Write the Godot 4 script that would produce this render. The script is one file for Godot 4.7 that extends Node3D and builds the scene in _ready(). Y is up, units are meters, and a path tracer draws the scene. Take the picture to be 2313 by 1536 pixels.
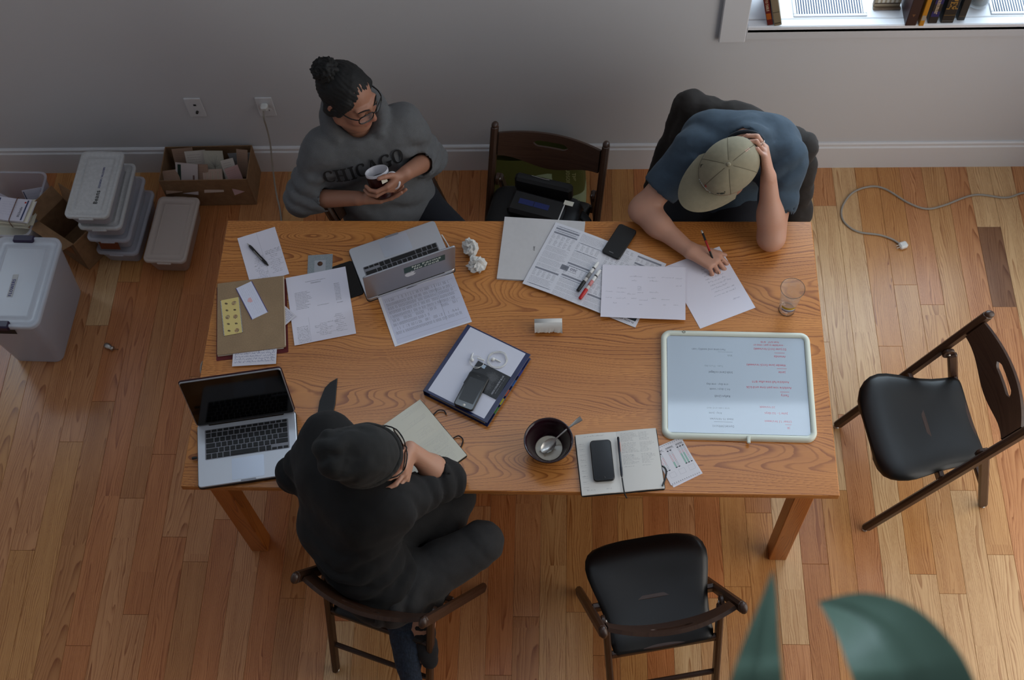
extends Node3D
# A work table seen from a loft: three people, papers, laptops, folding chairs, bins by the wall. Units are metres, y is up.

var M := {}            # materials by name
var names := {}        # how often a name has been used
var rng := RandomNumberGenerator.new()
const TOP := 0.745     # height of the table top
const WALLZ := -3.318  # face of the back wall


func _ready() -> void:
	rng.seed = 20240611
	make_view()
	make_lights()
	make_materials()
	make_room()
	make_floor()
	make_table()
	make_window_things()
	make_chairs()
	make_left_things()
	make_right_things()
	make_table_things()
	make_people()
	make_plant()


func make_view() -> void:
	var cam := Camera3D.new()
	cam.name = "camera"
	cam.near = 0.05
	cam.far = 60.0
	cam.keep_aspect = Camera3D.KEEP_HEIGHT
	var lens := CameraAttributesPhysical.new()
	lens.frustum_focal_length = 43.2
	lens.frustum_focus_distance = 3.95
	lens.exposure_aperture = 5.0
	lens.frustum_near = 0.05
	lens.frustum_far = 60.0
	cam.attributes = lens
	cam.fov = 31.05
	cam.transform = Transform3D(Basis(Vector3(0.9986646, -0.0450164, -0.0253472), Vector3(-0.0002455, 0.4864955, -0.8736831), Vector3(0.0516613, 0.8725226, 0.4858348)).orthonormalized(), Vector3(0, 4.3773, 0))
	add_child(cam)
	cam.current = true
	var sky := Sky.new()
	var sm := ProceduralSkyMaterial.new()
	sm.sky_top_color = Color(0.62, 0.72, 0.86)
	sm.sky_horizon_color = Color(0.85, 0.9, 0.96)
	sm.ground_horizon_color = Color(0.6, 0.62, 0.6)
	sm.ground_bottom_color = Color(0.35, 0.35, 0.33)
	sm.sky_energy_multiplier = 1.0
	sky.sky_material = sm
	var env := Environment.new()
	env.background_mode = Environment.BG_SKY
	env.sky = sky
	env.background_energy_multiplier = SKY_ENERGY
	env.tonemap_mode = Environment.TONE_MAPPER_LINEAR
	env.tonemap_exposure = EXPOSURE
	env.sdfgi_enabled = true
	env.ssao_enabled = true
	env.ssil_enabled = true
	var we := WorldEnvironment.new()
	we.name = "world"
	we.environment = env
	add_child(we)

const SKY_ENERGY := 1.0
const EXPOSURE := 0.132


func window_light(called: String, at: Vector3, towards: Vector3, size: Vector2, energy: float, color: Color) -> void:
	var l := AreaLight3D.new()
	l.name = called
	l.area_size = size
	l.light_energy = energy
	l.light_color = color
	l.shadow_enabled = true
	l.area_range = 20.0
	l.area_attenuation = 2.0
	add_child(l)
	l.look_at_from_position(at, at + towards, Vector3.UP if absf(towards.y) < 0.9 else Vector3.BACK)


func make_lights() -> void:
	# daylight through the openings of the room: the wide doors on the right, the window behind the books, the high panes and the left window
	window_light("door_daylight", Vector3(2.42, 1.97, -1.15), Vector3(-1, 0, 0), Vector2(2.15, 3.7), 44.0, Color(1.0, 0.98, 0.95))
	window_light("window_daylight", Vector3(1.4, 1.62, -3.60), Vector3(0, 0, 1), Vector2(1.4, 1.35), 26.0, Color(0.86, 0.94, 1.0))
	window_light("high_window_daylight", Vector3(-1.0, 4.53, -3.56), Vector3(0, 0, 1), Vector2(1.95, 1.25), 30.0, Color(0.86, 0.93, 1.0))
	window_light("high_window_daylight_right", Vector3(1.2, 4.53, -3.56), Vector3(0, 0, 1), Vector2(1.85, 1.25), 30.0, Color(0.86, 0.93, 1.0))
	window_light("left_window_daylight", Vector3(-3.3, 1.95, -3.56), Vector3(0, 0, 1), Vector2(0.85, 1.25), 12.0, Color(0.86, 0.94, 1.0))


# ---------------------------------------------------------------- naming and placing

func numbered(called: String) -> String:
	var k: int = names.get(called, 0)
	names[called] = k + 1
	return called if k == 0 else "%s_%03d" % [called, k]


func thing(called: String, label: String, category: String, at := Vector3.ZERO, turn := 0.0, group := "") -> Node3D:
	var o := Node3D.new()
	o.name = numbered(called)
	add_child(o)
	o.position = at
	o.rotation.y = turn
	tag(o, label, category, group)
	return o


func tag(o: Node3D, label: String, category: String, group := "") -> Node3D:
	o.set_meta("label", label)
	o.set_meta("category", category)
	if group != "":
		o.set_meta("group", group)
	return o


func part(parent: Node3D, called: String, mesh: Mesh, m: Material, at := Transform3D()) -> MeshInstance3D:
	var o := MeshInstance3D.new()
	o.name = numbered(called) if parent == self else called
	o.mesh = mesh
	o.material_override = m
	o.transform = at
	parent.add_child(o, true)
	return o


func struct(called: String, mesh: Mesh, m: Material, parent: Node3D = self, at := Transform3D()) -> MeshInstance3D:
	var o := part(parent, called, mesh, m, at)
	if parent == self:
		o.set_meta("kind", "structure")
	return o


func moved(x: float, y: float, z: float) -> Transform3D:
	return Transform3D(Basis(), Vector3(x, y, z))


func turned(x: float, y: float, z: float, yaw: float) -> Transform3D:
	return Transform3D(Basis(Vector3.UP, yaw), Vector3(x, y, z))


# ---------------------------------------------------------------- shapes

class Shape:
	var st := SurfaceTool.new()

	func _init() -> void:
		st.begin(Mesh.PRIMITIVE_TRIANGLES)
		st.set_smooth_group(-1)

	func flat() -> Shape:
		st.set_smooth_group(-1)
		return self

	func smooth(g := 0) -> Shape:
		st.set_smooth_group(g)
		return self

	# corners run anticlockwise seen from outside
	func tri(a: Vector3, b: Vector3, c: Vector3, ua := Vector2(), ub := Vector2(), uc := Vector2()) -> void:
		st.set_uv(ua)
		st.add_vertex(a)
		st.set_uv(uc)
		st.add_vertex(c)
		st.set_uv(ub)
		st.add_vertex(b)

	func quad(a: Vector3, b: Vector3, c: Vector3, d: Vector3, ua := Vector2(), ub := Vector2(), uc := Vector2(), ud := Vector2()) -> void:
		tri(a, b, c, ua, ub, uc)
		tri(a, c, d, ua, uc, ud)

	# a box with chamfered edges; uv in metres with u along the longest side
	func box(size: Vector3, r := 0.0, x := Transform3D(), uv0 := Vector2()) -> Shape:
		var h := size / 2
		r = minf(r, minf(h.x, minf(h.y, h.z)) * 0.98)
		var long := size.max_axis_index()
		var P := func(sx: int, sy: int, sz: int, axis: int) -> Vector3:
			var p := Vector3(sx * (h.x - r), sy * (h.y - r), sz * (h.z - r))
			p[axis] += [sx, sy, sz][axis] * r
			return p
		var uv := func(p: Vector3, axis: int) -> Vector2:
			if axis == long:
				return uv0 + Vector2(p[(axis + 1) % 3], p[(axis + 2) % 3])
			return uv0 + Vector2(p[long] + size[long] / 2, p[3 - axis - long] + size[3 - axis - long] / 2)
		for axis in 3:
			var b := (axis + 1) % 3
			var c := (axis + 2) % 3
			for s in [-1, 1]:
				var q := []
				for k in [[-1, -1], [1, -1], [1, 1], [-1, 1]]:
					var sg := [0, 0, 0]
					sg[axis] = s
					sg[b] = k[0]
					sg[c] = k[1]
					q.append(P.call(sg[0], sg[1], sg[2], axis))
				if s < 0:
					q.reverse()
				quad(x * q[0], x * q[1], x * q[2], x * q[3], uv.call(q[0], axis), uv.call(q[1], axis), uv.call(q[2], axis), uv.call(q[3], axis))
			if r > 0.0:
				# the four edges that run along this axis
				for k in [[-1, -1], [1, -1], [1, 1], [-1, 1]]:
					var e := []
					for t in [[b, -1], [b, 1], [c, 1], [c, -1]]:
						var sg := [0, 0, 0]
						sg[axis] = t[1]
						sg[b] = k[0]
						sg[c] = k[1]
						e.append(P.call(sg[0], sg[1], sg[2], t[0]))
					if k[0] * k[1] < 0:
						e.reverse()
					quad(x * e[0], x * e[1], x * e[2], x * e[3], uv.call(e[0], b), uv.call(e[1], b), uv.call(e[2], b), uv.call(e[3], b))
		if r > 0.0:
			for sx in [-1, 1]:
				for sy in [-1, 1]:
					for sz in [-1, 1]:
						var a: Vector3 = P.call(sx, sy, sz, 0)
						var b2: Vector3 = P.call(sx, sy, sz, 1)
						var c2: Vector3 = P.call(sx, sy, sz, 2)
						if sx * sy * sz > 0:
							tri(x * a, x * b2, x * c2, uv.call(a, 0), uv.call(b2, 0), uv.call(c2, 0))
						else:
							tri(x * a, x * c2, x * b2, uv.call(a, 0), uv.call(c2, 0), uv.call(b2, 0))
		return self

	# a flat outline in x and z (any turn), from y0 to y1, with chamfered rims; uv of the faces runs 0..1 over the outline's bounds
	func prism(poly: PackedVector2Array, y0: float, y1: float, r := 0.0, x := Transform3D(), metres := false) -> Shape:
		if not Geometry2D.is_polygon_clockwise(poly):
			poly = poly.duplicate()
			poly.reverse()
		# clockwise for Geometry2D (y down) means anticlockwise seen from above with z towards the viewer
		var lo := poly[0]
		var hi := poly[0]
		for p in poly:
			lo = lo.min(p)
			hi = hi.max(p)
		var inner := PackedVector2Array()
		var n := poly.size()
		for i in n:
			var d0 := (poly[i] - poly[(i + n - 1) % n]).normalized()
			var d1 := (poly[(i + 1) % n] - poly[i]).normalized()
			var n0 := Vector2(-d0.y, d0.x)
			var n1 := Vector2(-d1.y, d1.x)
			var m := (n0 + n1).normalized()
			inner.append(poly[i] + m * minf(r / maxf(m.dot(n0), 0.4), r * 2.0))
		var sgn := 1.0
		if r > 0.0 and absf(_area(inner)) > absf(_area(poly)):
			for i in n:
				inner[i] = 2 * poly[i] - inner[i]
		var uv := func(p: Vector2) -> Vector2: return p if metres else (p - lo) / (hi - lo)
		var ix := Geometry2D.triangulate_polygon(inner)
		for k in range(0, ix.size(), 3):
			var a := inner[ix[k]]
			var b := inner[ix[k + 1]]
			var c := inner[ix[k + 2]]
			if (b - a).cross(c - a) > 0:
				var t := b
				b = c
				c = t
			tri(x * Vector3(a.x, y1, a.y), x * Vector3(b.x, y1, b.y), x * Vector3(c.x, y1, c.y), uv.call(a), uv.call(b), uv.call(c))
			tri(x * Vector3(a.x, y0, a.y), x * Vector3(c.x, y0, c.y), x * Vector3(b.x, y0, b.y), uv.call(a), uv.call(c), uv.call(b))
		var ccw := _area(poly) < 0.0
		var rings := [[inner, y0], [poly, y0 + r], [poly, y1 - r], [inner, y1]] if r > 0.0 else [[poly, y0], [poly, y1]]
		for k in rings.size() - 1:
			for i in n:
				var j := (i + 1) % n
				var a := Vector3(rings[k][0][i].x, rings[k][1], rings[k][0][i].y)
				var b := Vector3(rings[k][0][j].x, rings[k][1], rings[k][0][j].y)
				var c := Vector3(rings[k + 1][0][j].x, rings[k + 1][1], rings[k + 1][0][j].y)
				var d := Vector3(rings[k + 1][0][i].x, rings[k + 1][1], rings[k + 1][0][i].y)
				if ccw:
					quad(x * a, x * b, x * c, x * d, uv.call(poly[i]), uv.call(poly[j]), uv.call(poly[j]), uv.call(poly[i]))
				else:
					quad(x * b, x * a, x * d, x * c, uv.call(poly[j]), uv.call(poly[i]), uv.call(poly[i]), uv.call(poly[j]))
		return self

	func _area(p: PackedVector2Array) -> float:
		var s := 0.0
		for i in p.size():
			s += p[i].cross(p[(i + 1) % p.size()])
		return s / 2

	# radius and height pairs turned about y, bottom to top on the outside
	func lathe(profile: Array, seg := 32, x := Transform3D(), g := 1) -> Shape:
		smooth(g)
		for k in profile.size() - 1:
			var p: Vector2 = profile[k]
			var q: Vector2 = profile[k + 1]
			if p == q:
				g += 1
				smooth(g)
				continue
			for i in seg:
				var a0 := TAU * i / seg
				var a1 := TAU * (i + 1) / seg
				var d0 := Vector3(sin(a0), 0, cos(a0))
				var d1 := Vector3(sin(a1), 0, cos(a1))
				var u0 := float(i) / seg
				var u1 := float(i + 1) / seg
				var a := x * (d0 * p.x + Vector3(0, p.y, 0))
				var b := x * (d1 * p.x + Vector3(0, p.y, 0))
				var c := x * (d1 * q.x + Vector3(0, q.y, 0))
				var d := x * (d0 * q.x + Vector3(0, q.y, 0))
				var v0 := float(k) / (profile.size() - 1)
				var v1 := float(k + 1) / (profile.size() - 1)
				if p.x < 1e-6:
					tri(a, c, d, Vector2(u0, v0), Vector2(u1, v1), Vector2(u0, v1))
				elif q.x < 1e-6:
					tri(a, b, c, Vector2(u0, v0), Vector2(u1, v0), Vector2(u1, v1))
				else:
					quad(a, b, c, d, Vector2(u0, v0), Vector2(u1, v0), Vector2(u1, v1), Vector2(u0, v1))
		return self

	# a round (or flattened) bar along points; radii one number or one per point; flat squashes it along its own up direction
	func tube(pts: PackedVector3Array, radii: Variant, seg := 10, g := 1, flat := 1.0, closed := false, up := Vector3.ZERO) -> Shape:
		smooth(g)
		var n := pts.size()
		var t0 := (pts[1] - pts[0]).normalized()
		var side := t0.cross(up if up != Vector3.ZERO else (Vector3.UP if absf(t0.y) < 0.9 else Vector3.RIGHT)).normalized()
		var rings := []
		var length := 0.0
		for i in n:
			var t := (pts[mini(i + 1, n - 1)] - pts[maxi(i - 1, 0)]).normalized()
			side = (side - t * side.dot(t)).normalized()
			var over := side.cross(t)
			var r: float = radii if radii is float else radii[i]
			if i > 0:
				length += pts[i].distance_to(pts[i - 1])
			var ring := PackedVector3Array()
			for k in seg:
				var a := TAU * k / seg
				ring.append(pts[i] + side * cos(a) * r + over * sin(a) * r * flat)
			rings.append([ring, length])
		for i in n - 1:
			for k in seg:
				var j := (k + 1) % seg
				quad(rings[i][0][j], rings[i][0][k], rings[i + 1][0][k], rings[i + 1][0][j], Vector2(rings[i][1], float(k + 1) / seg), Vector2(rings[i][1], float(k) / seg), Vector2(rings[i + 1][1], float(k) / seg), Vector2(rings[i + 1][1], float(k + 1) / seg))
		if not closed:
			smooth(g + 1)
			for k in range(1, seg - 1):
				tri(rings[0][0][0], rings[0][0][k], rings[0][0][k + 1])
				tri(rings[n - 1][0][0], rings[n - 1][0][k + 1], rings[n - 1][0][k])
		return self

	# a sheet w by d with thickness; lift(u, v) gives the height of its underside, u along x and v along z, both 0..1
	func sheet(w: float, d: float, thick: float, nx: int, nz: int, lift: Callable, x := Transform3D()) -> Shape:
		smooth(1)
		var P := func(i: int, k: int, up: float) -> Vector3:
			var u := float(i) / nx
			var v := float(k) / nz
			return x * Vector3((u - 0.5) * w, float(lift.call(u, v)) + up, (v - 0.5) * d)
		for i in nx:
			for k in nz:
				var ua := Vector2(float(i) / nx, float(k) / nz)
				var uc := Vector2(float(i + 1) / nx, float(k + 1) / nz)
				quad(P.call(i, k + 1, thick), P.call(i + 1, k + 1, thick), P.call(i + 1, k, thick), P.call(i, k, thick), Vector2(ua.x, uc.y), uc, Vector2(uc.x, ua.y), ua)
		smooth(2)
		for i in nx:
			for k in nz:
				quad(P.call(i, k, 0.0), P.call(i + 1, k, 0.0), P.call(i + 1, k + 1, 0.0), P.call(i, k + 1, 0.0))
		flat()
		for i in nx:
			quad(P.call(i, nz, 0.0), P.call(i + 1, nz, 0.0), P.call(i + 1, nz, thick), P.call(i, nz, thick))
			quad(P.call(i + 1, 0, 0.0), P.call(i, 0, 0.0), P.call(i, 0, thick), P.call(i + 1, 0, thick))
		for k in nz:
			quad(P.call(nx, k + 1, 0.0), P.call(nx, k, 0.0), P.call(nx, k, thick), P.call(nx, k + 1, thick))
			quad(P.call(0, k, 0.0), P.call(0, k + 1, 0.0), P.call(0, k + 1, thick), P.call(0, k, thick))
		return self

	func ball(r: Vector3, x := Transform3D(), seg := 16, g := 1) -> Shape:
		var prof := []
		var n := seg / 2
		for i in n + 1:
			var a := PI * i / n - PI / 2
			prof.append(Vector2(cos(a) if i > 0 and i < n else 0.0, sin(a)))
		return lathe(prof, seg, x * Transform3D(Basis.from_scale(r), Vector3()), g)

	func done() -> ArrayMesh:
		st.generate_normals()
		st.index()
		return st.commit()


static func rounded(w: float, d: float, r: float, n := 5) -> PackedVector2Array:
	var out := PackedVector2Array()
	for q in 4:
		var c := Vector2([1, -1, -1, 1][q] * (w / 2 - r), [1, 1, -1, -1][q] * (d / 2 - r))
		for i in n + 1:
			var a := PI / 2 * (q + float(i) / n)
			out.append(c + Vector2(cos(a), sin(a)) * r)
	return out


static func curve(points: Array, step := 0.02) -> PackedVector3Array:
	var c := Curve3D.new()
	c.bake_interval = step
	for i in points.size():
		var p: Vector3 = points[i]
		var a: Vector3 = points[maxi(i - 1, 0)]
		var b: Vector3 = points[mini(i + 1, points.size() - 1)]
		var t := (b - a) / 6.0
		c.add_point(p, -t, t)
	return c.get_baked_points()


static func poly(list: Array) -> PackedVector2Array:
	var out := PackedVector2Array()
	for k in range(0, list.size(), 2):
		out.append(Vector2(list[k], list[k + 1]))
	return out


# ---------------------------------------------------------------- materials

func mat(called: String, c: Color, rough := 0.7, metal := 0.0, spec := 0.5) -> StandardMaterial3D:
	var m := StandardMaterial3D.new()
	m.resource_name = called
	m.albedo_color = c
	m.roughness = rough
	m.metallic = metal
	m.metallic_specular = spec
	M[called] = m
	return m


func textured(called: String, im: Image, rough := 0.7, scale := Vector3.ONE, tint := Color.WHITE) -> StandardMaterial3D:
	var m := mat(called, tint, rough)
	m.albedo_texture = ImageTexture.create_from_image(im)
	m.uv1_scale = scale
	return m


func retinted(called: String, m: StandardMaterial3D, tint: Color) -> StandardMaterial3D:
	var d: StandardMaterial3D = m.duplicate()
	d.resource_name = called
	d.albedo_color = tint
	M[called] = d
	return d


static func noise(s: int, freq: float, octaves := 3) -> FastNoiseLite:
	var n := FastNoiseLite.new()
	n.seed = s
	n.noise_type = FastNoiseLite.TYPE_SIMPLEX_SMOOTH
	n.frequency = freq
	n.fractal_type = FastNoiseLite.FRACTAL_FBM
	n.fractal_octaves = octaves
	return n


# oak strips: u runs 2 m along the grain, v holds ten strips of 0.1 m, each with growth rings of its own
func oak_image(w: int, h: int) -> Image:
	var data := PackedByteArray()
	data.resize(w * h * 3)
	var warp := noise(3, 1.0, 3)
	var fibre := noise(5, 1.0, 2)
	var r := RandomNumberGenerator.new()
	r.seed = 77
	var at := 0
	var strip := -1
	var c := 0.0
	var u0 := 0.0
	var dense := 0.0
	var bow := 0.0
	var shift := 0.0
	for y in h:
		var v := float(y) / h
		if int(v * 10.0) != strip:
			strip = int(v * 10.0)
			c = r.randf_range(-0.03, 0.13)
			u0 = r.randf_range(0.2, 1.8)
			dense = r.randf_range(110.0, 190.0)
			bow = [0.011, 0.02, 0.03, 0.008, 0.016, 0.0, 0.024, 0.01, 0.0, 0.018][strip]
			shift = r.randf() * 50.0
		var vl := v - strip * 0.1
		for x in w:
			var u := 2.0 * x / w
			var wa := warp.get_noise_2d(u * 1.3 + shift, vl * 9.0 + shift) * 0.02 + warp.get_noise_2d(u * 4.0 - shift, vl * 26.0) * 0.005
			var dv := vl - c + wa
			var du := (u - u0) * bow * 1.6
			var ring := sqrt(dv * dv + du * du + 0.00002) * dense
			var t := ring - floorf(ring)
			var line := t * t * t * (1.0 - smoothstep(0.93, 1.0, t))
			var f := fibre.get_noise_2d(u * 9.0, v * 520.0) * 0.5 + fibre.get_noise_2d(u * 30.0, v * 1100.0) * 0.25
			var dark := clampf(line * 0.40 * (0.75 + warp.get_noise_2d(u * 2.0, v * 30.0) * 0.8) - f * 0.10 + warp.get_noise_2d(u * 0.8 + 9.0, v * 14.0) * 0.06 + 0.06, 0.0, 0.6)
			data[at] = int(255.0 * (1.0 - dark * 0.72))
			data[at + 1] = int(255.0 * (1.0 - dark))
			data[at + 2] = int(255.0 * (1.0 - dark * 1.22))
			at += 3
	return Image.create_from_data(w, h, false, Image.FORMAT_RGB8, data)


# the table top: one broad figure of wavy rings that runs along u (2.2 m), with two knots; v is 1.1 m from back to front
func table_image(w: int, h: int) -> Image:
	var data := PackedByteArray()
	data.resize(w * h * 3)
	var warp := noise(11, 1.0, 3)
	var fibre := noise(12, 1.0, 2)
	var at := 0
	var knots := [Vector3(1.1, 0.32, 0.55), Vector3(1.18, 0.93, 0.8), Vector3(1.72, 0.56, 0.45), Vector3(0.3, 0.06, 0.9), Vector3(0.42, 0.5, 0.35)]
	for y in h:
		var v := 1.1 * y / h
		var dense := 62.0 * v + 4.0 * sin(v * 9.0 + 0.6) + 1.2 * sin(v * 31.0)
		for x in w:
			var u := 2.2 * x / w
			var e := dense + warp.get_noise_2d(u * 0.55, v * 1.9) * 9.0 + warp.get_noise_2d(u * 3.0 + 7.0, v * 13.0) * 0.22 + warp.get_noise_2d(u * 14.0, v * 30.0) * 0.08
			for k in knots:
				var d := Vector2((u - k.x) * 0.30, v - k.y)
				e += 3.5 * k.z * exp(-d.length_squared() / 0.0010) + 4.0 * k.z * exp(-d.length_squared() / 0.008)
			var t := e - floorf(e)
			var width := 0.45 + 0.3 * warp.get_noise_2d(floorf(e) * 3.7, 2.0)
			var line := smoothstep(1.0 - width, 0.97, t) * (1.0 - smoothstep(0.975, 1.0, t))
			var second := smoothstep(0.25, 0.33, t) * (1.0 - smoothstep(0.33, 0.42, t)) * 0.25
			var f := fibre.get_noise_2d(u * 7.0, v * 420.0) * 0.6 + fibre.get_noise_2d(u * 22.0, v * 900.0) * 0.3
			var broad := warp.get_noise_2d(u * 0.5 + 4.0, v * 5.0)
			var dark := clampf((line * line * 0.36 + second) * (0.85 + warp.get_noise_2d(u * 1.2, v * 6.0 + 30.0) * 0.6) - f * 0.07 + broad * 0.10 + 0.08, 0.0, 0.75)
			data[at] = int(255.0 * (1.0 - dark * 0.78))
			data[at + 1] = int(255.0 * (1.0 - dark))
			data[at + 2] = int(255.0 * (1.0 - dark * 1.12))
			at += 3
	return Image.create_from_data(w, h, false, Image.FORMAT_RGB8, data)


# blotches and specks: base grey with mottling, for walls, cardboard and cloth
func mottled(w: int, seed_: int, amount: float, freq: float, grain := 0.0) -> Image:
	var data := PackedByteArray()
	data.resize(w * w)
	var a := noise(seed_, freq, 4)
	var b := noise(seed_ + 1, 0.45, 1)
	var at := 0
	for y in w:
		for x in w:
			data[at] = int(255.0 * clampf(1.0 - amount * (0.5 + 0.5 * a.get_noise_2d(x, y)) - grain * (0.5 + 0.5 * b.get_noise_2d(x, y)), 0.0, 1.0))
			at += 1
	var im := Image.create_from_data(w, w, false, Image.FORMAT_L8, data)
	im.convert(Image.FORMAT_RGB8)
	return im


func make_materials() -> void:
	mat("wall_paint", Color(0.79, 0.79, 0.80), 0.75)
	mat("trim_paint", Color(0.84, 0.84, 0.85), 0.45)
	mat("sill_paint", Color(0.90, 0.91, 0.93), 0.35)
	mat("underfloor", Color(0.12, 0.07, 0.04), 0.9)
	var oak := textured("oak", oak_image(1024, 1024), 0.28, Vector3(0.5, 1.0, 1.0), Color(0.82, 0.63, 0.42))
	retinted("oak_pale", oak, Color(0.87, 0.72, 0.53))
	retinted("oak_honey", oak, Color(0.80, 0.58, 0.35))
	retinted("oak_red", oak, Color(0.78, 0.51, 0.31))
	retinted("oak_brown", oak, Color(0.74, 0.51, 0.31))
	retinted("oak_pink", oak, Color(0.80, 0.57, 0.38))
	retinted("oak_dark", oak, Color(0.55, 0.39, 0.27))
	var ash := textured("table_wood", table_image(1536, 768), 0.29, Vector3(1 / 2.2, 1 / 1.1, 1.0), Color(0.80, 0.535, 0.275))
	retinted("table_leg_wood", oak, Color(0.74, 0.45, 0.20))
	retinted("chair_wood", oak, Color(0.25, 0.165, 0.115)).roughness = 0.38
	ash.metallic_specular = 0.5
	var vinyl := mat("black_vinyl", Color(0.038, 0.034, 0.032), 0.40)
	vinyl.normal_enabled = false
	mat("steel", Color(0.75, 0.74, 0.72), 0.28, 1.0)
	mat("dark_steel", Color(0.30, 0.29, 0.28), 0.35, 1.0)
	mat("rubber", Color(0.03, 0.03, 0.03), 0.8)
	mat("white_plastic", Color(0.86, 0.86, 0.85), 0.4)
	mat("black_plastic", Color(0.03, 0.03, 0.034), 0.38)
	mat("black_gloss", Color(0.012, 0.012, 0.014), 0.12)
	mat("grey_cord", Color(0.60, 0.57, 0.53), 0.55)
	mat("print_black", Color(0.08, 0.08, 0.09), 0.8)
	mat("paper", Color(0.86, 0.85, 0.88), 0.85)
	mat("paper_warm", Color(0.88, 0.86, 0.79), 0.85)
	var glass := mat("pane_glass", Color(0.95, 0.97, 1.0, 0.06), 0.02)
	glass.transparency = BaseMaterial3D.TRANSPARENCY_ALPHA
	var clear := mat("clear_plastic", Color(0.82, 0.86, 0.92, 0.35), 0.3)
	clear.transparency = BaseMaterial3D.TRANSPARENCY_ALPHA
	var kraft := textured("kraft_board", mottled(256, 40, 0.16, 0.02, 0.10), 0.85, Vector3(4, 4, 4), Color(0.62, 0.47, 0.33))
	kraft.uv1_triplanar = true


# ---------------------------------------------------------------- the room

# a wall of boxes round rectangular openings, all in the wall's own x and y
func walling(x0: float, x1: float, y1: float, holes: Array, thick: float) -> ArrayMesh:
	var s := Shape.new()
	var xs := [x0, x1]
	for h in holes:
		xs.append_array([h.position.x, h.end.x])
	xs.sort()
	for i in xs.size() - 1:
		if xs[i + 1] - xs[i] < 1e-4:
			continue
		var mid: float = (xs[i] + xs[i + 1]) / 2
		var here := []
		for h in holes:
			if mid > h.position.x and mid < h.end.x:
				here.append(h)
		here.sort_custom(func(a, b): return a.position.y < b.position.y)
		var y := 0.0
		for h in here:
			s.box(Vector3(xs[i + 1] - xs[i], h.position.y - y, thick), 0.0, moved(mid, (y + h.position.y) / 2, -thick / 2))
			y = h.end.y
		s.box(Vector3(xs[i + 1] - xs[i], y1 - y, thick), 0.0, moved(mid, (y + y1) / 2, -thick / 2))
	return s.done()


func make_room() -> void:
	var high := 5.7
	var win := Rect2(0.65, 0.87, 1.5, 1.45)
	var left := Rect2(-3.75, 1.3, 0.9, 1.3)
	var top := [Rect2(-2.0, 3.88, 2.0, 1.3), Rect2(0.25, 3.88, 1.9, 1.3)]
	struct("wall_back", walling(-4.3, 2.55, high, [win, left] + top, 0.34), M.wall_paint, self, moved(0, 0, WALLZ))
	struct("wall_right", walling(-3.2, 4.6, high, [Rect2(-1.85, 0.04, 2.3, 3.86)], 0.3), M.wall_paint, self, Transform3D(Basis(Vector3.UP, -PI / 2), Vector3(2.25, 0, -0.45)))
	struct("wall_left", walling(-3.5, 4.6, high, [], 0.3), M.wall_paint, self, Transform3D(Basis(Vector3.UP, PI / 2), Vector3(-4.0, 0, 0.3)))
	struct("wall_front", walling(-2.6, 4.6, high, [], 0.3), M.wall_paint, self, Transform3D(Basis(Vector3.UP, PI), Vector3(0, 0, 3.6)))
	struct("ceiling", Shape.new().box(Vector3(7.2, 0.2, 7.6), 0.0, moved(-0.9, high + 0.1, 0)).done(), M.wall_paint)
	# baseboard with a small cap
	var bb := Shape.new()
	bb.prism(poly([0, 0, 0.016, 0, 0.016, 0.135, 0.011, 0.142, 0.011, 0.156, 0.006, 0.162, 0, 0.162]), -4.0, 2.25, 0.0, Transform3D(Basis(Vector3(0, 0, 1), Vector3(1, 0, 0), Vector3(0, 1, 0)), Vector3(0, 0, WALLZ)))
	struct("baseboard_back", bb.done(), M.trim_paint)
	# the window behind the books: casing, apron, sill in two steps, frame and panes
	var casing := Shape.new()
	casing.box(Vector3(0.1, 1.66, 0.022), 0.003, moved(0.598, 1.63, WALLZ + 0.011))
	struct("trim_1", casing.done(), M.trim_paint)
	struct("trim_2", Shape.new().box(Vector3(1.6, 0.055, 0.012), 0.003, moved(1.449, 0.832, WALLZ + 0.006)).done(), M.wall_paint)
	struct("trim_3", Shape.new().box(Vector3(1.6, 0.1, 0.022), 0.003, moved(1.449, 2.37, WALLZ + 0.011)).done(), M.trim_paint)
	var w1 := Node3D.new()
	w1.name = "window_1"
	w1.set_meta("kind", "structure")
	add_child(w1)
	part(w1, "sill_board", Shape.new().box(Vector3(1.52, 0.03, 0.315), 0.003, moved(1.41, 0.857, WALLZ - 0.185)).done(), M.sill_paint)
	part(w1, "sill_nosing", Shape.new().box(Vector3(1.52, 0.034, 0.036), 0.004, moved(1.41, 0.857, WALLZ - 0.006)).done(), M.sill_paint)
	glazing(w1, 0.65, 2.15, 0.872, 2.32, WALLZ - 0.32, 3, 1)
	for k in 2:
		var hw := Node3D.new()
		hw.name = "window_%d" % (k + 2)
		hw.set_meta("kind", "structure")
		add_child(hw)
		glazing(hw, top[k].position.x, top[k].end.x, 3.88, 5.18, WALLZ - 0.31, 3, 1)
	var lw := Node3D.new()
	lw.name = "window_4"
	lw.set_meta("kind", "structure")
	add_child(lw)
	glazing(lw, left.position.x, left.end.x, 1.3, 2.6, WALLZ - 0.31, 1, 2)
	var dr := Node3D.new()
	dr.name = "window_5"
	dr.set_meta("kind", "structure")
	add_child(dr)
	dr.transform = Transform3D(Basis(Vector3.UP, -PI / 2), Vector3(2.25, 0, -0.45))
	glazing(dr, -1.85, 0.45, 0.04, 3.90, -0.28, 3, 2)
	# the loft's rail ledge under the camera, where the plant stands
	struct("loft_floor", Shape.new().box(Vector3(6.25, 0.2, 3.5), 0.01, moved(-0.875, 2.75, 1.85)).done(), M.wall_paint)


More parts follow.
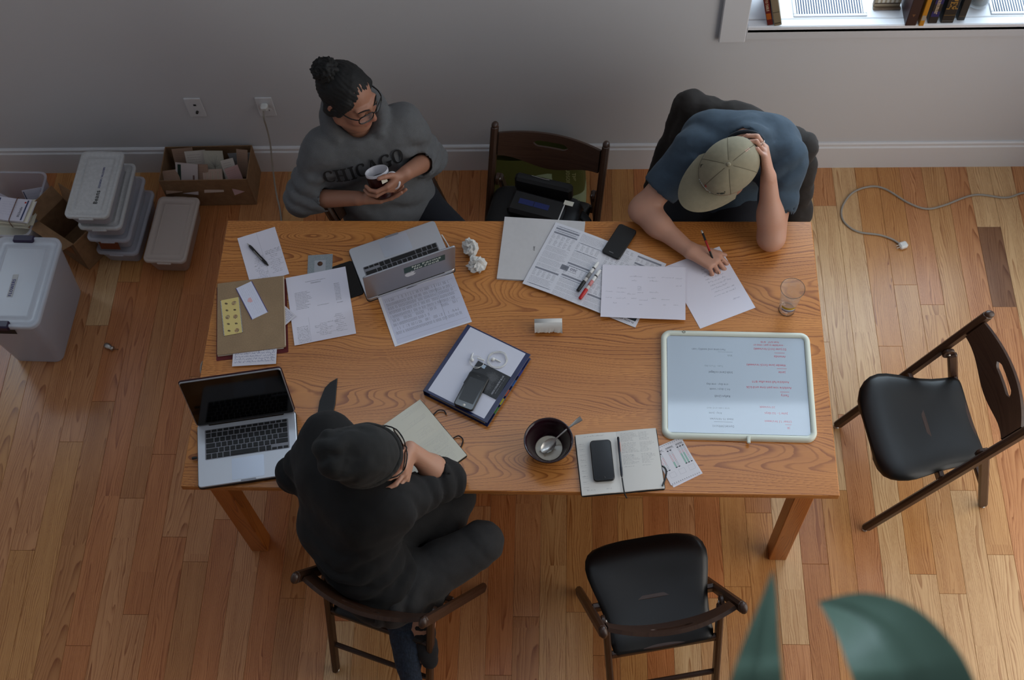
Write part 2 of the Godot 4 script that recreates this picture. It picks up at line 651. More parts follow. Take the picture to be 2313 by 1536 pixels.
func glazing(to: Node3D, x0: float, x1: float, y0: float, y1: float, z: float, nx: int, ny: int) -> void:
	var f := Shape.new()
	var w := x1 - x0
	var h := y1 - y0
	for x in [x0 + 0.025, x1 - 0.025]:
		f.box(Vector3(0.05, h, 0.05), 0.004, moved(x, y0 + h / 2, z))
	for y in [y0 + 0.025, y1 - 0.025]:
		f.box(Vector3(w - 0.1, 0.05, 0.05), 0.004, moved(x0 + w / 2, y, z))
	part(to, "window_frame", f.done(), M.trim_paint)
	for i in range(1, nx):
		part(to, "mullion", Shape.new().box(Vector3(0.03, h - 0.1, 0.04), 0.004, moved(x0 + w * i / nx, y0 + h / 2, z)).done(), M.trim_paint)
	for i in range(1, ny):
		part(to, "mullion", Shape.new().box(Vector3(w - 0.1, 0.03, 0.036), 0.004, moved(x0 + w / 2, y0 + h * i / ny, z)).done(), M.trim_paint)
	for i in nx:
		for k in ny:
			part(to, "pane", Shape.new().box(Vector3(w / nx - 0.03, h / ny - 0.03, 0.004), 0.0, moved(x0 + w * (i + 0.5) / nx, y0 + h * (k + 0.5) / ny, z)).done(), M.pane_glass)


func make_floor() -> void:
	var slab := struct("floor", Shape.new().box(Vector3(7.0, 0.2, 7.6), 0.0, moved(-0.9, -0.114, 0)).done(), M.underfloor)
	var pitch := 0.0963
	var known := {}
	for j in [[-1.953, -2.152], [-2.05, -1.972], [-2.13, -1.519], [1.022, -3.099], [1.7, -2.986], [1.697, -2.593], [1.313, -2.699], [1.216, -2.409], [1.218, -1.46], [0.759, -1.196], [-0.065, -1.304]]:
		var k := roundi((j[0] - 1.7) / pitch)
		if not known.has(k):
			known[k] = []
		known[k].append(j[1])
	var tones := ["oak", "oak_pale", "oak_honey", "oak_red", "oak_brown", "oak_pink", "oak_honey", "oak_red"]
	var rest := Shape.new()
	for k in range(-59, 6):
		var x := 1.7 + pitch * (k + 0.5)
		var shown := x > -2.85 and x < 2.2
		var cuts: Array = known.get(k, [])
		if cuts.is_empty() or shown and cuts.size() < 2:
			cuts = cuts.duplicate()
			cuts.append((cuts[0] if cuts else rng.randf_range(-3.0, -1.9)) + rng.randf_range(0.9, 1.5))
		cuts.sort()
		if cuts[0] > -2.2 and rng.randf() < 0.5:
			cuts.push_front(cuts[0] - rng.randf_range(0.5, 0.9))
		while cuts[-1] < 0.1:
			cuts.append(cuts[-1] + rng.randf_range(0.7, 1.7))
		cuts.push_front(WALLZ + 0.004)
		for i in cuts.size() - 1:
			var a: float = cuts[i]
			var b: float = cuts[i + 1]
			if b - a < 0.02:
				continue
			var strip := rng.randi_range(0, 9)
			var uv := Vector2(rng.randf_range(0, 2.0), strip * 0.1 + 0.002)
			var size := Vector3(pitch - 0.0007, 0.014, b - a - 0.0008)
			var tone: String = tones[rng.randi_range(0, 7)]
			if x > 0.9:
				tone = ["oak_pale", "oak_pale", "oak", "oak_pink", "oak_honey"][rng.randi_range(0, 4)]
			if x < -1.2 and rng.randf() < 0.5:
				tone = ["oak_red", "oak_brown", "oak_pink"][rng.randi_range(0, 2)]
			if k == 0 and absf(a + 2.986) < 0.01:
				tone = "oak_dark"
			var at := moved(x, -0.007, (a + b) / 2)
			if shown and a < 0.0:
				part(slab, "plank", Shape.new().box(size, 0.0007, Transform3D(), uv).done(), M[tone], at)
			else:
				rest.box(size, 0.0, at, uv)
		rest.box(Vector3(pitch - 0.0007, 0.014, 3.7 - cuts[-1]), 0.0, moved(x, -0.007, (3.7 + cuts[-1]) / 2), Vector2(0.3, (k + 60) % 10 * 0.1))
	var far := part(slab, "floorboards", rest.done(), M.oak)
	far.set_meta("kind", "stuff")


func make_table() -> void:
	var t := thing("work_table", "long wooden work table with wavy grain covered in papers and laptops", "table", Vector3(-0.2185, 0, -1.992), deg_to_rad(-0.46))
	var top := Shape.new()
	top.box(Vector3(2.103, 0.026, 1.042), 0.0025, moved(0, TOP - 0.013, 0))
	part(t, "table_top", top.done(), M.table_wood)
	for sx in [-1, 1]:
		for sz in [-1, 1]:
			part(t, "leg", Shape.new().box(Vector3(0.064, TOP - 0.026, 0.064), 0.003, moved(sx * (1.0515 - 0.085), (TOP - 0.026) / 2, sz * (0.521 - LEG_IN)), Vector2(0.1, 0.1 * (sx + 2))).done(), M.table_leg_wood)
	for sz in [-1, 1]:
		part(t, "apron", Shape.new().box(Vector3(1.80, 0.07, 0.022), 0.002, moved(0, TOP - 0.061, sz * (0.521 - LEG_IN))).done(), M.table_leg_wood)
	for sx in [-1, 1]:
		part(t, "apron", Shape.new().box(Vector3(0.022, 0.07, 0.70), 0.002, moved(sx * (1.0515 - 0.085), TOP - 0.061, 0)).done(), M.table_leg_wood)

const LEG_IN := 0.077


# ---------------------------------------------------------------- folding chairs

var chair_meshes := {}


# the curved back board: u runs across (-1..1), height grows towards the middle, with a hand slot
func back_board() -> ArrayMesh:
	var s := Shape.new()
	var us := []
	for i in 41:
		us.append(-1.0 + i / 20.0)
	var half := 0.196
	var thick := 0.013
	# the board leans with the rails: its own frame has y up along the rail and z out of the back
	var F := func(u: float, v: float, out: float) -> Vector3:
		var bend := 0.040 * (1.0 - u * u)
		var n := Vector3(2 * 0.040 * u / half, 0, 1).normalized()
		return Vector3(u * half, v, bend) + n * out
	var bot := func(u: float) -> float: return -0.042 - 0.040 * (0.5 + 0.5 * cos(PI * u))
	var top := func(u: float) -> float: return 0.050 + 0.012 * (1.0 - u * u)
	var slot := func(u: float) -> float:
		var x := absf(u) * half
		if x >= 0.062:
			return 0.0
		return 0.0125 if x < 0.050 else 0.0125 * sqrt(maxf(0.0, 1.0 - pow((x - 0.050) / 0.012, 2.0)))
	for i in us.size() - 1:
		var a: float = us[i]
		var b: float = us[i + 1]
		var sa: float = slot.call(a)
		var sb: float = slot.call(b)
		var bands := [[bot.call(a), top.call(a), bot.call(b), top.call(b)]]
		if sa > 0 or sb > 0:
			bands = [[bot.call(a), 0.018 - sa, bot.call(b), 0.018 - sb], [0.018 + sa, top.call(a), 0.018 + sb, top.call(b)]]
		for q in bands:
			var ua := Vector2((a + 1) * half, q[0])
			var ub := Vector2((b + 1) * half, q[2])
			s.smooth(1)
			s.quad(F.call(a, q[0], thick / 2), F.call(b, q[2], thick / 2), F.call(b, q[3], thick / 2), F.call(a, q[1], thick / 2), ua, ub, Vector2(ub.x, q[3]), Vector2(ua.x, q[1]))
			s.smooth(2)
			s.quad(F.call(b, q[2], -thick / 2), F.call(a, q[0], -thick / 2), F.call(a, q[1], -thick / 2), F.call(b, q[3], -thick / 2), ub, ua, Vector2(ua.x, q[1]), Vector2(ub.x, q[3]))
			s.smooth(3)
			s.quad(F.call(a, q[1], thick / 2), F.call(b, q[3], thick / 2), F.call(b, q[3], -thick / 2), F.call(a, q[1], -thick / 2), ua, ub, ub, ua)
			s.smooth(4)
			s.quad(F.call(b, q[2], thick / 2), F.call(a, q[0], thick / 2), F.call(a, q[0], -thick / 2), F.call(b, q[2], -thick / 2), ua, ub, ub, ua)
	return s.done()


# the padded seat: rounded front corners, waisted sides, a shallow dish and a front that rolls down
func seat_pad() -> ArrayMesh:
	var rows := [[-0.016, 0.095], [-0.012, 0.135], [0.0, 0.168], [0.018, 0.188], [0.04, 0.200], [0.07, 0.206], [0.10, 0.204], [0.14, 0.195], [0.18, 0.184], [0.22, 0.176], [0.26, 0.171], [0.30, 0.169], [0.33, 0.168], [0.35, 0.164], [0.36, 0.155]]
	var nx := 20
	var s := Shape.new()
	var P := func(k: int, i: int, under: float) -> Vector3:
		var z: float = rows[k][0]
		var u := -1.0 + 2.0 * i / nx
		var x: float = rows[k][1] * u
		var f := (z + 0.016) / 0.376
		var dish := -0.020 * (1.0 - u * u) * smoothstep(0.1, 0.6, f)
		var roll := -0.030 * pow(maxf(0.0, 1.0 - f / 0.22), 2.0)
		var edge := -0.014 * pow(absf(u), 8.0) - 0.010 * smoothstep(0.93, 1.0, f)
		var side := 0.010 * sin(f * 6.0) * absf(u) * absf(u)
		var y := 0.447 + dish + roll + edge + side - 0.012 * f
		return Vector3(x * (0.985 if under > 0 else 1.0), y - under, z)
	s.smooth(1)
	for k in rows.size() - 1:
		for i in nx:
			s.quad(P.call(k + 1, i, 0.0), P.call(k + 1, i + 1, 0.0), P.call(k, i + 1, 0.0), P.call(k, i, 0.0))
	s.smooth(2)
	for k in rows.size() - 1:
		for i in nx:
			s.quad(P.call(k, i, 0.018), P.call(k, i + 1, 0.018), P.call(k + 1, i + 1, 0.018), P.call(k + 1, i, 0.018))
	s.smooth(1)
	for k in rows.size() - 1:
		s.quad(P.call(k, 0, 0.018), P.call(k + 1, 0, 0.018), P.call(k + 1, 0, 0.0), P.call(k, 0, 0.0))
		s.quad(P.call(k + 1, nx, 0.018), P.call(k, nx, 0.018), P.call(k, nx, 0.0), P.call(k + 1, nx, 0.0))
	for i in nx:
		s.quad(P.call(0, i + 1, 0.018), P.call(0, i, 0.018), P.call(0, i, 0.0), P.call(0, i + 1, 0.0))
		s.quad(P.call(rows.size() - 1, i, 0.018), P.call(rows.size() - 1, i + 1, 0.018), P.call(rows.size() - 1, i + 1, 0.0), P.call(rows.size() - 1, i, 0.0))
	return s.done()


# a bar of rectangular section with rounded long edges between two points; wide along x, deep across
func bar(a: Vector3, b: Vector3, wide: float, deep: float, r := 0.005) -> ArrayMesh:
	var y := (b - a).normalized()
	var x := Vector3.RIGHT if absf(y.x) < 0.9 else Vector3.BACK
	var z := x.cross(y).normalized()
	x = y.cross(z).normalized()
	var s := Shape.new()
	s.box(Vector3(wide, a.distance_to(b), deep), r, Transform3D(Basis(x, y, z), (a + b) / 2))
	return s.done()


func make_chair(label: String, at: Vector3, yaw: float) -> Node3D:
	var t := thing("folding_chair", label, "chair", at, deg_to_rad(yaw), "dark folding chairs round the table")
	if chair_meshes.is_empty():
		chair_meshes.board = back_board()
		chair_meshes.seat = seat_pad()
		var glide := Shape.new().lathe([Vector2(0, 0), Vector2(0.011, 0), Vector2(0.012, 0.004), Vector2(0.009, 0.008), Vector2(0, 0.008)], 14).done()
		chair_meshes.glide = glide
		chair_meshes.bolt = Shape.new().lathe([Vector2(0, 0), Vector2(0.006, 0), Vector2(0.006, 0.002), Vector2(0.004, 0.004), Vector2(0, 0.004)], 12).done()
	var rail := Vector3(0, 0.78, 0.38).normalized()
	for s in [-1, 1]:
		var foot := Vector3(s * 0.2125, 0.010, 0.005)
		var top := Vector3(s * 0.2125, 0.775, 0.3776)
		var r := part(t, "rail", bar(foot, top, 0.026, 0.038, 0.008), M.chair_wood)
		var horn := Shape.new().ball(Vector3(0.0135, 0.014, 0.0195), Transform3D(Basis(Vector3.RIGHT, atan2(0.38, 0.78)), top), 12)
		part(r, "rail_end", horn.done(), M.chair_wood)
		part(r, "glide", chair_meshes.glide, M.steel, moved(foot.x, 0.001, foot.z))
	for s in [-1, 1]:
		var a := Vector3(s * 0.180, 0.008, 0.46)
		var b := Vector3(s * 0.184, 0.565, 0.300)
		var l := part(t, "rear_leg", bar(a, b, 0.021, 0.034, 0.006), M.chair_wood)
		part(l, "glide", chair_meshes.glide, M.steel, moved(a.x, 0.0, a.z))
		var plate := Shape.new().prism(rounded(0.04, 0.05, 0.019, 6), -0.006, 0.006, 0.002, Transform3D(Basis(Vector3(0, 0, 1), Vector3(s, 0, 0), Vector3(0, s, 0)), Vector3(s * 0.190, 0.565, 0.288)))
		part(l, "pivot_plate", plate.done(), M.chair_wood)
		part(l, "bolt", chair_meshes.bolt, M.steel, Transform3D(Basis(Vector3(0, 0, 1), -s * PI / 2), Vector3(s * -0.0005 + s * 0.183, 0.565, 0.288)).scaled_local(Vector3(1, -1, 1)))
	part(t, "seat", chair_meshes.seat, M.black_vinyl)
	part(t, "backrest", chair_meshes.board, M.chair_wood, Transform3D(Basis(Vector3.RIGHT, atan2(0.38, 0.78)), Vector3(0, 0.705, 0.3435)))
	part(t, "crossbar", bar(Vector3(-0.205, 0.400, 0.190), Vector3(0.205, 0.400, 0.190), 0.020, 0.045, 0.004), M.chair_wood)
	part(t, "crossbar", bar(Vector3(-0.175, 0.390, 0.350), Vector3(0.175, 0.390, 0.350), 0.018, 0.040, 0.004), M.chair_wood)
	part(t, "crossbar", bar(Vector3(-0.175, 0.18, 0.410), Vector3(0.175, 0.18, 0.410), 0.016, 0.022, 0.004), M.chair_wood)
	return t


func make_chairs() -> void:
	make_chair("dark folding chair with empty black seat, standing off the right end of the table", Vector3(1.04, 0, -1.841), 98.2)
	make_chair("empty dark folding chair at the near side of the table, below the open black notebook", Vector3(0.222, 0, -1.424), 10.7)
	make_chair("dark wooden folding chair carrying the person in the knitted cap", Vector3(-0.538, 0, -1.461), -18.5)
	make_chair("dark wooden folding chair with slotted back by the wall, black bag on its seat", Vector3(-0.179, 0, -2.511), 166.9)
	make_chair("dark wooden folding chair mostly hidden under the person in the grey hoodie", Vector3(-0.50, 0, -2.50), 228.0)
	make_chair("dark wooden folding chair with the brown jacket hung over its back", Vector3(0.451, 0, -2.553), 154.0)


# ---------------------------------------------------------------- print

class Page:
	var im: Image
	var r := RandomNumberGenerator.new()

	func _init(w: int, h: int, paper: Color, seed_: int) -> void:
		im = Image.create_empty(w, h, false, Image.FORMAT_RGB8)
		im.fill(paper)
		r.seed = seed_

	func dot(x: float, y: float, c: Color, k := 1.0) -> void:
		var xi := int(x)
		var yi := int(y)
		if xi >= 0 and yi >= 0 and xi < im.get_width() and yi < im.get_height():
			im.set_pixel(xi, yi, im.get_pixel(xi, yi).lerp(c, k))

	func line(a: Vector2, b: Vector2, c: Color, k := 1.0, wide := 1) -> void:
		var n := int(maxf(absf(b.x - a.x), absf(b.y - a.y))) + 1
		for i in n + 1:
			var p := a.lerp(b, float(i) / n)
			for j in wide:
				dot(p.x, p.y + j, c, k)

	# one run of joined-up squiggle, as a word in somebody's hand
	func scrawl(x: float, y: float, w: float, h: float, c: Color, k := 0.8, slope := 0.0) -> void:
		var p := Vector2(x, y)
		var up := true
		var at := x
		while at < x + w:
			at += r.randf_range(h * 0.25, h * 0.7)
			var q := Vector2(at, y + (at - x) * slope + (-h * r.randf_range(0.4, 1.0) if up else r.randf_range(-0.1, 0.15) * h))
			if r.randf() < 0.12:
				q.y -= h * 0.8
			line(p, q, c, k)
			p = q
			up = not up

	func scrawl_line(x: float, y: float, w: float, h: float, c: Color, k := 0.8, slope := 0.0) -> void:
		var at := 0.0
		while at < w:
			var n := minf(h * r.randf_range(1.5, 5.0), w - at)
			scrawl(x + at, y + at * slope, n, h, c, k, slope)
			at += n + h * 0.9

	# a run of small type
	func type_line(x: int, y: int, w: int, h: int, c: Color, k := 0.8) -> void:
		var at := x
		while at < x + w:
			var n := r.randi_range(2, 7)
			for i in n:
				if at >= x + w:
					break
				for j in h:
					if r.randf() < 0.72:
						dot(at, y + j, c, k * r.randf_range(0.6, 1.0))
				at += 1
				if i % 2 == 1:
					at += 1
			at += 2

	func rect(x: int, y: int, w: int, h: int, c: Color) -> void:
		im.fill_rect(Rect2i(x, y, w, h), c)

	# real lettering, filled from the triangles of a TextMesh; (x, y) is its middle, size the cap height in pixels
	func text(s: String, x: float, y: float, size: float, c: Color, turn := 0.0, serif := false, k := 1.0, light := false) -> void:
		var t := TextMesh.new()
		t.text = s
		t.font = face(serif, 400 if light else 700)
		t.font_size = 32
		t.pixel_size = 1.0
		t.depth = 0.0
		var a := t.get_mesh_arrays()
		var v: PackedVector3Array = a[Mesh.ARRAY_VERTEX]
		var ix: PackedInt32Array = a[Mesh.ARRAY_INDEX] if a[Mesh.ARRAY_INDEX] != null else PackedInt32Array(range(v.size()))
		var f := size / 23.0
		var x0 := Transform2D(turn, Vector2(x, y))
		for i in range(0, ix.size(), 3):
			var p := x0 * Vector2(v[ix[i]].x * f, -v[ix[i]].y * f)
			var q := x0 * Vector2(v[ix[i + 1]].x * f, -v[ix[i + 1]].y * f)
			var o := x0 * Vector2(v[ix[i + 2]].x * f, -v[ix[i + 2]].y * f)
			var lo := p.min(q).min(o).floor()
			var hi := p.max(q).max(o).ceil()
			for yy in range(int(lo.y), int(hi.y) + 1):
				for xx in range(int(lo.x), int(hi.x) + 1):
					if Geometry2D.point_is_inside_triangle(Vector2(xx + 0.5, yy + 0.5), p, q, o):
						dot(xx, yy, c, k)

	static func face(serif := false, weight := 700) -> SystemFont:
		var f := SystemFont.new()
		f.font_names = PackedStringArray(["Droid Serif" if serif else "Droid Sans"])
		f.font_weight = weight
		return f

	func upside_down() -> Page:
		im.rotate_180()
		return self


func page_mat(called: String, p: Page, rough := 0.85, tint := Color.WHITE) -> StandardMaterial3D:
	return textured(called, p.im, rough, Vector3.ONE, tint)


func lettering(s: String, high: float, depth := 0.0004, serif := false) -> TextMesh:
	var t := TextMesh.new()
	t.text = s
	t.font = Page.face(serif)
	t.font_size = 32
	t.pixel_size = high / 23.0
	t.depth = depth
	t.curve_step = 2.0
	return t


# a loose sheet of paper, a little wavy; the top is on the page's far side
func paper_sheet(called: String, label: String, at: Vector3, size: Vector2, yaw: float, m: Material, curl := 0.002, seed_ := 1, group := "loose sheets on the table") -> Node3D:
	var n := noise(seed_, 1.0, 2)
	var s := Shape.new()
	s.sheet(size.x, size.y, 0.0005, 10, 10, func(u: float, v: float) -> float:
		var edge := maxf(absf(u - 0.5), absf(v - 0.5)) * 2.0
		return curl * (0.5 + 0.5 * n.get_noise_2d(u * 1.3, v * 1.3)) * edge * edge)
	var o := part(self, called, s.done(), m, turned(at.x, at.y, at.z, deg_to_rad(yaw)))
	tag(o, label, "paper", group)
	return o


const INK := Color(0.12, 0.12, 0.16)
const BLUE_INK := Color(0.16, 0.18, 0.36)
const WHITE_PAPER := Color(0.88, 0.87, 0.91)


func make_table_things() -> void:
	laptops()
	papers()
	phones_and_pens()
	binder_and_books()
	whiteboard()
	bowl_glass_roll()


# ---------------------------------------------------------------- laptops

func laptop(label: String, at: Vector3, yaw: float, lid_lean: float, cased: bool) -> Node3D:
	# its user sits at +z; the hinge is at -z
	var t := thing("laptop", label, "laptop", at, deg_to_rad(yaw), "laptops on the table")
	var w := 0.325
	var d := 0.227
	if not M.has("aluminium"):
		mat("aluminium", Color(0.80, 0.81, 0.83), 0.42, 0.85)
		mat("lid_aluminium", Color(0.62, 0.62, 0.64), 0.48, 0.75)
		mat("key_black", Color(0.025, 0.025, 0.03), 0.42)
		mat("key_well", Color(0.55, 0.55, 0.57), 0.5, 0.6)
		mat("trackpad", Color(0.80, 0.83, 0.88), 0.28, 0.6)
		mat("screen_glass", Color(0.006, 0.006, 0.008), 0.08)
		mat("red_case", Color(0.20, 0.018, 0.03), 0.35)
		mat("black_case", Color(0.035, 0.025, 0.03), 0.4)
	var y0 := 0.002
	var base := Shape.new().prism(rounded(w, d, 0.012), y0, 0.0165, 0.002)
	part(t, "base", base.done(), M.aluminium)
	var under := Shape.new().prism(rounded(w + 0.004, d + 0.004, 0.013), 0.0, 0.011 if cased else 0.002, 0.001)
	part(t, "case_shell" if cased else "foot_plate", under.done(), M.black_case)
	part(t, "trackpad", Shape.new().prism(rounded(0.105, 0.076, 0.005), 0.0166, 0.0170, 0.0, moved(0, 0, 0.066)).done(), M.trackpad)
	part(t, "thumb_notch", Shape.new().prism(rounded(0.05, 0.008, 0.0035), 0.0140, 0.0169, 0.0, moved(0, 0, d / 2 - 0.003)).done(), M.key_well)
	part(t, "key_well", Shape.new().prism(rounded(0.276, 0.108, 0.004), 0.0164, 0.0168, 0.0, moved(0, 0, -0.034)).done(), M.key_well)
	var unit := 0.01872
	var rows := [
		[0.0082, [1.036, 1.036, 1.036, 1.036, 1.036, 1.036, 1.036, 1.036, 1.036, 1.036, 1.036, 1.036, 1.036, 1.036]],
		[0.0153, [1, 1, 1, 1, 1, 1, 1, 1, 1, 1, 1, 1, 1, 1.5]],
		[0.0153, [1.5, 1, 1, 1, 1, 1, 1, 1, 1, 1, 1, 1, 1, 1]],
		[0.0153, [1.75, 1, 1, 1, 1, 1, 1, 1, 1, 1, 1, 1, 1.75]],
		[0.0153, [2.25, 1, 1, 1, 1, 1, 1, 1, 1, 1, 1, 2.25]],
		[0.0165, [1, 1, 1, 1.25, 5, 1.25, 1, -1, -1, -1]],
	]
	var z := -0.034 - 0.0515
	for row in rows:
		var x: float = -unit * 14.5 / 2
		for k in row[1]:
			var kw: float = absf(k) * unit - 0.0032
			var kd: float = row[0] if k > 0 else 0.0078
			var kz: float = z + row[0] / 2 if k > 0 else z + row[0] - kd / 2
			var id := "%.4f %.4f" % [kw, kd]
			if not chair_meshes.has(id):
				chair_meshes[id] = Shape.new().box(Vector3(kw, 0.0022, kd), 0.0007).done()
			part(t, "key", chair_meshes[id], M.key_black, moved(x + (kw + 0.0032) / 2, 0.0179, kz))
			x += absf(k) * unit
		z += row[0] + 0.0033
	part(t, "hinge", Shape.new().box(Vector3(0.25, 0.008, 0.010), 0.003, moved(0, 0.0165, -d / 2 + 0.006)).done(), M.black_gloss)
	# the lid leans back from upright
	var lid_x := Transform3D(Basis(Vector3.RIGHT, -deg_to_rad(lid_lean)), Vector3(0, 0.019, -d / 2 + 0.005))
	var stand := Transform3D(Basis(Vector3(1, 0, 0), Vector3(0, 0, 1), Vector3(0, -1, 0)), Vector3(0, 0.2245 / 2, 0))   # a flat outline stood on its edge
	var lid := part(t, "lid", Shape.new().prism(rounded(w, 0.2245, 0.010), -0.003, 0.003, 0.001, stand).done(), M.lid_aluminium, lid_x)
	part(lid, "screen", Shape.new().prism(rounded(w - 0.006, 0.2185, 0.008), -0.0006, 0.0006, 0.0, Transform3D(stand.basis, stand.origin + Vector3(0, 0, 0.0034))).done(), M.screen_glass)
	if cased:
		part(lid, "lid_case", Shape.new().prism(rounded(w + 0.005, 0.229, 0.012), -0.0022, 0.0022, 0.001, Transform3D(stand.basis, stand.origin + Vector3(0, 0.0005, -0.0050))).done(), M.red_case)
	return t


func apple(h: float) -> PackedVector2Array:
	# a bitten apple, x right and y down
	var out := PackedVector2Array()
	for p in [[0, -0.30], [0.12, -0.36], [0.26, -0.36], [0.37, -0.28], [0.30, -0.20], [0.26, -0.10], [0.27, 0.0], [0.33, 0.09], [0.42, 0.14], [0.38, 0.28], [0.28, 0.42], [0.18, 0.50], [0.08, 0.48], [0, 0.45], [-0.09, 0.48], [-0.19, 0.50], [-0.30, 0.41], [-0.40, 0.24], [-0.45, 0.05], [-0.44, -0.14], [-0.36, -0.29], [-0.24, -0.36], [-0.12, -0.35]]:
		out.append(Vector2(p[0], p[1]) * h)
	return out


func laptops() -> void:
	var b := laptop("open laptop in dark red case, black screen towards the viewer, at the near left corner", Vector3(-1.068, TOP, -1.608), 9.5, 12.0, true)
	part(b, "cable_plug", Shape.new().box(Vector3(0.018, 0.006, 0.009), 0.002, moved(-0.1735, 0.0145, 0.005)).done(), M.black_plastic)
	var a := laptop("silver laptop seen from behind with a green sticker on its lid", Vector3(-0.6135, TOP, -2.340), 202.6, 14.5, false)
	var lid: Node3D = a.get_node("lid")
	mat("sticker_green", Color(0.06, 0.22, 0.18), 0.5)
	mat("sticker_white", Color(0.84, 0.87, 0.84), 0.5)
	mat("logo_white", Color(0.85, 0.86, 0.88), 0.3)
	# the outside of the lid faces its own -z
	var face := Transform3D(Basis(Vector3(-1, 0, 0), Vector3(0, 1, 0), Vector3(0, 0, -1)), Vector3(0, 0, -0.0031))
	var flat := Transform3D(Basis(Vector3(-1, 0, 0), Vector3(0, 0, -1), Vector3(0, -1, 0)), Vector3.ZERO)
	part(lid, "sticker", Shape.new().prism(rounded(0.147, 0.052, 0.001, 2), 0.0, 0.0003, 0.0, Transform3D(flat.basis, Vector3(-0.052, 0.157, -0.0031))).done(), M.sticker_green)
	part(lid, "sticker_lettering", lettering("No Farms", 0.0165, 0.0002), M.sticker_white, face * moved(0.058, 0.170, 0.0004))
	part(lid, "sticker_lettering", lettering("No Food", 0.0165, 0.0002), M.sticker_white, face * moved(0.058, 0.145, 0.0004))
	var logo := Shape.new().prism(apple(0.044), 0.0, 0.0003, 0.0, Transform3D(flat.basis, Vector3(0, 0.108, -0.0031)))
	part(lid, "logo", logo.done(), M.logo_white)
	var leaf := PackedVector2Array()
	for p in [[0.02, -0.42], [0.02, -0.52], [0.08, -0.60], [0.17, -0.64], [0.16, -0.54], [0.10, -0.46]]:
		leaf.append(Vector2(p[0], p[1]) * 0.044)
	part(lid, "logo_leaf", Shape.new().prism(leaf, 0.0, 0.0003, 0.0, Transform3D(flat.basis, Vector3(0, 0.108, -0.0031))).done(), M.logo_white)
	var cord := Shape.new().tube(curve([Vector3(-0.165, 0.008, -0.085), Vector3(-0.175, 0.006, -0.05), Vector3(-0.174, 0.005, 0.0), Vector3(-0.168, 0.005, 0.05)], 0.01), 0.0022, 8)
	part(a, "power_cord", cord.done(), M.white_plastic)


# ---------------------------------------------------------------- papers, folders, notebooks

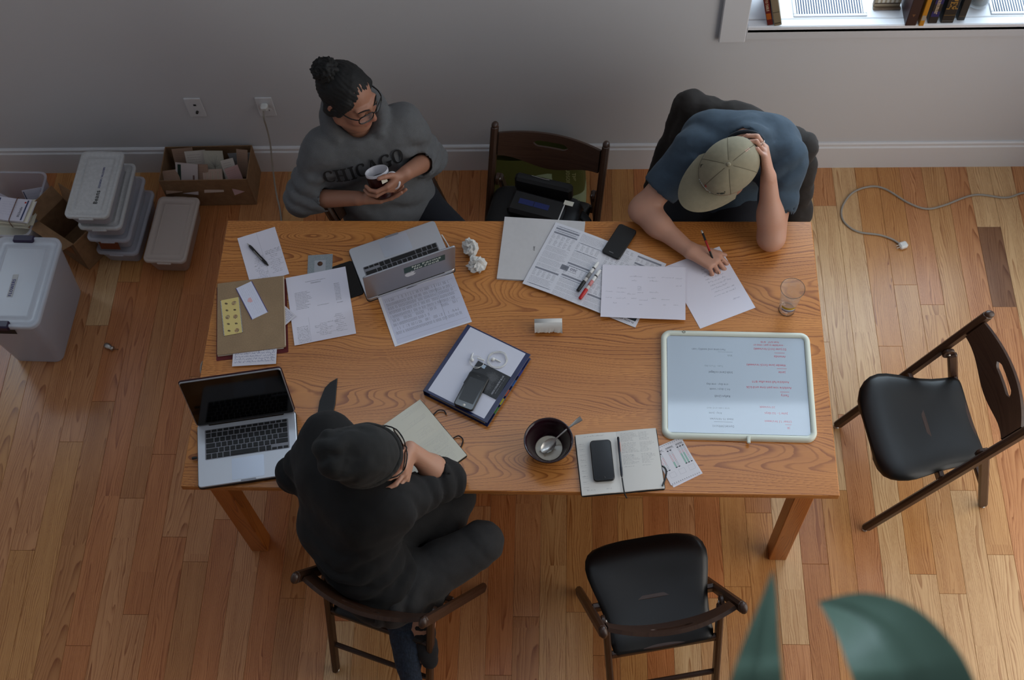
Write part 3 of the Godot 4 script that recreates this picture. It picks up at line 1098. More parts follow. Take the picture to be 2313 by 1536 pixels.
func papers() -> void:
	# handwritten half sheet under the pen
	var p := Page.new(280, 430, WHITE_PAPER, 5)
	p.line(Vector2(140, 0), Vector2(146, 430), INK, 0.35)
	for i in 3:
		p.scrawl_line(160, 186 + i * 13, 110, 6, INK, 0.75, -0.02)
	for i in 11:
		p.scrawl_line(165 + p.r.randf_range(0, 40), 230 + i * 15, p.r.randf_range(40, 80), 6, INK, 0.6)
	for i in 14:
		p.scrawl_line(60 + p.r.randf_range(0, 30), 215 + i * 14, p.r.randf_range(40, 70), 6, BLUE_INK if i % 4 == 0 else INK, 0.55)
	paper_sheet("note_sheet", "small handwritten sheet under the black pen at the far left corner of the table", Vector3(-1.1147, TOP + 0.0004, -2.365), Vector2(0.14, 0.215), 20.6, page_mat("note_print", p), 0.002, 4)
	# printed sheet with a list of sums and handwriting below
	p = Page.new(420, 550, WHITE_PAPER, 6)
	p.type_line(130, 62, 140, 5, INK)
	p.type_line(165, 76, 70, 5, INK)
	p.line(Vector2(165, 83), Vector2(235, 83), INK)
	for i in 12:
		p.type_line(46, 138 + i * 12, p.r.randi_range(50, 120), 5, INK, 0.85)
		p.type_line(322, 120 + i * 12, 38, 5, INK, 0.85)
	p.type_line(325, 275, 44, 6, INK)
	p.type_line(190, 268, 80, 5, INK, 0.7)
	p.line(Vector2(118, 352), Vector2(116, 545), INK, 0.4)
	for i in 11:
		p.scrawl_line(30, 420 + i * 12, 80, 6, INK, 0.6)
		if i < 8:
			p.scrawl_line(150 + p.r.randf_range(0, 50), 420 + i * 13, p.r.randf_range(70, 130), 6, INK, 0.5)
	for i in 10:
		p.scrawl_line(300 + p.r.randf_range(-10, 20), 370 + i * 15, p.r.randf_range(40, 80), 6, INK, 0.6)
	paper_sheet("list_sheet", "printed list of sums with handwriting at its foot, left of the spreadsheet print", Vector3(-0.886, TOP + 0.0032, -2.158), Vector2(0.2135, 0.279), 12.9, page_mat("list_print", p), 0.0015, 8)
	# spreadsheet print
	p = Page.new(560, 424, Color(0.80, 0.81, 0.88), 7)
	p.rect(0, 0, 560, 6, Color(0.9, 0.9, 0.93))
	p.rect(0, 0, 22, 424, Color(0.9, 0.9, 0.93))
	p.rect(0, 412, 560, 12, Color(0.9, 0.9, 0.93))
	for row in 9:
		var y := 44 + row * 34
		var x := 40
		while x < 520:
			if p.r.randf() < (0.45 if row in [0, 7] else 0.9) and not (row == 6 and x > 300) and not (row == 5 and x % 90 < 30):
				for j in 24:
					if p.r.randf() < 0.75:
						p.dot(x, y + j, INK, 0.7)
						p.dot(x + 1, y + j, INK, 0.4)
			x += 6
	for y in [40, 108, 144, 210, 376]:
		p.line(Vector2(30, y), Vector2(540, y), INK, 0.4)
	p.line(Vector2(405, 40), Vector2(400, 350), INK, 0.9, 2)
	p.scrawl(455, 300, 40, 14, INK)
	paper_sheet("spreadsheet_print", "dense spreadsheet print lying in front of the laptop with the green sticker", Vector3(-0.5215, TOP + 0.0004, -2.1435), Vector2(0.277, 0.212), 20.7, page_mat("spreadsheet_print", p), 0.0025, 9)
	# faint pencil sheet
	p = Page.new(420, 324, WHITE_PAPER, 8)
	for q in [[140, 70, 60], [230, 74, 40], [300, 70, 60], [370, 74, 34], [150, 96, 24], [240, 94, 40], [372, 120, 30], [80, 145, 40], [180, 132, 18], [180, 142, 18], [180, 152, 18], [75, 170, 44], [130, 180, 40], [180, 168, 28], [240, 165, 44], [20, 168, 40], [22, 206, 30], [76, 208, 44], [150, 206, 24], [190, 214, 40], [250, 202, 26], [300, 206, 40], [60, 238, 18], [130, 240, 10], [190, 242, 16], [310, 240, 10], [360, 238, 22]]:
		p.scrawl_line(q[0], q[1], q[2], 5, Color(0.4, 0.4, 0.45), 0.45)
	paper_sheet("pencil_sheet", "white sheet with faint pencil sums lying across the open catalogue", Vector3(0.234, TOP + 0.0155, -2.203), Vector2(0.288, 0.211), -2.6, page_mat("pencil_print", p), 0.0015, 10)
	p = Page.new(324, 420, WHITE_PAPER, 9)
	for i in 9:
		p.scrawl_line(150 + p.r.randf_range(0, 20), 100 + i * 22, p.r.randf_range(60, 130), 7, Color(0.35, 0.36, 0.42), 0.55)
	p.scrawl_line(240, 330, 40, 9, Color(0.3, 0.3, 0.4), 0.6)
	paper_sheet("writing_sheet", "white sheet being written on under the hand with the pencil", Vector3(0.4645, TOP + 0.0004, -2.2325), Vector2(0.209, 0.273), 23.4, page_mat("writing_print", p), 0.0008, 11)

	# folders at the left end, with papers between them
	mat("folder_red", Color(0.36, 0.05, 0.06), 0.7)
	var manila := textured("folder_brown", mottled(128, 90, 0.10, 0.02, 0.10), 0.8, Vector3.ONE, Color(0.66, 0.55, 0.42))
	var red := thing("folder", "dark red folder under the brown folder at the left end of the table", "folder", Vector3(-1.121, TOP, -2.104), deg_to_rad(8.0), "folders stacked on the table")
	part(red, "cover", Shape.new().prism(rounded(0.247, 0.297, 0.004, 3), 0.0, 0.0015).done(), M.folder_red)
	part(red, "contents", Shape.new().box(Vector3(0.225, 0.0058, 0.278), 0.0, moved(-0.005, 0.0046, -0.006)).done(), M.paper_warm)
	var brown := thing("folder", "brown card folder with yellow stamps and a cheque on top", "folder", Vector3(-1.123, TOP + 0.0090, -2.116), deg_to_rad(8.0), "folders stacked on the table")
	var bs := Shape.new().prism(rounded(0.236, 0.290, 0.004, 3), 0.0, 0.0030, 0.0005)
	part(brown, "cover", bs.done(), M.folder_brown)
	part(brown, "tape_edge", Shape.new().box(Vector3(0.004, 0.0008, 0.28), 0.0, moved(0.1165, 0.0033, 0.0)).done(), mat("folder_edge", Color(0.78, 0.70, 0.60), 0.7))
	p = Page.new(220, 160, Color(0.84, 0.83, 0.86), 10)
	for i in 12:
		p.scrawl_line(10, 14 + i * 12, 200, 7, BLUE_INK, 0.7)
	var lined := page_mat("lined_note", p)
	paper_sheet("lined_note", "blue handwritten note sticking out below the brown folder", Vector3(-1.093, TOP + 0.0079, -1.990), Vector2(0.150, 0.14), 4.0, lined, 0.0008, 12, "notes stuck in the folder")
	paper_sheet("loose_note", "white corner of a note sticking out at the right of the brown folder", Vector3(-1.030, TOP + 0.0079, -2.105), Vector2(0.10, 0.085), 48.0, lined, 0.0004, 13, "notes stuck in the folder")
	# cheque book and stamps
	p = Page.new(122, 292, Color(0.86, 0.87, 0.93), 11)
	p.im.fill_rect(Rect2i(0, 0, 5, 292), Color(0.30, 0.28, 0.50))
	p.im.fill_rect(Rect2i(117, 0, 5, 292), Color(0.30, 0.28, 0.50))
	for i in 7:
		for y in range(20, 270, 2):
			if p.r.randf() < 0.5:
				p.dot(20 + i * 13 + p.r.randf_range(-2, 3), y, BLUE_INK if i % 2 else INK, 0.7)
	for y in range(120, 160):
		p.line(Vector2(30 + absf(y - 140) * 0.8, y), Vector2(62, y), Color(0.92, 0.66, 0.66), 0.7)
	var cheque := part(self, "cheque", Shape.new().box(Vector3(0.062, 0.002, 0.146), 0.0).done(), M.paper, turned(-1.1275, TOP + 0.0132, -2.1735, deg_to_rad(30.3)))
	tag(cheque, "pale blue cheque lying slanted on the brown folder", "cheque")
	part(cheque, "print", Shape.new().sheet(0.062, 0.146, 0.0003, 1, 1, func(_u, _v): return 0.0, moved(0, 0.0011, 0)).done(), page_mat("cheque_print", p))
	p = Page.new(132, 292, Color(0.86, 0.78, 0.50), 12)
	for k in 2:
		for y in range(0, 292, 12):
			p.rect([0, 127][k], y, 5, 6, Color(0.25, 0.25, 0.3))
			p.rect([0, 127][k], y + 6, 5, 6, Color(0.9, 0.9, 0.88))
	for i in 5:
		for k in 2:
			var c := Vector2(38 + k * 54, 34 + i * 56 + k * 8)
			var big := (i * 2 + k) % 4 == 1 or (i * 2 + k) % 5 == 4
			for q in (240 if big else 120):
				var a := p.r.randf() * TAU
				var l := sqrt(p.r.randf()) * (19.0 if big else 13.0)
				var o := Vector2(cos(a) * l * 0.8, sin(a) * l * (0.9 if big else 0.5)).rotated(0.5)
				p.rect(int(c.x + o.x), int(c.y + o.y), 2, 2, [Color(0.25, 0.20, 0.16), Color(0.42, 0.34, 0.26), Color(0.55, 0.14, 0.10), Color(0.78, 0.74, 0.66)][(p.r.randi() % 4) if big else (p.r.randi() % 2)])
	var st := part(self, "stamp_sheet", Shape.new().sheet(0.066, 0.146, 0.0006, 4, 6, func(u: float, v: float) -> float: return 0.0012 * absf(u - 0.5) * absf(v - 0.4)).done(), page_mat("stamp_print", p), turned(-1.1905, TOP + 0.0124, -2.109, deg_to_rad(13.0)))
	tag(st, "yellow sheet of picture stamps on the left of the brown folder", "stamps")
	# speckled card with a round hole
	p = Page.new(128, 128, Color(0.56, 0.59, 0.60), 13)
	for i in 4200:
		p.dot(p.r.randf() * 128, p.r.randf() * 128, Color(0.36, 0.40, 0.42) if i % 2 else Color(0.72, 0.74, 0.75), 0.8)
	var card := thing("speckled_card", "grey speckled card with a round hole, half under the printed list", "card", Vector3(-0.905, TOP, -2.325), deg_to_rad(3.9))
	part(card, "board", Shape.new().sheet(0.088, 0.09, 0.0016, 1, 1, func(_u, _v): return 0.0002).done(), page_mat("speckle", p, 0.5))
	part(card, "label", Shape.new().prism(rounded(0.040, 0.05, 0.001, 2), 0.0019, 0.0022, 0.0, moved(0.0, 0, 0.004)).done(), mat("card_label", Color(0.66, 0.67, 0.69), 0.8))
	part(card, "hole", Shape.new().lathe([Vector2(0, 0), Vector2(0.0095, 0), Vector2(0.0095, 0.0004), Vector2(0, 0.0004)], 20, moved(0.0, 0.0022, -0.006)).done(), mat("hole_brown", Color(0.33, 0.20, 0.12), 0.8))
	# bound report at the far edge
	var rep := thing("report", "thick white bound report with a small date, hanging over the far table edge", "report", Vector3(-0.1196, TOP, -2.384), deg_to_rad(-4.5))
	part(rep, "pages", Shape.new().box(Vector3(0.284, 0.0064, 0.256), 0.0005, moved(0, 0.0038, 0)).done(), M.paper)
	var rc := textured("report_cover", mottled(128, 91, 0.06, 0.03, 0.02), 0.75, Vector3.ONE, Color(0.80, 0.79, 0.79))
	part(rep, "cover", Shape.new().box(Vector3(0.290, 0.0010, 0.262), 0.0003, moved(0, 0.0076, 0)).done(), rc)
	part(rep, "cover", Shape.new().box(Vector3(0.290, 0.0006, 0.262), 0.0002, moved(0, 0.0003, 0)).done(), rc)
	part(rep, "date", lettering("2017", 0.0062, 0.0002), mat("print_black", Color(0.08, 0.08, 0.09), 0.8), Transform3D(Basis(Vector3(0, 0, 1), Vector3(1, 0, 0), Vector3(0, 1, 0)), Vector3(-0.027, 0.0082, -0.003)))
	catalogue()


func catalogue() -> void:
	var t := thing("catalogue", "open printed catalogue of small type lying across the white report", "catalogue", Vector3(0.067, TOP, -2.284), deg_to_rad(-24.0))
	for k in 2:
		var p := Page.new(440, 600, Color(0.84, 0.84, 0.87), 20 + k)
		for col in 2:
			var x := 24 + col * 204
			var y := 22
			while y < 570:
				var kind := p.r.randi_range(0, 5)
				if kind == 0 and y < 540:
					p.rect(x, y, 186, 16, Color(0.55, 0.56, 0.60))
					p.type_line(x + 6, y + 4, 174, 7, Color(0.25, 0.25, 0.28))
					y += 24
				elif kind == 1 or kind == 2:
					for i in p.r.randi_range(3, 6):
						for c in 5:
							p.type_line(x + c * 38, y, p.r.randi_range(14, 26), 5, INK, 0.75)
						y += 11
					y += 6
				elif kind == 3:
					p.rect(x, y, 186, 9, Color(0.72, 0.73, 0.77))
					p.type_line(x + 20, y + 1, 150, 7, INK, 0.9)
					y += 16
				else:
					for i in p.r.randi_range(4, 9):
						p.type_line(x, y, p.r.randi_range(150, 186), 4, INK, 0.5)
						y += 8
					y += 6
		if k == 0:
			p.rect(196, 330, 58, 44, Color(0.45, 0.46, 0.50))
			for i in 3:
				p.scrawl(208 + i * 11, 362, 10, 20, INK)
			p.rect(258, 330, 90, 60, Color(0.84, 0.84, 0.87))
			p.text("360", 294, 346, 24, Color(0.45, 0.45, 0.5), PI)
			p.type_line(262, 366, 60, 7, INK)
			for i in 40:
				var a := TAU * i / 40
				p.dot(390 + cos(a) * 14, 380 + sin(a) * 14, INK)
				p.dot(400 + cos(a) * 14, 404 + sin(a) * 14, INK)
		else:
			p.rect(300, 520, 130, 62, Color(0.84, 0.84, 0.87))
			p.rect(356, 524, 66, 30, Color(0.16, 0.19, 0.22))
			p.text("PLASTIC SELECT", 340, 570, 13, INK, PI, true)
		var lift := func(u: float, _v: float) -> float:
			var away := 1.0 - u if k == 0 else u   # 0 at the fold, 1 at the outer edge
			var bulge := 0.0045 * sin(minf(away * 3.2, PI)) * (1.0 - away * 0.5)
			return bulge + (0.0086 if k == 0 else lerpf(0.0086, 0.0006, smoothstep(0.0, 0.7, away)))
		part(t, "page_block", Shape.new().sheet(0.212, 0.281, 0.0028, 16, 4, lift, moved(-0.106 if k == 0 else 0.106, 0.0002, 0)).done(), page_mat("catalogue_print_%d" % k, p, 0.7))


# ---------------------------------------------------------------- phones, pens, binder, notebooks, whiteboard, bowl

func phone(label: String, at: Vector3, yaw: float, size: Vector3, round_: float, back_up: bool) -> Node3D:
	var t := thing("phone", label, "phone", at, deg_to_rad(yaw), "black phones on the table")
	part(t, "body", Shape.new().prism(rounded(size.x, size.z, round_, 6), 0.0, size.y, 0.0022).done(), M.black_plastic)
	if not back_up:
		part(t, "screen", Shape.new().prism(rounded(size.x - 0.007, size.z - 0.007, maxf(round_ - 0.003, 0.001), 5), size.y, size.y + 0.0003).done(), M.black_gloss)
	return t


func pen_body(length: float, profile: Array) -> ArrayMesh:
	# profile: pairs of place along the pen (0..1) and radius
	var out := []
	for q in profile:
		out.append(Vector2(q[1], q[0] * length))
	return Shape.new().lathe(out, 16).done()


# a frame for something long that lies from a to b, its own y along it
func lying(a: Vector3, b: Vector3) -> Transform3D:
	var y := (b - a).normalized()
	var x := y.cross(Vector3.UP).normalized()
	return Transform3D(Basis(x, y, x.cross(y)), a)


func marker(label: String, a: Vector3, b: Vector3, cap: Material) -> void:
	var t := thing("marker", label, "marker pen", a, 0.0, "dry markers on the catalogue")
	var x := lying(Vector3.ZERO, b - a)
	var l := a.distance_to(b)
	part(t, "barrel", pen_body(l, [[0.30, 0.0], [0.30, 0.0062], [0.94, 0.0062], [0.965, 0.0048], [1.0, 0.0046], [1.0, 0.0]]), M.white_plastic, x)
	part(t, "cap", pen_body(l, [[0.0, 0.0], [0.0, 0.0050], [0.012, 0.0062], [0.31, 0.0070], [0.33, 0.0068], [0.33, 0.0]]), cap, x)
	part(t, "print", pen_body(l, [[0.44, 0.00625], [0.44, 0.0063], [0.62, 0.0063], [0.62, 0.00625]]), mat("marker_print_" + cap.resource_name, cap.albedo_color.lerp(Color(0.86, 0.86, 0.85), 0.55), 0.4), x)
	part(t, "band", pen_body(l, [[0.76, 0.00625], [0.76, 0.0063], [0.80, 0.0063], [0.80, 0.00625]]), mat("marker_band", Color(0.2, 0.2, 0.2), 0.4), x)


func phones_and_pens() -> void:
	var p := phone("black phone lying back up at the far edge near the seated person with the cap", Vector3(0.155, TOP + 0.0118, -2.410), -29.0, Vector3(0.070, 0.0095, 0.139), 0.011, true)
	mat("print_grey", Color(0.55, 0.55, 0.56), 0.6)
	var word := Shape.new()
	for i in 7:
		word.box(Vector3(0.0016, 0.0002, 0.0024), 0.0, moved(-0.010 + i * 0.0024, 0.0096, 0.055))
	part(p, "brand_print", word.done(), M.print_grey)
	p = phone("black phone with a round white button lying on the blue binder", Vector3(-0.341, TOP + 0.0365, -1.807), -22.6, Vector3(0.070, 0.0095, 0.136), 0.010, false)
	part(p, "display", Shape.new().prism(rounded(0.052, 0.090, 0.001, 2), 0.0098, 0.0100).done(), mat("display_grey", Color(0.035, 0.036, 0.038), 0.3))
	part(p, "home_button", Shape.new().lathe([Vector2(0, 0.0098), Vector2(0.0048, 0.0098), Vector2(0.0044, 0.0104), Vector2(0, 0.0104)], 18, moved(0, 0, 0.0575)).done(), mat("button_white", Color(0.80, 0.79, 0.76), 0.5))
	part(p, "speaker_slot", Shape.new().box(Vector3(0.011, 0.0003, 0.0016), 0.0, moved(0, 0.0100, -0.0575)).done(), M.dark_steel)
	p = phone("black phone lying on the open notebook at the near edge of the table", Vector3(0.086, TOP + 0.0132, -1.571), 5.0, Vector3(0.068, 0.0105, 0.142), 0.012, false)
	part(p, "home_ring", Shape.new().lathe([Vector2(0.0030, 0.0108), Vector2(0.0040, 0.0108), Vector2(0.0040, 0.0111), Vector2(0.0030, 0.0111)], 16, moved(0, 0, 0.060)).done(), M.dark_steel)
	# a dark phone half under the printed list and beside the silver laptop
	phone("black phone half hidden under the printed list, against the silver laptop", Vector3(-0.800, TOP, -2.262), 22.0, Vector3(0.076, 0.0026, 0.150), 0.010, false)

	# ballpoint on the note sheet
	var a := Vector3(-1.178, TOP + 0.0062, -2.417)
	var b := Vector3(-1.090, TOP + 0.0062, -2.322)
	var t := thing("ballpoint_pen", "black click ballpoint pen lying on the small handwritten sheet", "pen", a)
	var x := lying(Vector3.ZERO, b - a)
	var l := a.distance_to(b)
	part(t, "barrel", pen_body(l, [[0.12, 0.0], [0.12, 0.0044], [0.2, 0.0052], [0.55, 0.0050], [0.62, 0.0046], [0.7, 0.0054], [0.86, 0.0056], [0.93, 0.0044], [0.93, 0.0]]), M.black_plastic, x)
	part(t, "tip", pen_body(l, [[0.0, 0.0], [0.0, 0.0009], [0.03, 0.0012], [0.12, 0.0038], [0.12, 0.0]]), M.steel, x)
	part(t, "clip", Shape.new().box(Vector3(0.0022, l * 0.40, 0.0012), 0.0005, x * moved(0.003, l * 0.56, 0.0052)).done(), M.steel, Transform3D())
	part(t, "button", pen_body(l, [[0.93, 0.0], [0.93, 0.0034], [0.99, 0.0030], [1.0, 0.0022], [1.0, 0.0]]), M.dark_steel, x)

	mat("cap_red", Color(0.72, 0.07, 0.07), 0.35)
	mat("cap_black", Color(0.03, 0.03, 0.035), 0.4)
	marker("white dry marker with red cap on the fold of the open catalogue", Vector3(0.015, TOP + 0.0205, -2.173), Vector3(0.086, TOP + 0.0205, -2.290), M.cap_red)
	marker("white dry marker with black cap on the open catalogue", Vector3(0.008, TOP + 0.0205, -2.205), Vector3(0.079, TOP + 0.0205, -2.322), M.cap_black)

	# the long black blade-shaped sheath behind the knitted cap
	var out := PackedVector2Array()
	for q in [[-0.799, -1.873], [-0.822, -1.857], [-0.838, -1.836], [-0.851, -1.787], [-0.855, -1.700], [-0.845, -1.600], [-0.802, -1.600], [-0.806, -1.690], [-0.797, -1.78]]:
		out.append(Vector2(q[0], q[1]))
	var sheath := part(self, "blade_sheath", Shape.new().prism(out, 0.0, 0.007, 0.0018, moved(0, TOP, 0)).done(), mat("sheath_black", Color(0.028, 0.027, 0.03), 0.5))
	tag(sheath, "long black curved blade-shaped sheath on the table right of the red laptop", "sheath")


func binder_and_books() -> void:
	var blue := textured("binder_blue", mottled(256, 55, 0.35, 0.018, 0.18), 0.32, Vector3(3, 3, 3), Color(0.16, 0.20, 0.42))
	blue.uv1_triplanar = true
	mat("page_edges", Color(0.62, 0.60, 0.55), 0.85)
	var t := thing("ring_binder", "blue ring binder with a white cover sheet, lying askew in mid table", "binder", Vector3(-0.3265, TOP, -1.882), deg_to_rad(-28.5))
	var w := 0.247
	var d := 0.289
	part(t, "cover", Shape.new().box(Vector3(w, 0.003, d), 0.001, moved(0, 0.0285, 0)).done(), M.binder_blue)
	part(t, "cover", Shape.new().box(Vector3(w, 0.003, d), 0.001, moved(0, 0.0015, 0)).done(), M.binder_blue)
	part(t, "spine", Shape.new().box(Vector3(0.003, 0.025, d), 0.001, moved(-w / 2 + 0.0015, 0.015, 0)).done(), M.binder_blue)
	part(t, "pages", Shape.new().box(Vector3(0.212, 0.018, 0.278), 0.0, moved(0.004, 0.0125, 0)).done(), M.page_edges)
	part(t, "ring_rail", Shape.new().box(Vector3(0.018, 0.006, 0.26), 0.001, moved(-w / 2 + 0.016, 0.006, 0)).done(), M.steel)
	var tab_colors := [Color(0.75, 0.30, 0.12), Color(0.74, 0.70, 0.14), Color(0.28, 0.50, 0.18), Color(0.18, 0.35, 0.60), Color(0.20, 0.22, 0.52)]
	for i in 5:
		part(t, "divider_tab", Shape.new().box(Vector3(0.010, 0.0010, 0.026), 0.0003, moved(w / 2 - 0.008 + 0.006, 0.0235 - i * 0.003, [0.015, 0.05, 0.085, -0.03, -0.075][i])).done(), mat("tab_%d" % i, tab_colors[i], 0.6))
	var p := Page.new(320, 410, Color(0.82, 0.83, 0.88), 30)
	for i in 60:
		p.dot(p.r.randf() * 320, p.r.randf() * 410, Color(0.5, 0.52, 0.58), 0.6)
	part(t, "cover_sheet", Shape.new().prism(rounded(0.216, 0.274, 0.001, 2), 0.0300, 0.0304, 0.0, moved(-0.001, 0, -0.002)).done(), page_mat("cover_sheet", p, 0.45))

	# black printed booklet under the phone
	p = Page.new(360, 270, Color(0.035, 0.035, 0.045), 31)
	for i in 5200:
		var c := Vector2(210, 90) if i % 2 else Vector2(200, 190)
		var q := c + Vector2(p.r.randfn(), p.r.randfn()) * Vector2(26, 24)
		p.rect(int(q.x), int(q.y), 3, 3, Color(0.20, 0.20, 0.21).lerp(Color(0.34, 0.33, 0.33), p.r.randf() * 0.8))
	p.text("HIGH COUNTRY BLUE", 296, 135, 16, Color(0.66, 0.66, 0.68), -PI / 2)
	p.type_line(0, 0, 2, 2, INK)
	for y in range(40, 225, 3):
		if p.r.randf() < 0.7:
			p.rect(318, y, 7, 2, Color(0.5, 0.5, 0.52))
	p.rect(0, 0, 360, 4, Color(0.02, 0.02, 0.03))
	p.rect(64, 10, 34, 38, Color(0.62, 0.70, 0.78))
	var bk := part(self, "booklet", Shape.new().sheet(0.126, 0.094, 0.0032, 2, 2, func(_u, _v): return 0.0).done(), page_mat("booklet_print", p, 0.35), turned(-0.292, TOP + 0.0306, -1.853, deg_to_rad(-29.0)))
	tag(bk, "black booklet with a grey picture, under the phone on the binder", "booklet")
	# earphones
	var e := thing("earphones", "white earphones with their lead wound into loops on the blue binder", "earphones", Vector3(-0.275, TOP + 0.0306, -1.930))
	var cord := []
	for i in 90:
		var a := i * TAU / 18.0
		var r := 0.031 + 0.004 * sin(i * 0.37) + 0.002 * sin(i * 1.3)
		cord.append(Vector3(0.012 + cos(a) * r * 1.02, 0.0016 + 0.0011 * (i % 9) * 0.5, sin(a) * r * 0.95))
	part(e, "lead", Shape.new().tube(curve(cord, 0.006), 0.0009, 6).done(), M.white_plastic)
	cord = []
	for i in 26:
		var a := i * TAU / 17.0 + 1.0
		var r := 0.022 + 0.002 * sin(i * 0.9)
		cord.append(Vector3(-0.053 + cos(a) * r, 0.0058 + 0.0004 * i * 0.3, 0.012 + sin(a) * r))
	part(e, "lead", Shape.new().tube(curve(cord, 0.006), 0.0009, 6).done(), M.white_plastic)
	for q in [[Vector3(0.000, 0.007, 0.002), 0.4], [Vector3(-0.070, 0.007, 0.004), 2.2]]:
		var bud := part(e, "earbud", Shape.new().ball(Vector3(0.0075, 0.006, 0.0065), Transform3D(), 14).done(), M.white_plastic, turned(q[0].x, q[0].y, q[0].z, q[1]))
		part(bud, "stalk", Shape.new().tube(PackedVector3Array([Vector3(0.004, 0, 0), Vector3(0.014, -0.002, 0.010), Vector3(0.021, -0.004, 0.018)]), PackedFloat32Array([0.0030, 0.0028, 0.0020]), 10).done(), M.white_plastic)
	part(e, "remote", Shape.new().box(Vector3(0.026, 0.004, 0.0055), 0.0015, turned(-0.040, 0.0085, 0.003, -0.35)).done(), M.white_plastic)

	# open notebooks
	notebook("open notebook of cream pages under the elbow of the person in the knitted cap", Vector3(-0.512, TOP, -1.627), -50.6, 0.258, 0.206, 40)
	var n := notebook("open black notebook with phone and pen on it, at the near table edge", Vector3(0.141, TOP, -1.573), 5.9, 0.262, 0.210, 41)
	part(n, "ribbon", Shape.new().tube(curve([Vector3(0.001, 0.0145, 0.06), Vector3(0.002, 0.0135, 0.105), Vector3(0.006, 0.004, 0.118), Vector3(0.009, 0.002, 0.125)], 0.008), 0.0022, 6, 1, 0.3).done(), M.black_plastic)
	var strap := curve([Vector3(0.129, 0.006, 0.025), Vector3(0.141, 0.008, 0.036), Vector3(0.144, 0.008, 0.050), Vector3(0.136, 0.008, 0.075), Vector3(0.124, 0.0145, 0.100)], 0.008)
	part(n, "elastic", Shape.new().tube(strap, 0.0028, 6, 1, 0.35).done(), M.black_plastic)
	# the pen in its fold
	var a := Vector3(0.138, TOP + 0.0165, -1.652)
	var b := Vector3(0.148, TOP + 0.0165, -1.512)
	var pen := thing("fineliner", "slim dark pen with an orange clip in the fold of the open black notebook", "pen", a)
	var x := lying(Vector3.ZERO, b - a)
	part(pen, "barrel", pen_body(0.140, [[0.0, 0.0], [0.0, 0.0036], [0.72, 0.0036], [0.74, 0.0042], [0.93, 0.0038], [0.97, 0.0022], [1.0, 0.0008], [1.0, 0.0]]), mat("pen_slate", Color(0.10, 0.12, 0.17), 0.35), x)
	part(pen, "clip", Shape.new().box(Vector3(0.0028, 0.034, 0.0016), 0.0005, x * moved(-0.0030, 0.030, -0.0030)).done(), mat("clip_orange", Color(0.85, 0.28, 0.04), 0.4))
	part(pen, "end_cap", pen_body(0.140, [[-0.02, 0.0], [-0.02, 0.003], [0.03, 0.0041], [0.03, 0.0]]), M.black_plastic, x)
	# leather ties of the far notebook
	var tie := mat("tie_brown", Color(0.13, 0.075, 0.075), 0.6)
	var nb := get_node("notebook")
	var s1 := curve([Vector3(-0.055, 0.004, -0.098), Vector3(-0.058, 0.010, -0.125), Vector3(-0.046, 0.009, -0.140), Vector3(-0.030, 0.006, -0.138)], 0.006)
	part(nb, "tie", Shape.new().tube(s1, 0.0024, 6, 1, 0.5).done(), tie)
	var s2 := curve([Vector3(0.052, 0.004, -0.098), Vector3(0.058, 0.010, -0.122), Vector3(0.078, 0.010, -0.126), Vector3(0.090, 0.005, -0.112), Vector3(0.094, 0.004, -0.102)], 0.006)
	part(nb, "tie", Shape.new().tube(s2, 0.0024, 6, 1, 0.5).done(), tie)
	# torn notepad leaves with bar charts
	p = Page.new(318, 405, Color(0.83, 0.82, 0.84), 42)
	for i in 14:
		for q in [[14 + i * 22, 10], [14 + i * 22, 392]]:
			p.rect(q[0], q[1], 7, 7, Color(0.35, 0.36, 0.4))
	for g in 3:
		p.text(["MARKET", "SUMMER", "WINTER"][g], 55 + g * 105, 52, 13, INK)
		p.rect(12 + g * 105, 64, 88, 2, INK)
		for k in 3:
			if g < 2 and k == 2:
				continue
			var bx := 20 + g * 105 + k * 28
			for y in range(80, 262):
				var c := Color(0.58, 0.74, 0.68) if (g == 2 and k < 2 and y > 150) or (g < 2 and k == 0 and y > 200) else Color(0.85, 0.76, 0.78) if y > 120 and y < 200 else Color(0.80, 0.80, 0.82)
				p.rect(bx, y, 16, 1, c)
				p.dot(bx, y, INK, 0.6)
				p.dot(bx + 15, y, INK, 0.6)
				if y % 16 < 2:
					p.rect(bx, y, 16, 1, Color(0.5, 0.52, 0.54))
			p.rect(bx - 2, 76, 18, 10, INK)
			p.rect(bx, 258, 18, 8, INK)
		for e2 in [[0, 0, 60, 1], [0, 50, 60, 1], [0, 0, 1, 50], [60, 0, 1, 50]]:
			p.rect(36 + g * 100 + e2[0], 290 + e2[1], e2[2], e2[3], Color(0.5, 0.5, 0.55))
	var lp := page_mat("leaf_print", p)
	paper_sheet("notepad_leaf", "torn notepad leaf with coloured bar charts beside the open black notebook", Vector3(0.3225, TOP + 0.0010, -1.5785), Vector2(0.106, 0.138), 25.0, lp, 0.001, 14, "torn notepad leaves")
	paper_sheet("notepad_leaf", "lower torn notepad leaf, its edge showing under the one with bar charts", Vector3(0.3265, TOP + 0.0002, -1.5725), Vector2(0.106, 0.136), 27.5, M.paper, 0.0004, 15, "torn notepad leaves")


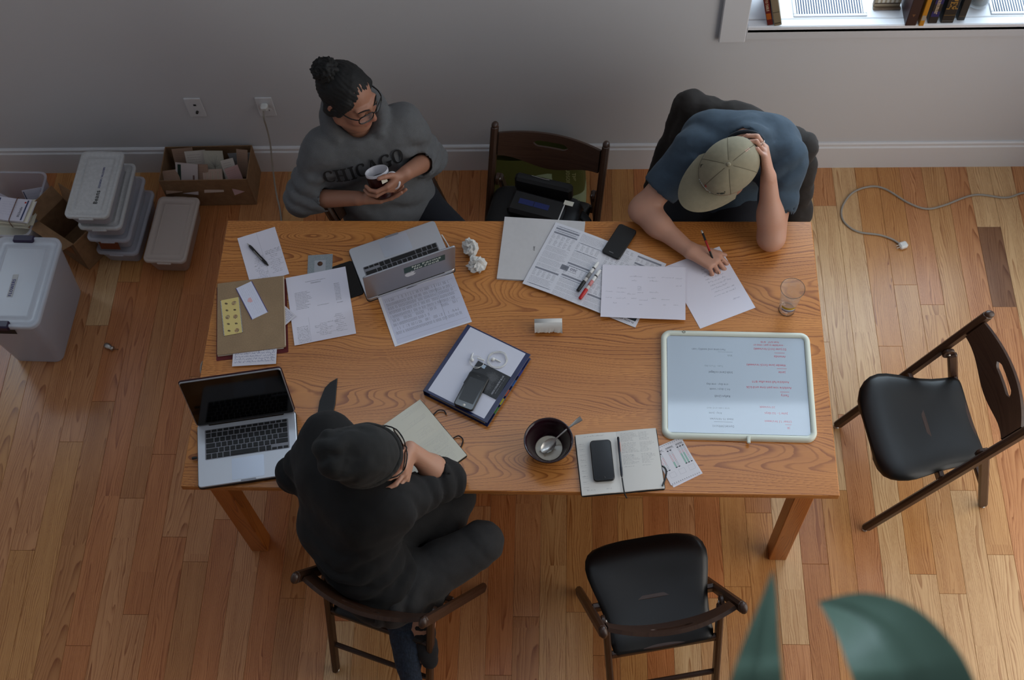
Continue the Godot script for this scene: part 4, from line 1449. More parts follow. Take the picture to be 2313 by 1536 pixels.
func notebook(label: String, at: Vector3, yaw: float, w: float, d: float, seed_: int) -> Node3D:
	var t := thing("notebook", label, "notebook", at, deg_to_rad(yaw), "open notebooks on the table")
	part(t, "cover", Shape.new().prism(rounded(w + 0.006, d + 0.006, 0.008), 0.0, 0.0024, 0.0008).done(), mat("notebook_cover", Color(0.03, 0.03, 0.032), 0.55))
	for k in 2:
		var p := Page.new(300, 470, Color(0.84, 0.83, 0.77) if seed_ == 40 else Color(0.83, 0.82, 0.80), seed_ * 2 + k)
		if seed_ == 40:
			# written across the page: the lines run along its height
			for col in 3:
				for i in 11:
					var x := 30 + i * 9 + col * 90
					if x > 280 or (k == 0 and col < 2 and i > 3):
						continue
					var y0 := 24 + col * 20
					for y in range(y0, y0 + p.r.randi_range(60, 190)):
						if p.r.randf() < 0.45:
							p.dot(x + p.r.randf_range(-2, 3), y, Color(0.36, 0.36, 0.44), 0.55)
			p.line(Vector2(150, 60), Vector2(150, 400), Color(0.5, 0.5, 0.52), 0.4)
		elif k == 0:
			p.scrawl_line(60, 24, 150, 7, INK, 0.5)
			for i in 9:
				p.scrawl_line(18, 80 + i * 42, 36, 6, INK, 0.4)
				p.rect(18, 92 + i * 42, 44, 1, Color(0.6, 0.6, 0.62))
			p.scrawl_line(40, 440, 60, 6, INK, 0.4)
			p.scrawl_line(180, 440, 40, 6, INK, 0.4)
		else:
			for i in 27:
				if i % 9 == 7:
					continue
				p.scrawl_line(30, 24 + i * 10, p.r.randf_range(70, 130), 5, Color(0.35, 0.35, 0.38), 0.5)
				p.scrawl_line(165, 24 + i * 10, p.r.randf_range(50, 110), 5, Color(0.35, 0.35, 0.38), 0.45)
		var lift := func(u: float, _v: float) -> float:
			var away := 1.0 - u if k == 0 else u
			return 0.0042 * sin(minf(away * 2.6, PI)) * (1.0 - 0.4 * away)
		part(t, "page_block", Shape.new().sheet(w / 2, d, 0.0052, 12, 3, lift, moved((k - 0.5) * w / 2, 0.0025, 0)).done(), page_mat("notebook_page_%d_%d" % [seed_, k], p, 0.85))
	return t


func whiteboard() -> void:
	var t := thing("whiteboard", "white framed dry-erase board with red and black notes lying on the table", "whiteboard", Vector3(0.532, TOP, -1.849), deg_to_rad(-1.4))
	var w := 0.496
	var d := 0.398
	var outer := rounded(w, d, 0.032, 8)
	var inner := rounded(w - 0.038, d - 0.038, 0.016, 8)
	var mid := rounded(w - 0.018, d - 0.018, 0.024, 8)
	var s := Shape.new()
	s.smooth(1)
	var rings := [[outer, 0.0], [outer, 0.011], [rounded(w - 0.004, d - 0.004, 0.030, 8), 0.0165], [mid, 0.019], [rounded(w - 0.032, d - 0.032, 0.018, 8), 0.0172], [inner, 0.0115]]
	for k in rings.size() - 1:
		for i in outer.size():
			var j := (i + 1) % outer.size()
			var P := func(r: int, q: int) -> Vector3: return Vector3(rings[r][0][q].x, rings[r][1], rings[r][0][q].y)
			s.quad(P.call(k, j), P.call(k, i), P.call(k + 1, i), P.call(k + 1, j))
	part(t, "frame", s.done(), mat("board_frame", Color(0.82, 0.84, 0.79), 0.38))
	var p := Page.new(920, 720, Color(0.70, 0.75, 0.80), 50)
	var red := Color(0.72, 0.12, 0.16)
	var ink := Color(0.26, 0.28, 0.32)
	# written by somebody on the far side, so all of it stands on its head; places are measured on the turned page
	for q in [["IR", 140, 66, 17], ["Oliver 12 hrs/week", 205, 110, 17], ["June 5 - SU days", 215, 168, 17], ["20 hrs/week", 270, 212, 15],
			["Terry", 150, 300, 18], ["Available now part-time until 6/26", 252, 356, 16], ["Available full time after 8/11", 240, 398, 16],
			["Janie", 160, 472, 17], ["Weeder June-Oct (6 hrs/week)", 262, 524, 16],
			["Amanda", 168, 590, 17], ["EU June-Oct (5 hrs/week)", 230, 646, 16], ["- available to part time on", 235, 676, 15], ["from 6/17 - 8/18", 228, 700, 14]]:
		p.text(q[0], q[1], q[2] - 14, q[3] - 2, red, 0.0, false, 0.85, true)
	for q in [[140, 74, 40], [150, 311, 60], [160, 484, 64], [168, 603, 68]]:
		p.rect(q[0] - q[2] / 2, q[1], q[2], 2, red)
	for q in [["Daniel (Wilson)", 560, 66, 17, 0.9], ["Week 15-18 hrs/wk", 570, 118, 15, 0.8], ["May - June", 610, 160, 15, 0.7], ["one crew and lead", 590, 196, 15, 0.5],
			["Kellyn (2nd)", 560, 284, 16, 0.85], ["Fri 3 days / week", 575, 336, 15, 0.6], ["one day - one day", 590, 372, 15, 0.7], ["Irish (land college)", 566, 462, 16, 0.8],
			["Tues - Thurs day", 610, 508, 14, 0.35], ["Vick", 500, 590, 15, 0.6], ["Part time and weekly loan", 640, 634, 16, 0.6]]:
		p.text(q[0], q[1], q[2] - 14, q[3] - 2, ink, 0.0, false, q[4], true)
	p.rect(500, 82, 120, 2, ink)
	p.rect(480, 602, 100, 1, ink)
	p.upside_down()
	var m := page_mat("board_face", p, 0.06)
	m.clearcoat_enabled = false
	part(t, "writing_surface", Shape.new().sheet(w - 0.040, d - 0.040, 0.002, 1, 1, func(_u, _v): return 0.0095).done(), m)
	part(t, "pen_clip", Shape.new().box(Vector3(0.011, 0.008, 0.026), 0.002, moved(0.028, 0.0175, d / 2 + 0.002)).done(), mat("clip_plastic", Color(0.78, 0.80, 0.76), 0.35))
	part(t, "emblem", Shape.new().tube(curve([Vector3(-0.178, 0.0192, -0.191), Vector3(-0.172, 0.0194, -0.194), Vector3(-0.166, 0.0192, -0.190), Vector3(-0.172, 0.0192, -0.187), Vector3(-0.177, 0.0192, -0.190)], 0.003), 0.0007, 6).done(), M.black_plastic)
	mat("magnet_grey", Color(0.30, 0.31, 0.34), 0.5)


func bowl_glass_roll() -> void:
	# bowl with milk, and a spoon in it
	var at := Vector3(-0.085, TOP, -1.611)
	var t := thing("bowl", "deep plum glazed bowl with a little milk left in it", "bowl", at)
	var prof := [Vector2(0.0, 0.004), Vector2(0.028, 0.004), Vector2(0.030, 0.0), Vector2(0.036, 0.0), Vector2(0.038, 0.004), Vector2(0.050, 0.018), Vector2(0.062, 0.042), Vector2(0.0715, 0.070), Vector2(0.0765, 0.084), Vector2(0.0790, 0.0865), Vector2(0.0785, 0.0890), Vector2(0.0750, 0.0890), Vector2(0.0700, 0.0800), Vector2(0.0640, 0.062), Vector2(0.054, 0.038), Vector2(0.040, 0.018), Vector2(0.026, 0.010), Vector2(0.0, 0.008)]
	part(t, "body", Shape.new().lathe(prof, 48).done(), mat("plum_glaze", Color(0.135, 0.035, 0.075), 0.16))
	part(t, "milk", Shape.new().lathe([Vector2(0, 0.0245), Vector2(0.0430, 0.0245), Vector2(0.0445, 0.0250), Vector2(0.042, 0.0260), Vector2(0.0, 0.0258)], 36).done(), mat("milk_white", Color(0.78, 0.74, 0.67), 0.25))
	for q in [Vector3(-0.027, 0.0262, 0.013), Vector3(-0.012, 0.0262, 0.028), Vector3(0.020, 0.0262, 0.006)]:
		part(t, "bubble", Shape.new().lathe([Vector2(0.0020, 0.0), Vector2(0.0026, 0.0006), Vector2(0.0030, 0.0)], 12, Transform3D(Basis(), q)).done(), mat("bubble_tan", Color(0.55, 0.47, 0.38), 0.3))
	var spoon := thing("spoon", "steel spoon standing in the plum bowl", "spoon", at)
	var a := Vector3(0.104, 0.110, -0.066)
	var b := Vector3(0.019, 0.049, -0.019)
	var mid := a.lerp(b, 0.55) + Vector3(0.0, 0.004, 0.0)
	var handle := curve([a, a.lerp(mid, 0.5) + Vector3(0, 0.002, 0), mid, b], 0.008)
	var rad := PackedFloat32Array()
	for i in handle.size():
		var f := float(i) / (handle.size() - 1)
		rad.append(lerpf(0.0085, 0.0030, smoothstep(0.0, 0.55, f)))
	part(spoon, "handle", Shape.new().tube(handle, rad, 12, 1, 0.28).done(), M.steel)
	var s := Shape.new()
	s.smooth(1)
	var bx := Transform3D(Basis(Vector3.UP, atan2(0.098, -0.096)) * Basis(Vector3.RIGHT, -0.22), b)
	for side in 2:
		for i in 10:
			for k in 14:
				var P := func(ii: int, kk: int) -> Vector3:
					var r := ii / 10.0
					var ang := TAU * kk / 14
					var q := Vector3(sin(ang) * r * 0.0195, 0, -0.028 - cos(ang) * r * 0.030)
					q.y = -0.0085 * (1.0 - r * r) + (0.0012 if side == 0 else 0.0)
					return bx * q
				if side == 0:
					s.quad(P.call(i, k), P.call(i, k + 1), P.call(i + 1, k + 1), P.call(i + 1, k))
				else:
					s.quad(P.call(i, k + 1), P.call(i, k), P.call(i + 1, k), P.call(i + 1, k + 1))
	part(spoon, "spoon_bowl", s.done(), M.steel)

	# drinking glass
	var g := mat("drinking_glass", Color(0.80, 0.84, 0.84, 0.10), 0.02)
	g.transparency = BaseMaterial3D.TRANSPARENCY_ALPHA
	var gl := thing("drinking_glass", "empty tall glass with a yellow and blue picture near its base", "glass", Vector3(0.719, TOP, -2.141))
	part(gl, "glass_body", Shape.new().lathe([Vector2(0, 0.0), Vector2(0.0255, 0.0), Vector2(0.0275, 0.003), Vector2(0.0290, 0.030), Vector2(0.0365, 0.110), Vector2(0.0405, 0.139), Vector2(0.0400, 0.1405), Vector2(0.0388, 0.139), Vector2(0.0347, 0.110), Vector2(0.0272, 0.032), Vector2(0.0245, 0.016), Vector2(0.0, 0.0135)], 48).done(), g)
	var rim := mat("glass_rim", Color(0.28, 0.22, 0.15, 0.5), 0.3)
	rim.transparency = BaseMaterial3D.TRANSPARENCY_ALPHA
	for q in [[0.0399, 0.1395, 0.0011], [0.0262, 0.002, 0.0016]]:
		var ring := PackedVector3Array()
		for i in 41:
			ring.append(Vector3(cos(TAU * i / 40) * q[0], q[1], sin(TAU * i / 40) * q[0]))
		part(gl, "rim", Shape.new().tube(ring, q[2], 6, 1, 1.0, true).done(), rim)
	for q in [[0.050, 0.062, Color(0.70, 0.58, 0.10), "picture_yellow"], [0.040, 0.050, Color(0.70, 0.74, 0.80), "picture_white"], [0.034, 0.040, Color(0.10, 0.16, 0.36), "picture_blue"]]:
		var sh := Shape.new()
		sh.smooth(1)
		for i in 12:
			var P := func(ii: int, y: float, out: float) -> Vector3:
				var ang := -0.75 + 1.5 * ii / 12.0 - 0.15
				var r := 0.0292 + (y - 0.030) * 0.0938 + out
				return Vector3(sin(ang) * r, y, cos(ang) * r)
			sh.quad(P.call(i, q[0], 0.0004), P.call(i + 1, q[0], 0.0004), P.call(i + 1, q[1], 0.0004), P.call(i, q[1], 0.0004))
			sh.quad(P.call(i + 1, q[0], 0.0001), P.call(i, q[0], 0.0001), P.call(i, q[1], 0.0001), P.call(i + 1, q[1], 0.0001))
		part(gl, "picture", sh.done(), mat(q[3], q[2], 0.4))

	# the tail of a paper roll
	var roll := thing("paper_roll", "short white paper roll with a torn loose end, in the middle of the table", "paper roll", Vector3(-0.0915, TOP + 0.0215, -2.070), deg_to_rad(1.7))
	var along := Transform3D(Basis(Vector3(0, -1, 0), Vector3(1, 0, 0), Vector3(0, 0, 1)), Vector3(-0.047, 0, 0))
	part(roll, "core", Shape.new().lathe([Vector2(0.0195, 0.0), Vector2(0.0210, 0.0), Vector2(0.0212, 0.047), Vector2(0.0210, 0.094), Vector2(0.0195, 0.094), Vector2(0.0195, 0.0)], 28, along).done(), mat("tissue", Color(0.80, 0.79, 0.77), 0.9))
	var flap := Shape.new()
	flap.smooth(1)
	var rr := noise(61, 1.0, 2)
	for face in 2:
		for i in 24:
			for k in 8:
				var P := func(ii: int, kk: int) -> Vector3:
					var u := ii / 24.0
					var torn := 0.010 * rr.get_noise_2d(u * 9.0, 0.0) + 0.006 * rr.get_noise_2d(u * 30.0, 5.0) + 0.010 * smoothstep(0.6, 1.0, u)
					var v := kk / 8.0
					var ang := 0.2 + 1.35 * v
					var r := 0.0219 - face * 0.0005
					var q := Vector3(-0.047 + 0.094 * u, cos(ang) * r, sin(ang) * r)
					if v > 0.7:
						q.z += (v - 0.7) * (0.016 + torn * 1.2)
						q.y -= (v - 0.7) * 0.026 - 0.006 * (v - 0.7)
					return Vector3(q.x, maxf(q.y, -0.0208 + face * 0.0004), q.z)
				if face == 0:
					flap.quad(P.call(i, k + 1), P.call(i + 1, k + 1), P.call(i + 1, k), P.call(i, k))
				else:
					flap.quad(P.call(i, k), P.call(i + 1, k), P.call(i + 1, k + 1), P.call(i, k + 1))
	part(roll, "loose_end", flap.done(), M.tissue)

	# crumpled napkin in two lumps
	var nap := thing("napkin", "white crumpled paper napkin right of the silver laptop", "napkin", Vector3(-0.357, TOP, -2.345))
	for q in [[Vector3(-0.012, 0, -0.038), Vector3(0.030, 0.030, 0.040), 71, 0.3], [Vector3(0.010, 0, 0.032), Vector3(0.036, 0.026, 0.034), 72, 1.0]]:
		var n := noise(q[2], 1.0, 2)
		var sh := Shape.new()
		var st := 18
		var P := func(i: int, k: int) -> Vector3:
			var th := PI * i / 12.0
			var ph := TAU * (k % st) / st
			var dvec := Vector3(sin(th) * cos(ph), cos(th), sin(th) * sin(ph))
			var r := 1.0 + 0.55 * absf(n.get_noise_3d(dvec.x * 2.2, dvec.y * 2.2, dvec.z * 2.2)) - 0.25 + 0.3 * n.get_noise_3d(dvec.x * 5.0, dvec.y * 5.0, dvec.z * 5.0)
			var o: Vector3 = dvec * q[1] * r
			o.y = maxf(o.y + q[1].y * 0.8, 0.0005)
			return q[0] + o.rotated(Vector3.UP, q[3])
		for i in 12:
			for k in st:
				sh.quad(P.call(i + 1, k + 1), P.call(i + 1, k), P.call(i, k), P.call(i, k + 1))
		part(nap, "crumple", sh.done(), M.tissue)


# ---------------------------------------------------------------- tubs, boxes and cords along the wall

# an open tub with sloping walls and a turned-out rim
func tub(wb: float, db: float, wt: float, dt: float, h: float, r: float, thick := 0.002) -> ArrayMesh:
	var s := Shape.new()
	s.smooth(1)
	var rings := [[rounded(wb - 0.01, db - 0.01, r), 0.0], [rounded(wb, db, r), 0.006], [rounded(wt, dt, r), h - 0.004], [rounded(wt + 0.012, dt + 0.012, r + 0.004), h - 0.004], [rounded(wt + 0.012, dt + 0.012, r + 0.004), h], [rounded(wt - thick * 2, dt - thick * 2, r), h], [rounded(wb - thick * 2, db - thick * 2, r), 0.004]]
	var n: int = rings[0][0].size()
	var P := func(k: int, i: int) -> Vector3: return Vector3(rings[k][0][i % n].x, rings[k][1], rings[k][0][i % n].y)
	for k in rings.size() - 1:
		s.smooth(k + 1)
		for i in n:
			s.quad(P.call(k, i + 1), P.call(k, i), P.call(k + 1, i), P.call(k + 1, i + 1))
	s.flat()
	for i in range(1, n - 1):
		s.tri(P.call(0, 0), P.call(0, i), P.call(0, i + 1))
		s.tri(P.call(6, 0), P.call(6, i + 1), P.call(6, i))
	return s.done()


# a lid with a raised rounded rim, a flat shoulder and a sunken panel with a ridge round it
func lid(w: float, d: float, r: float, deep := 0.010) -> ArrayMesh:
	var s := Shape.new()
	var rings := [[rounded(w, d, r, 6), 0.0], [rounded(w, d, r, 6), deep], [rounded(w - 0.006, d - 0.006, r - 0.002, 6), deep + 0.003], [rounded(w - 0.022, d - 0.022, r - 0.006, 6), deep + 0.003], [rounded(w - 0.032, d - 0.032, r - 0.008, 6), deep - 0.003], [rounded(w * 0.64, d * 0.78, 0.006, 6), deep - 0.003], [rounded(w * 0.61, d * 0.76, 0.005, 6), deep + 0.001], [rounded(w * 0.58, d * 0.74, 0.004, 6), deep - 0.003]]
	var n: int = rings[0][0].size()
	var P := func(k: int, i: int) -> Vector3: return Vector3(rings[k][0][i % n].x, rings[k][1], rings[k][0][i % n].y)
	for k in rings.size() - 1:
		s.smooth(1 if k < 3 else 2)
		for i in n:
			s.quad(P.call(k, i + 1), P.call(k, i), P.call(k + 1, i), P.call(k + 1, i + 1))
	s.flat()
	for i in range(1, n - 1):
		s.tri(P.call(7, 0), P.call(7, i + 1), P.call(7, i))
		s.tri(P.call(0, 0), P.call(0, i), P.call(0, i + 1))
	return s.done()


# an open carton: four walls, a floor, and flaps given as [side, angle, length]; sides are 0 = +x, 1 = +z, 2 = -x, 3 = -z
func carton(t: Node3D, w: float, d: float, h: float, m: Material, flaps: Array) -> void:
	var k := 0.004
	part(t, "floor_panel", Shape.new().box(Vector3(w, k, d), 0.0, moved(0, k / 2, 0)).done(), m)
	for s in [-1, 1]:
		part(t, "side_panel", Shape.new().box(Vector3(k, h, d), 0.001, moved(s * (w - k) / 2, h / 2, 0)).done(), m)
		part(t, "side_panel", Shape.new().box(Vector3(w - 2 * k, h, k), 0.001, moved(0, h / 2, s * (d - k) / 2)).done(), m)
	for f in flaps:
		var a := deg_to_rad([90, 0, -90, 180][f[0]])
		var out: float = [w, d, w, d][f[0]] / 2
		var wide: float = [d, w, d, w][f[0]]
		var x := Transform3D(Basis(Vector3.UP, a), Vector3.ZERO) * Transform3D(Basis(Vector3.RIGHT, deg_to_rad(f[1])), Vector3(0, h, out - k / 2))
		part(t, "flap", Shape.new().box(Vector3(wide - 0.004, f[2], k * 0.8), 0.001, moved(0, f[2] / 2, 0)).done(), m, x)


func shoe_tub(label: String, at: Vector3, yaw: float, lid_m: Material, body_m: Material, h := 0.100, fill := 0.5) -> Node3D:
	var t := thing("lidded_tub", label, "storage tub", at, deg_to_rad(yaw), "lidded plastic tubs on the floor")
	part(t, "tub", tub(0.145, 0.285, 0.168, 0.318, h - 0.012, 0.02), body_m)
	part(t, "lid", lid(0.184, 0.336, 0.024), lid_m, moved(0, h - 0.012, 0))
	for s in [-1, 1]:
		part(t, "lid_tab", Shape.new().box(Vector3(0.06, 0.008, 0.008), 0.002, moved(0, h - 0.010, s * 0.170)).done(), lid_m)
	if fill > 0.0:
		part(t, "contents", Shape.new().box(Vector3(0.128, (h - 0.03) * fill, 0.262), 0.008, moved(0, 0.006 + (h - 0.03) * fill / 2, 0)).done(), M.tub_contents)
	return t


func make_left_things() -> void:
	var milky := mat("milky_plastic", Color(0.84, 0.86, 0.90, 0.60), 0.27)
	milky.transparency = BaseMaterial3D.TRANSPARENCY_ALPHA
	var haze := mat("hazy_plastic", Color(0.80, 0.80, 0.84, 0.46), 0.3)
	haze.transparency = BaseMaterial3D.TRANSPARENCY_ALPHA
	var lid_white := textured("lid_white", mottled(256, 130, 0.10, 0.05, 0.05), 0.5, Vector3(4, 4, 4), Color(0.80, 0.80, 0.80))
	lid_white.uv1_triplanar = true
	mat("lid_beige", Color(0.74, 0.68, 0.64), 0.5)
	mat("tub_contents", Color(0.55, 0.50, 0.47), 0.8)
	mat("tub_beige", Color(0.62, 0.52, 0.46), 0.55)
	mat("latch_purple", Color(0.13, 0.08, 0.22), 0.4)
	mat("marker_blue", Color(0.14, 0.15, 0.42), 0.7)
	mat("label_tape", Color(0.72, 0.72, 0.72), 0.7)
	var up_flat := Basis(Vector3(0, 0, -1), Vector3(-1, 0, 0), Vector3(0, 1, 0))   # lettering that reads along -z, lying face up

	# big tote with purple latches
	var t := thing("storage_tote", "big clear plastic tote with two purple latches, in front of the other boxes", "storage tote", Vector3(-2.212, 0, -2.512), deg_to_rad(-1.8))
	part(t, "tub", tub(0.205, 0.360, 0.258, 0.404, 0.335, 0.03, 0.003), M.hazy_plastic)
	part(t, "lid", lid(0.274, 0.420, 0.038, 0.014), M.milky_plastic, moved(0, 0.331, 0))
	for s in [-1, 1]:
		part(t, "latch", Shape.new().box(Vector3(0.088, 0.030, 0.034), 0.006, moved(-0.022, 0.338, s * 0.200)).done(), M.latch_purple)
	var bag_n := noise(141, 9.0, 3)
	for q in [[Vector3(-0.01, 0.09, -0.06), Vector3(0.085, 0.080, 0.105)], [Vector3(0.02, 0.13, 0.07), Vector3(0.080, 0.085, 0.085)], [Vector3(0.03, 0.22, -0.02), Vector3(0.065, 0.07, 0.11)]]:
		var b := Shape.new()
		for i in 10:
			for k in 16:
				var P := func(ii: int, kk: int) -> Vector3:
					var th := PI * ii / 10.0
					var ph := TAU * (kk % 16) / 16.0
					var dv := Vector3(sin(th) * cos(ph), cos(th), sin(th) * sin(ph))
					return q[0] + dv * q[1] * (1.0 + 0.35 * bag_n.get_noise_3dv(dv * 0.3 + q[0]))
				b.quad(P.call(i + 1, k + 1), P.call(i + 1, k), P.call(i, k), P.call(i, k + 1))
		part(t, "plastic_bag", b.done(), M.milky_plastic)
	part(t, "label", Shape.new().box(Vector3(0.022, 0.0004, 0.105), 0.0, moved(-0.012, 0.3428, 0.02)).done(), M.label_tape)
	part(t, "label_lettering", lettering("FLOWERS", 0.0130, 0.0003), M.marker_blue, Transform3D(up_flat, Vector3(-0.012, 0.3433, 0.03)))
	part(t, "maker_label", Shape.new().box(Vector3(0.085, 0.028, 0.0006), 0.0, Transform3D(Basis(Vector3.RIGHT, -0.07), Vector3(-0.012, 0.296, 0.2035))).done(), mat("maker_dark", Color(0.09, 0.09, 0.11), 0.6))

	# the stack of four lidded tubs
	var a := shoe_tub("clear lidded tub at the very bottom of the stack of four", Vector3(-1.936, 0, -2.968), -3.5, M.hazy_plastic, M.hazy_plastic, 0.100, 0.75)
	a = shoe_tub("clear lidded tub with a brown end label, second from the bottom of the stack", Vector3(-1.946, 0.104, -2.972), -2.5, M.hazy_plastic, M.hazy_plastic, 0.090, 0.6)
	mat("label_brown", Color(0.44, 0.21, 0.08), 0.75)
	part(a, "label", Shape.new().box(Vector3(0.085, 0.050, 0.0008), 0.0, Transform3D(Basis(Vector3.RIGHT, -0.17), Vector3(-0.01, 0.040, 0.158))).done(), M.label_brown)
	shoe_tub("clear tub with white rimmed lid just under the topmost tub of the stack", Vector3(-1.953, 0.198, -2.968), -1.0, M.lid_white, M.hazy_plastic, 0.090, 0.7)
	a = shoe_tub("tub with dirty white lid lettered in blue, topmost of the stack of four", Vector3(-1.972, 0.292, -2.960), -1.9, M.lid_white, M.hazy_plastic, 0.088, 0.5)
	part(a, "lettering", lettering("SQUASH / ALLIUMS", 0.0085, 0.0003), M.marker_blue, Transform3D(up_flat, Vector3(0.020, 0.0834, -0.035)))
	part(a, "lettering", lettering("Beans", 0.017, 0.0003), M.print_black, Transform3D(up_flat, Vector3(0.022, 0.0834, 0.065)))
	shoe_tub("beige lidded tub standing by itself between the stack and the table", Vector3(-1.722, 0, -2.918), -2.6, M.lid_beige, M.tub_beige, 0.112, 0.0)

	# carton of seed packets by the wall
	var box := thing("carton", "low brown carton full of seed packets against the wall", "cardboard box", Vector3(-1.600, 0, -3.212), deg_to_rad(0.8))
	carton(box, 0.385, 0.186, 0.185, M.kraft_board, [])
	var packs := [[-0.150, 8, -0.5, 0.07, 0.10, "tan", 0.06], [-0.085, -8, -0.35, 0.10, 0.135, "green", 0.05], [-0.045, 4, -0.2, 0.09, 0.15, "white", -0.01], [-0.02, -3, -0.3, 0.06, 0.12, "tan", 0.045], [0.03, 2, -0.55, 0.085, 0.10, "red", 0.06],
		[0.035, -2, -0.12, 0.085, 0.165, "tree", 0.0], [0.105, 16, -0.30, 0.055, 0.135, "white", 0.03], [0.130, 24, -0.40, 0.06, 0.12, "pink", 0.06], [0.150, -8, -0.2, 0.05, 0.125, "tan", -0.03], [-0.11, 5, -0.1, 0.09, 0.12, "tan", -0.05]]
	var tones := {"tan": Color(0.62, 0.50, 0.42), "green": Color(0.76, 0.70, 0.68), "white": Color(0.76, 0.72, 0.68), "red": Color(0.72, 0.62, 0.56), "tree": Color(0.72, 0.70, 0.64), "pink": Color(0.70, 0.55, 0.53)}
	var i := 0
	for q in packs:
		var id := "packet_" + str(q[5])
		if not M.has(id):
			var p := Page.new(128, 192, tones[q[5]], 160 + i)
			if q[5] == "green":
				p.rect(12, 10, 20, 182, Color(0.10, 0.18, 0.14))
				p.rect(100, 70, 10, 100, Color(0.42, 0.30, 0.26))
			elif q[5] == "tree":
				for k in 70:
					p.line(Vector2(64, 90), Vector2(64 + p.r.randf_range(-44, 44), 30 + p.r.randf_range(-14, 50)), Color(0.45, 0.45, 0.42), 0.35)
				p.rect(62, 80, 5, 66, Color(0.48, 0.44, 0.38))
				p.type_line(16, 160, 96, 5, INK, 0.6)
			elif q[5] == "red":
				for k in 9:
					p.line(Vector2(14 + k * 12, 20), Vector2(14 + k * 12, 150), [Color(0.62, 0.30, 0.28), Color(0.40, 0.52, 0.36), Color(0.66, 0.46, 0.40)][k % 3], 0.8, 2)
			else:
				for k in 6:
					p.type_line(14, 20 + k * 14, 80, 5, Color(0.36, 0.26, 0.24), 0.5)
			page_mat(id, p)
		var o := part(self, "seed_packet", Shape.new().sheet(q[3], q[4], 0.004, 4, 4, func(u: float, v: float) -> float: return 0.002 * sin(u * PI) * sin(v * PI)).done(), M[id],
			box.transform * Transform3D(Basis(Vector3.UP, deg_to_rad(q[1])) * Basis(Vector3.RIGHT, PI / 2 + q[2] - 0.35), Vector3(q[0], 0.118 + q[4] * 0.18, q[6])))
		var what: Array = ["tan seed packet at the left end of the carton by the wall", "pale seed packet with a dark green stripe in the carton", "white seed packet standing behind the green striped one", "tan packet edge beside the green striped seed packet", "seed packet with red and green lines in mid carton",
			"grey seed packet with a drawn tree, highest in the carton", "banded white packet right of the packet with the tree", "pinkish packet below the banded white packet", "small tan packet at the right end of the carton", "tan packet at the back left of the carton"]
		tag(o, what[i], "seed packet", "seed packets in the carton")
		i += 1

	# second carton, open and askew
	var c2 := thing("carton", "small brown carton standing open and askew between the left bin and the stack", "cardboard box", Vector3(-2.140, 0, -2.905), deg_to_rad(-34))
	carton(c2, 0.215, 0.150, 0.195, M.kraft_board, [[2, 38, 0.07], [1, 70, 0.055], [3, 10, 0.09]])
	part(c2, "tape_patch", Shape.new().box(Vector3(0.10, 0.06, 0.001), 0.0, moved(0.02, 0.11, 0.0757)).done(), mat("tape_tan", Color(0.58, 0.36, 0.18), 0.5))

	# left clear bin with cards
	var bin := thing("open_bin", "open clear plastic bin of cards, partly cut by the left picture edge", "plastic bin", Vector3(-2.400, 0, -2.982), deg_to_rad(-1.4))
	part(bin, "tub", tub(0.205, 0.290, 0.240, 0.325, 0.215, 0.028, 0.003), M.hazy_plastic)
	var cards := Page.new(256, 200, Color(0.82, 0.81, 0.86), 170)
	cards.rect(8, 10, 12, 180, Color(0.18, 0.21, 0.36))
	cards.rect(226, 10, 12, 180, Color(0.18, 0.21, 0.36))
	cards.rect(208, 24, 14, 14, Color(0.72, 0.16, 0.14))
	cards.text("Hillside", 200, 118, 17, INK, -PI / 2, true)
	for k in 6:
		cards.scrawl_line(50, 40 + k * 22, 110, 8, Color(0.5, 0.5, 0.6), 0.4)
	page_mat("card_print", cards)
	var bundle := thing("card_bundle", "bundle of white printed cards held by a brown band on the left bin", "card bundle", Vector3(-2.357, 0.205, -2.925), deg_to_rad(-6))
	for k in 7:
		part(bundle, "card", Shape.new().sheet(0.148, 0.112, 0.0012, 4, 2, func(u: float, _v: float) -> float: return 0.004 * absf(u - 0.5) * k * 0.35).done(), M.card_print if k > 4 else M.paper_warm, turned(0.012 * sin(k * 1.7), 0.002 + k * 0.0075, 0.006 * cos(k * 2.3), deg_to_rad(3.0 * sin(k * 2.0))))
		if k < 6:
			part(bundle, "card_wad", Shape.new().box(Vector3(0.142, 0.0052, 0.106), 0.0, turned(0.012 * sin(k * 1.7), 0.0062 + k * 0.0075, 0.006 * cos(k * 2.3), deg_to_rad(3.0 * sin(k * 2.0)))).done(), M.paper_warm)
	var band := PackedVector3Array()
	for k in 33:
		var an := TAU * k / 32
		band.append(Vector3(0.0, 0.025 + signf(sin(an)) * pow(absf(sin(an)), 0.25) * 0.027, signf(cos(an)) * pow(absf(cos(an)), 0.25) * 0.062))
	part(bundle, "rubber_band", Shape.new().tube(band, 0.0016, 6, 1, 1.0, true).done(), mat("band_brown", Color(0.42, 0.25, 0.16), 0.7))
	for q in [[Vector3(-2.325, 0.135, -3.05), 0.2, "white printed card standing at the back right of the left bin"], [Vector3(-2.455, 0.135, -3.02), -0.5, "white leaflet leaning at the left inside the left bin"]]:
		var o := part(self, "leaflet", Shape.new().sheet(0.09, 0.14, 0.0012, 2, 2, func(_u, _v): return 0.0).done(), M.card_print, Transform3D(Basis(Vector3.UP, q[1]) * Basis(Vector3.RIGHT, PI / 2 - 0.25), q[0]))
		tag(o, q[2], "leaflet", "loose leaflets in the left bin")
	var pile := part(self, "paper_pile", Shape.new().box(Vector3(0.17, 0.14, 0.10), 0.003).done(), M.paper_warm, turned(-2.385, 0.075, -2.885, deg_to_rad(-4)))
	tag(pile, "pile of cream papers at the near end of the left bin", "papers")

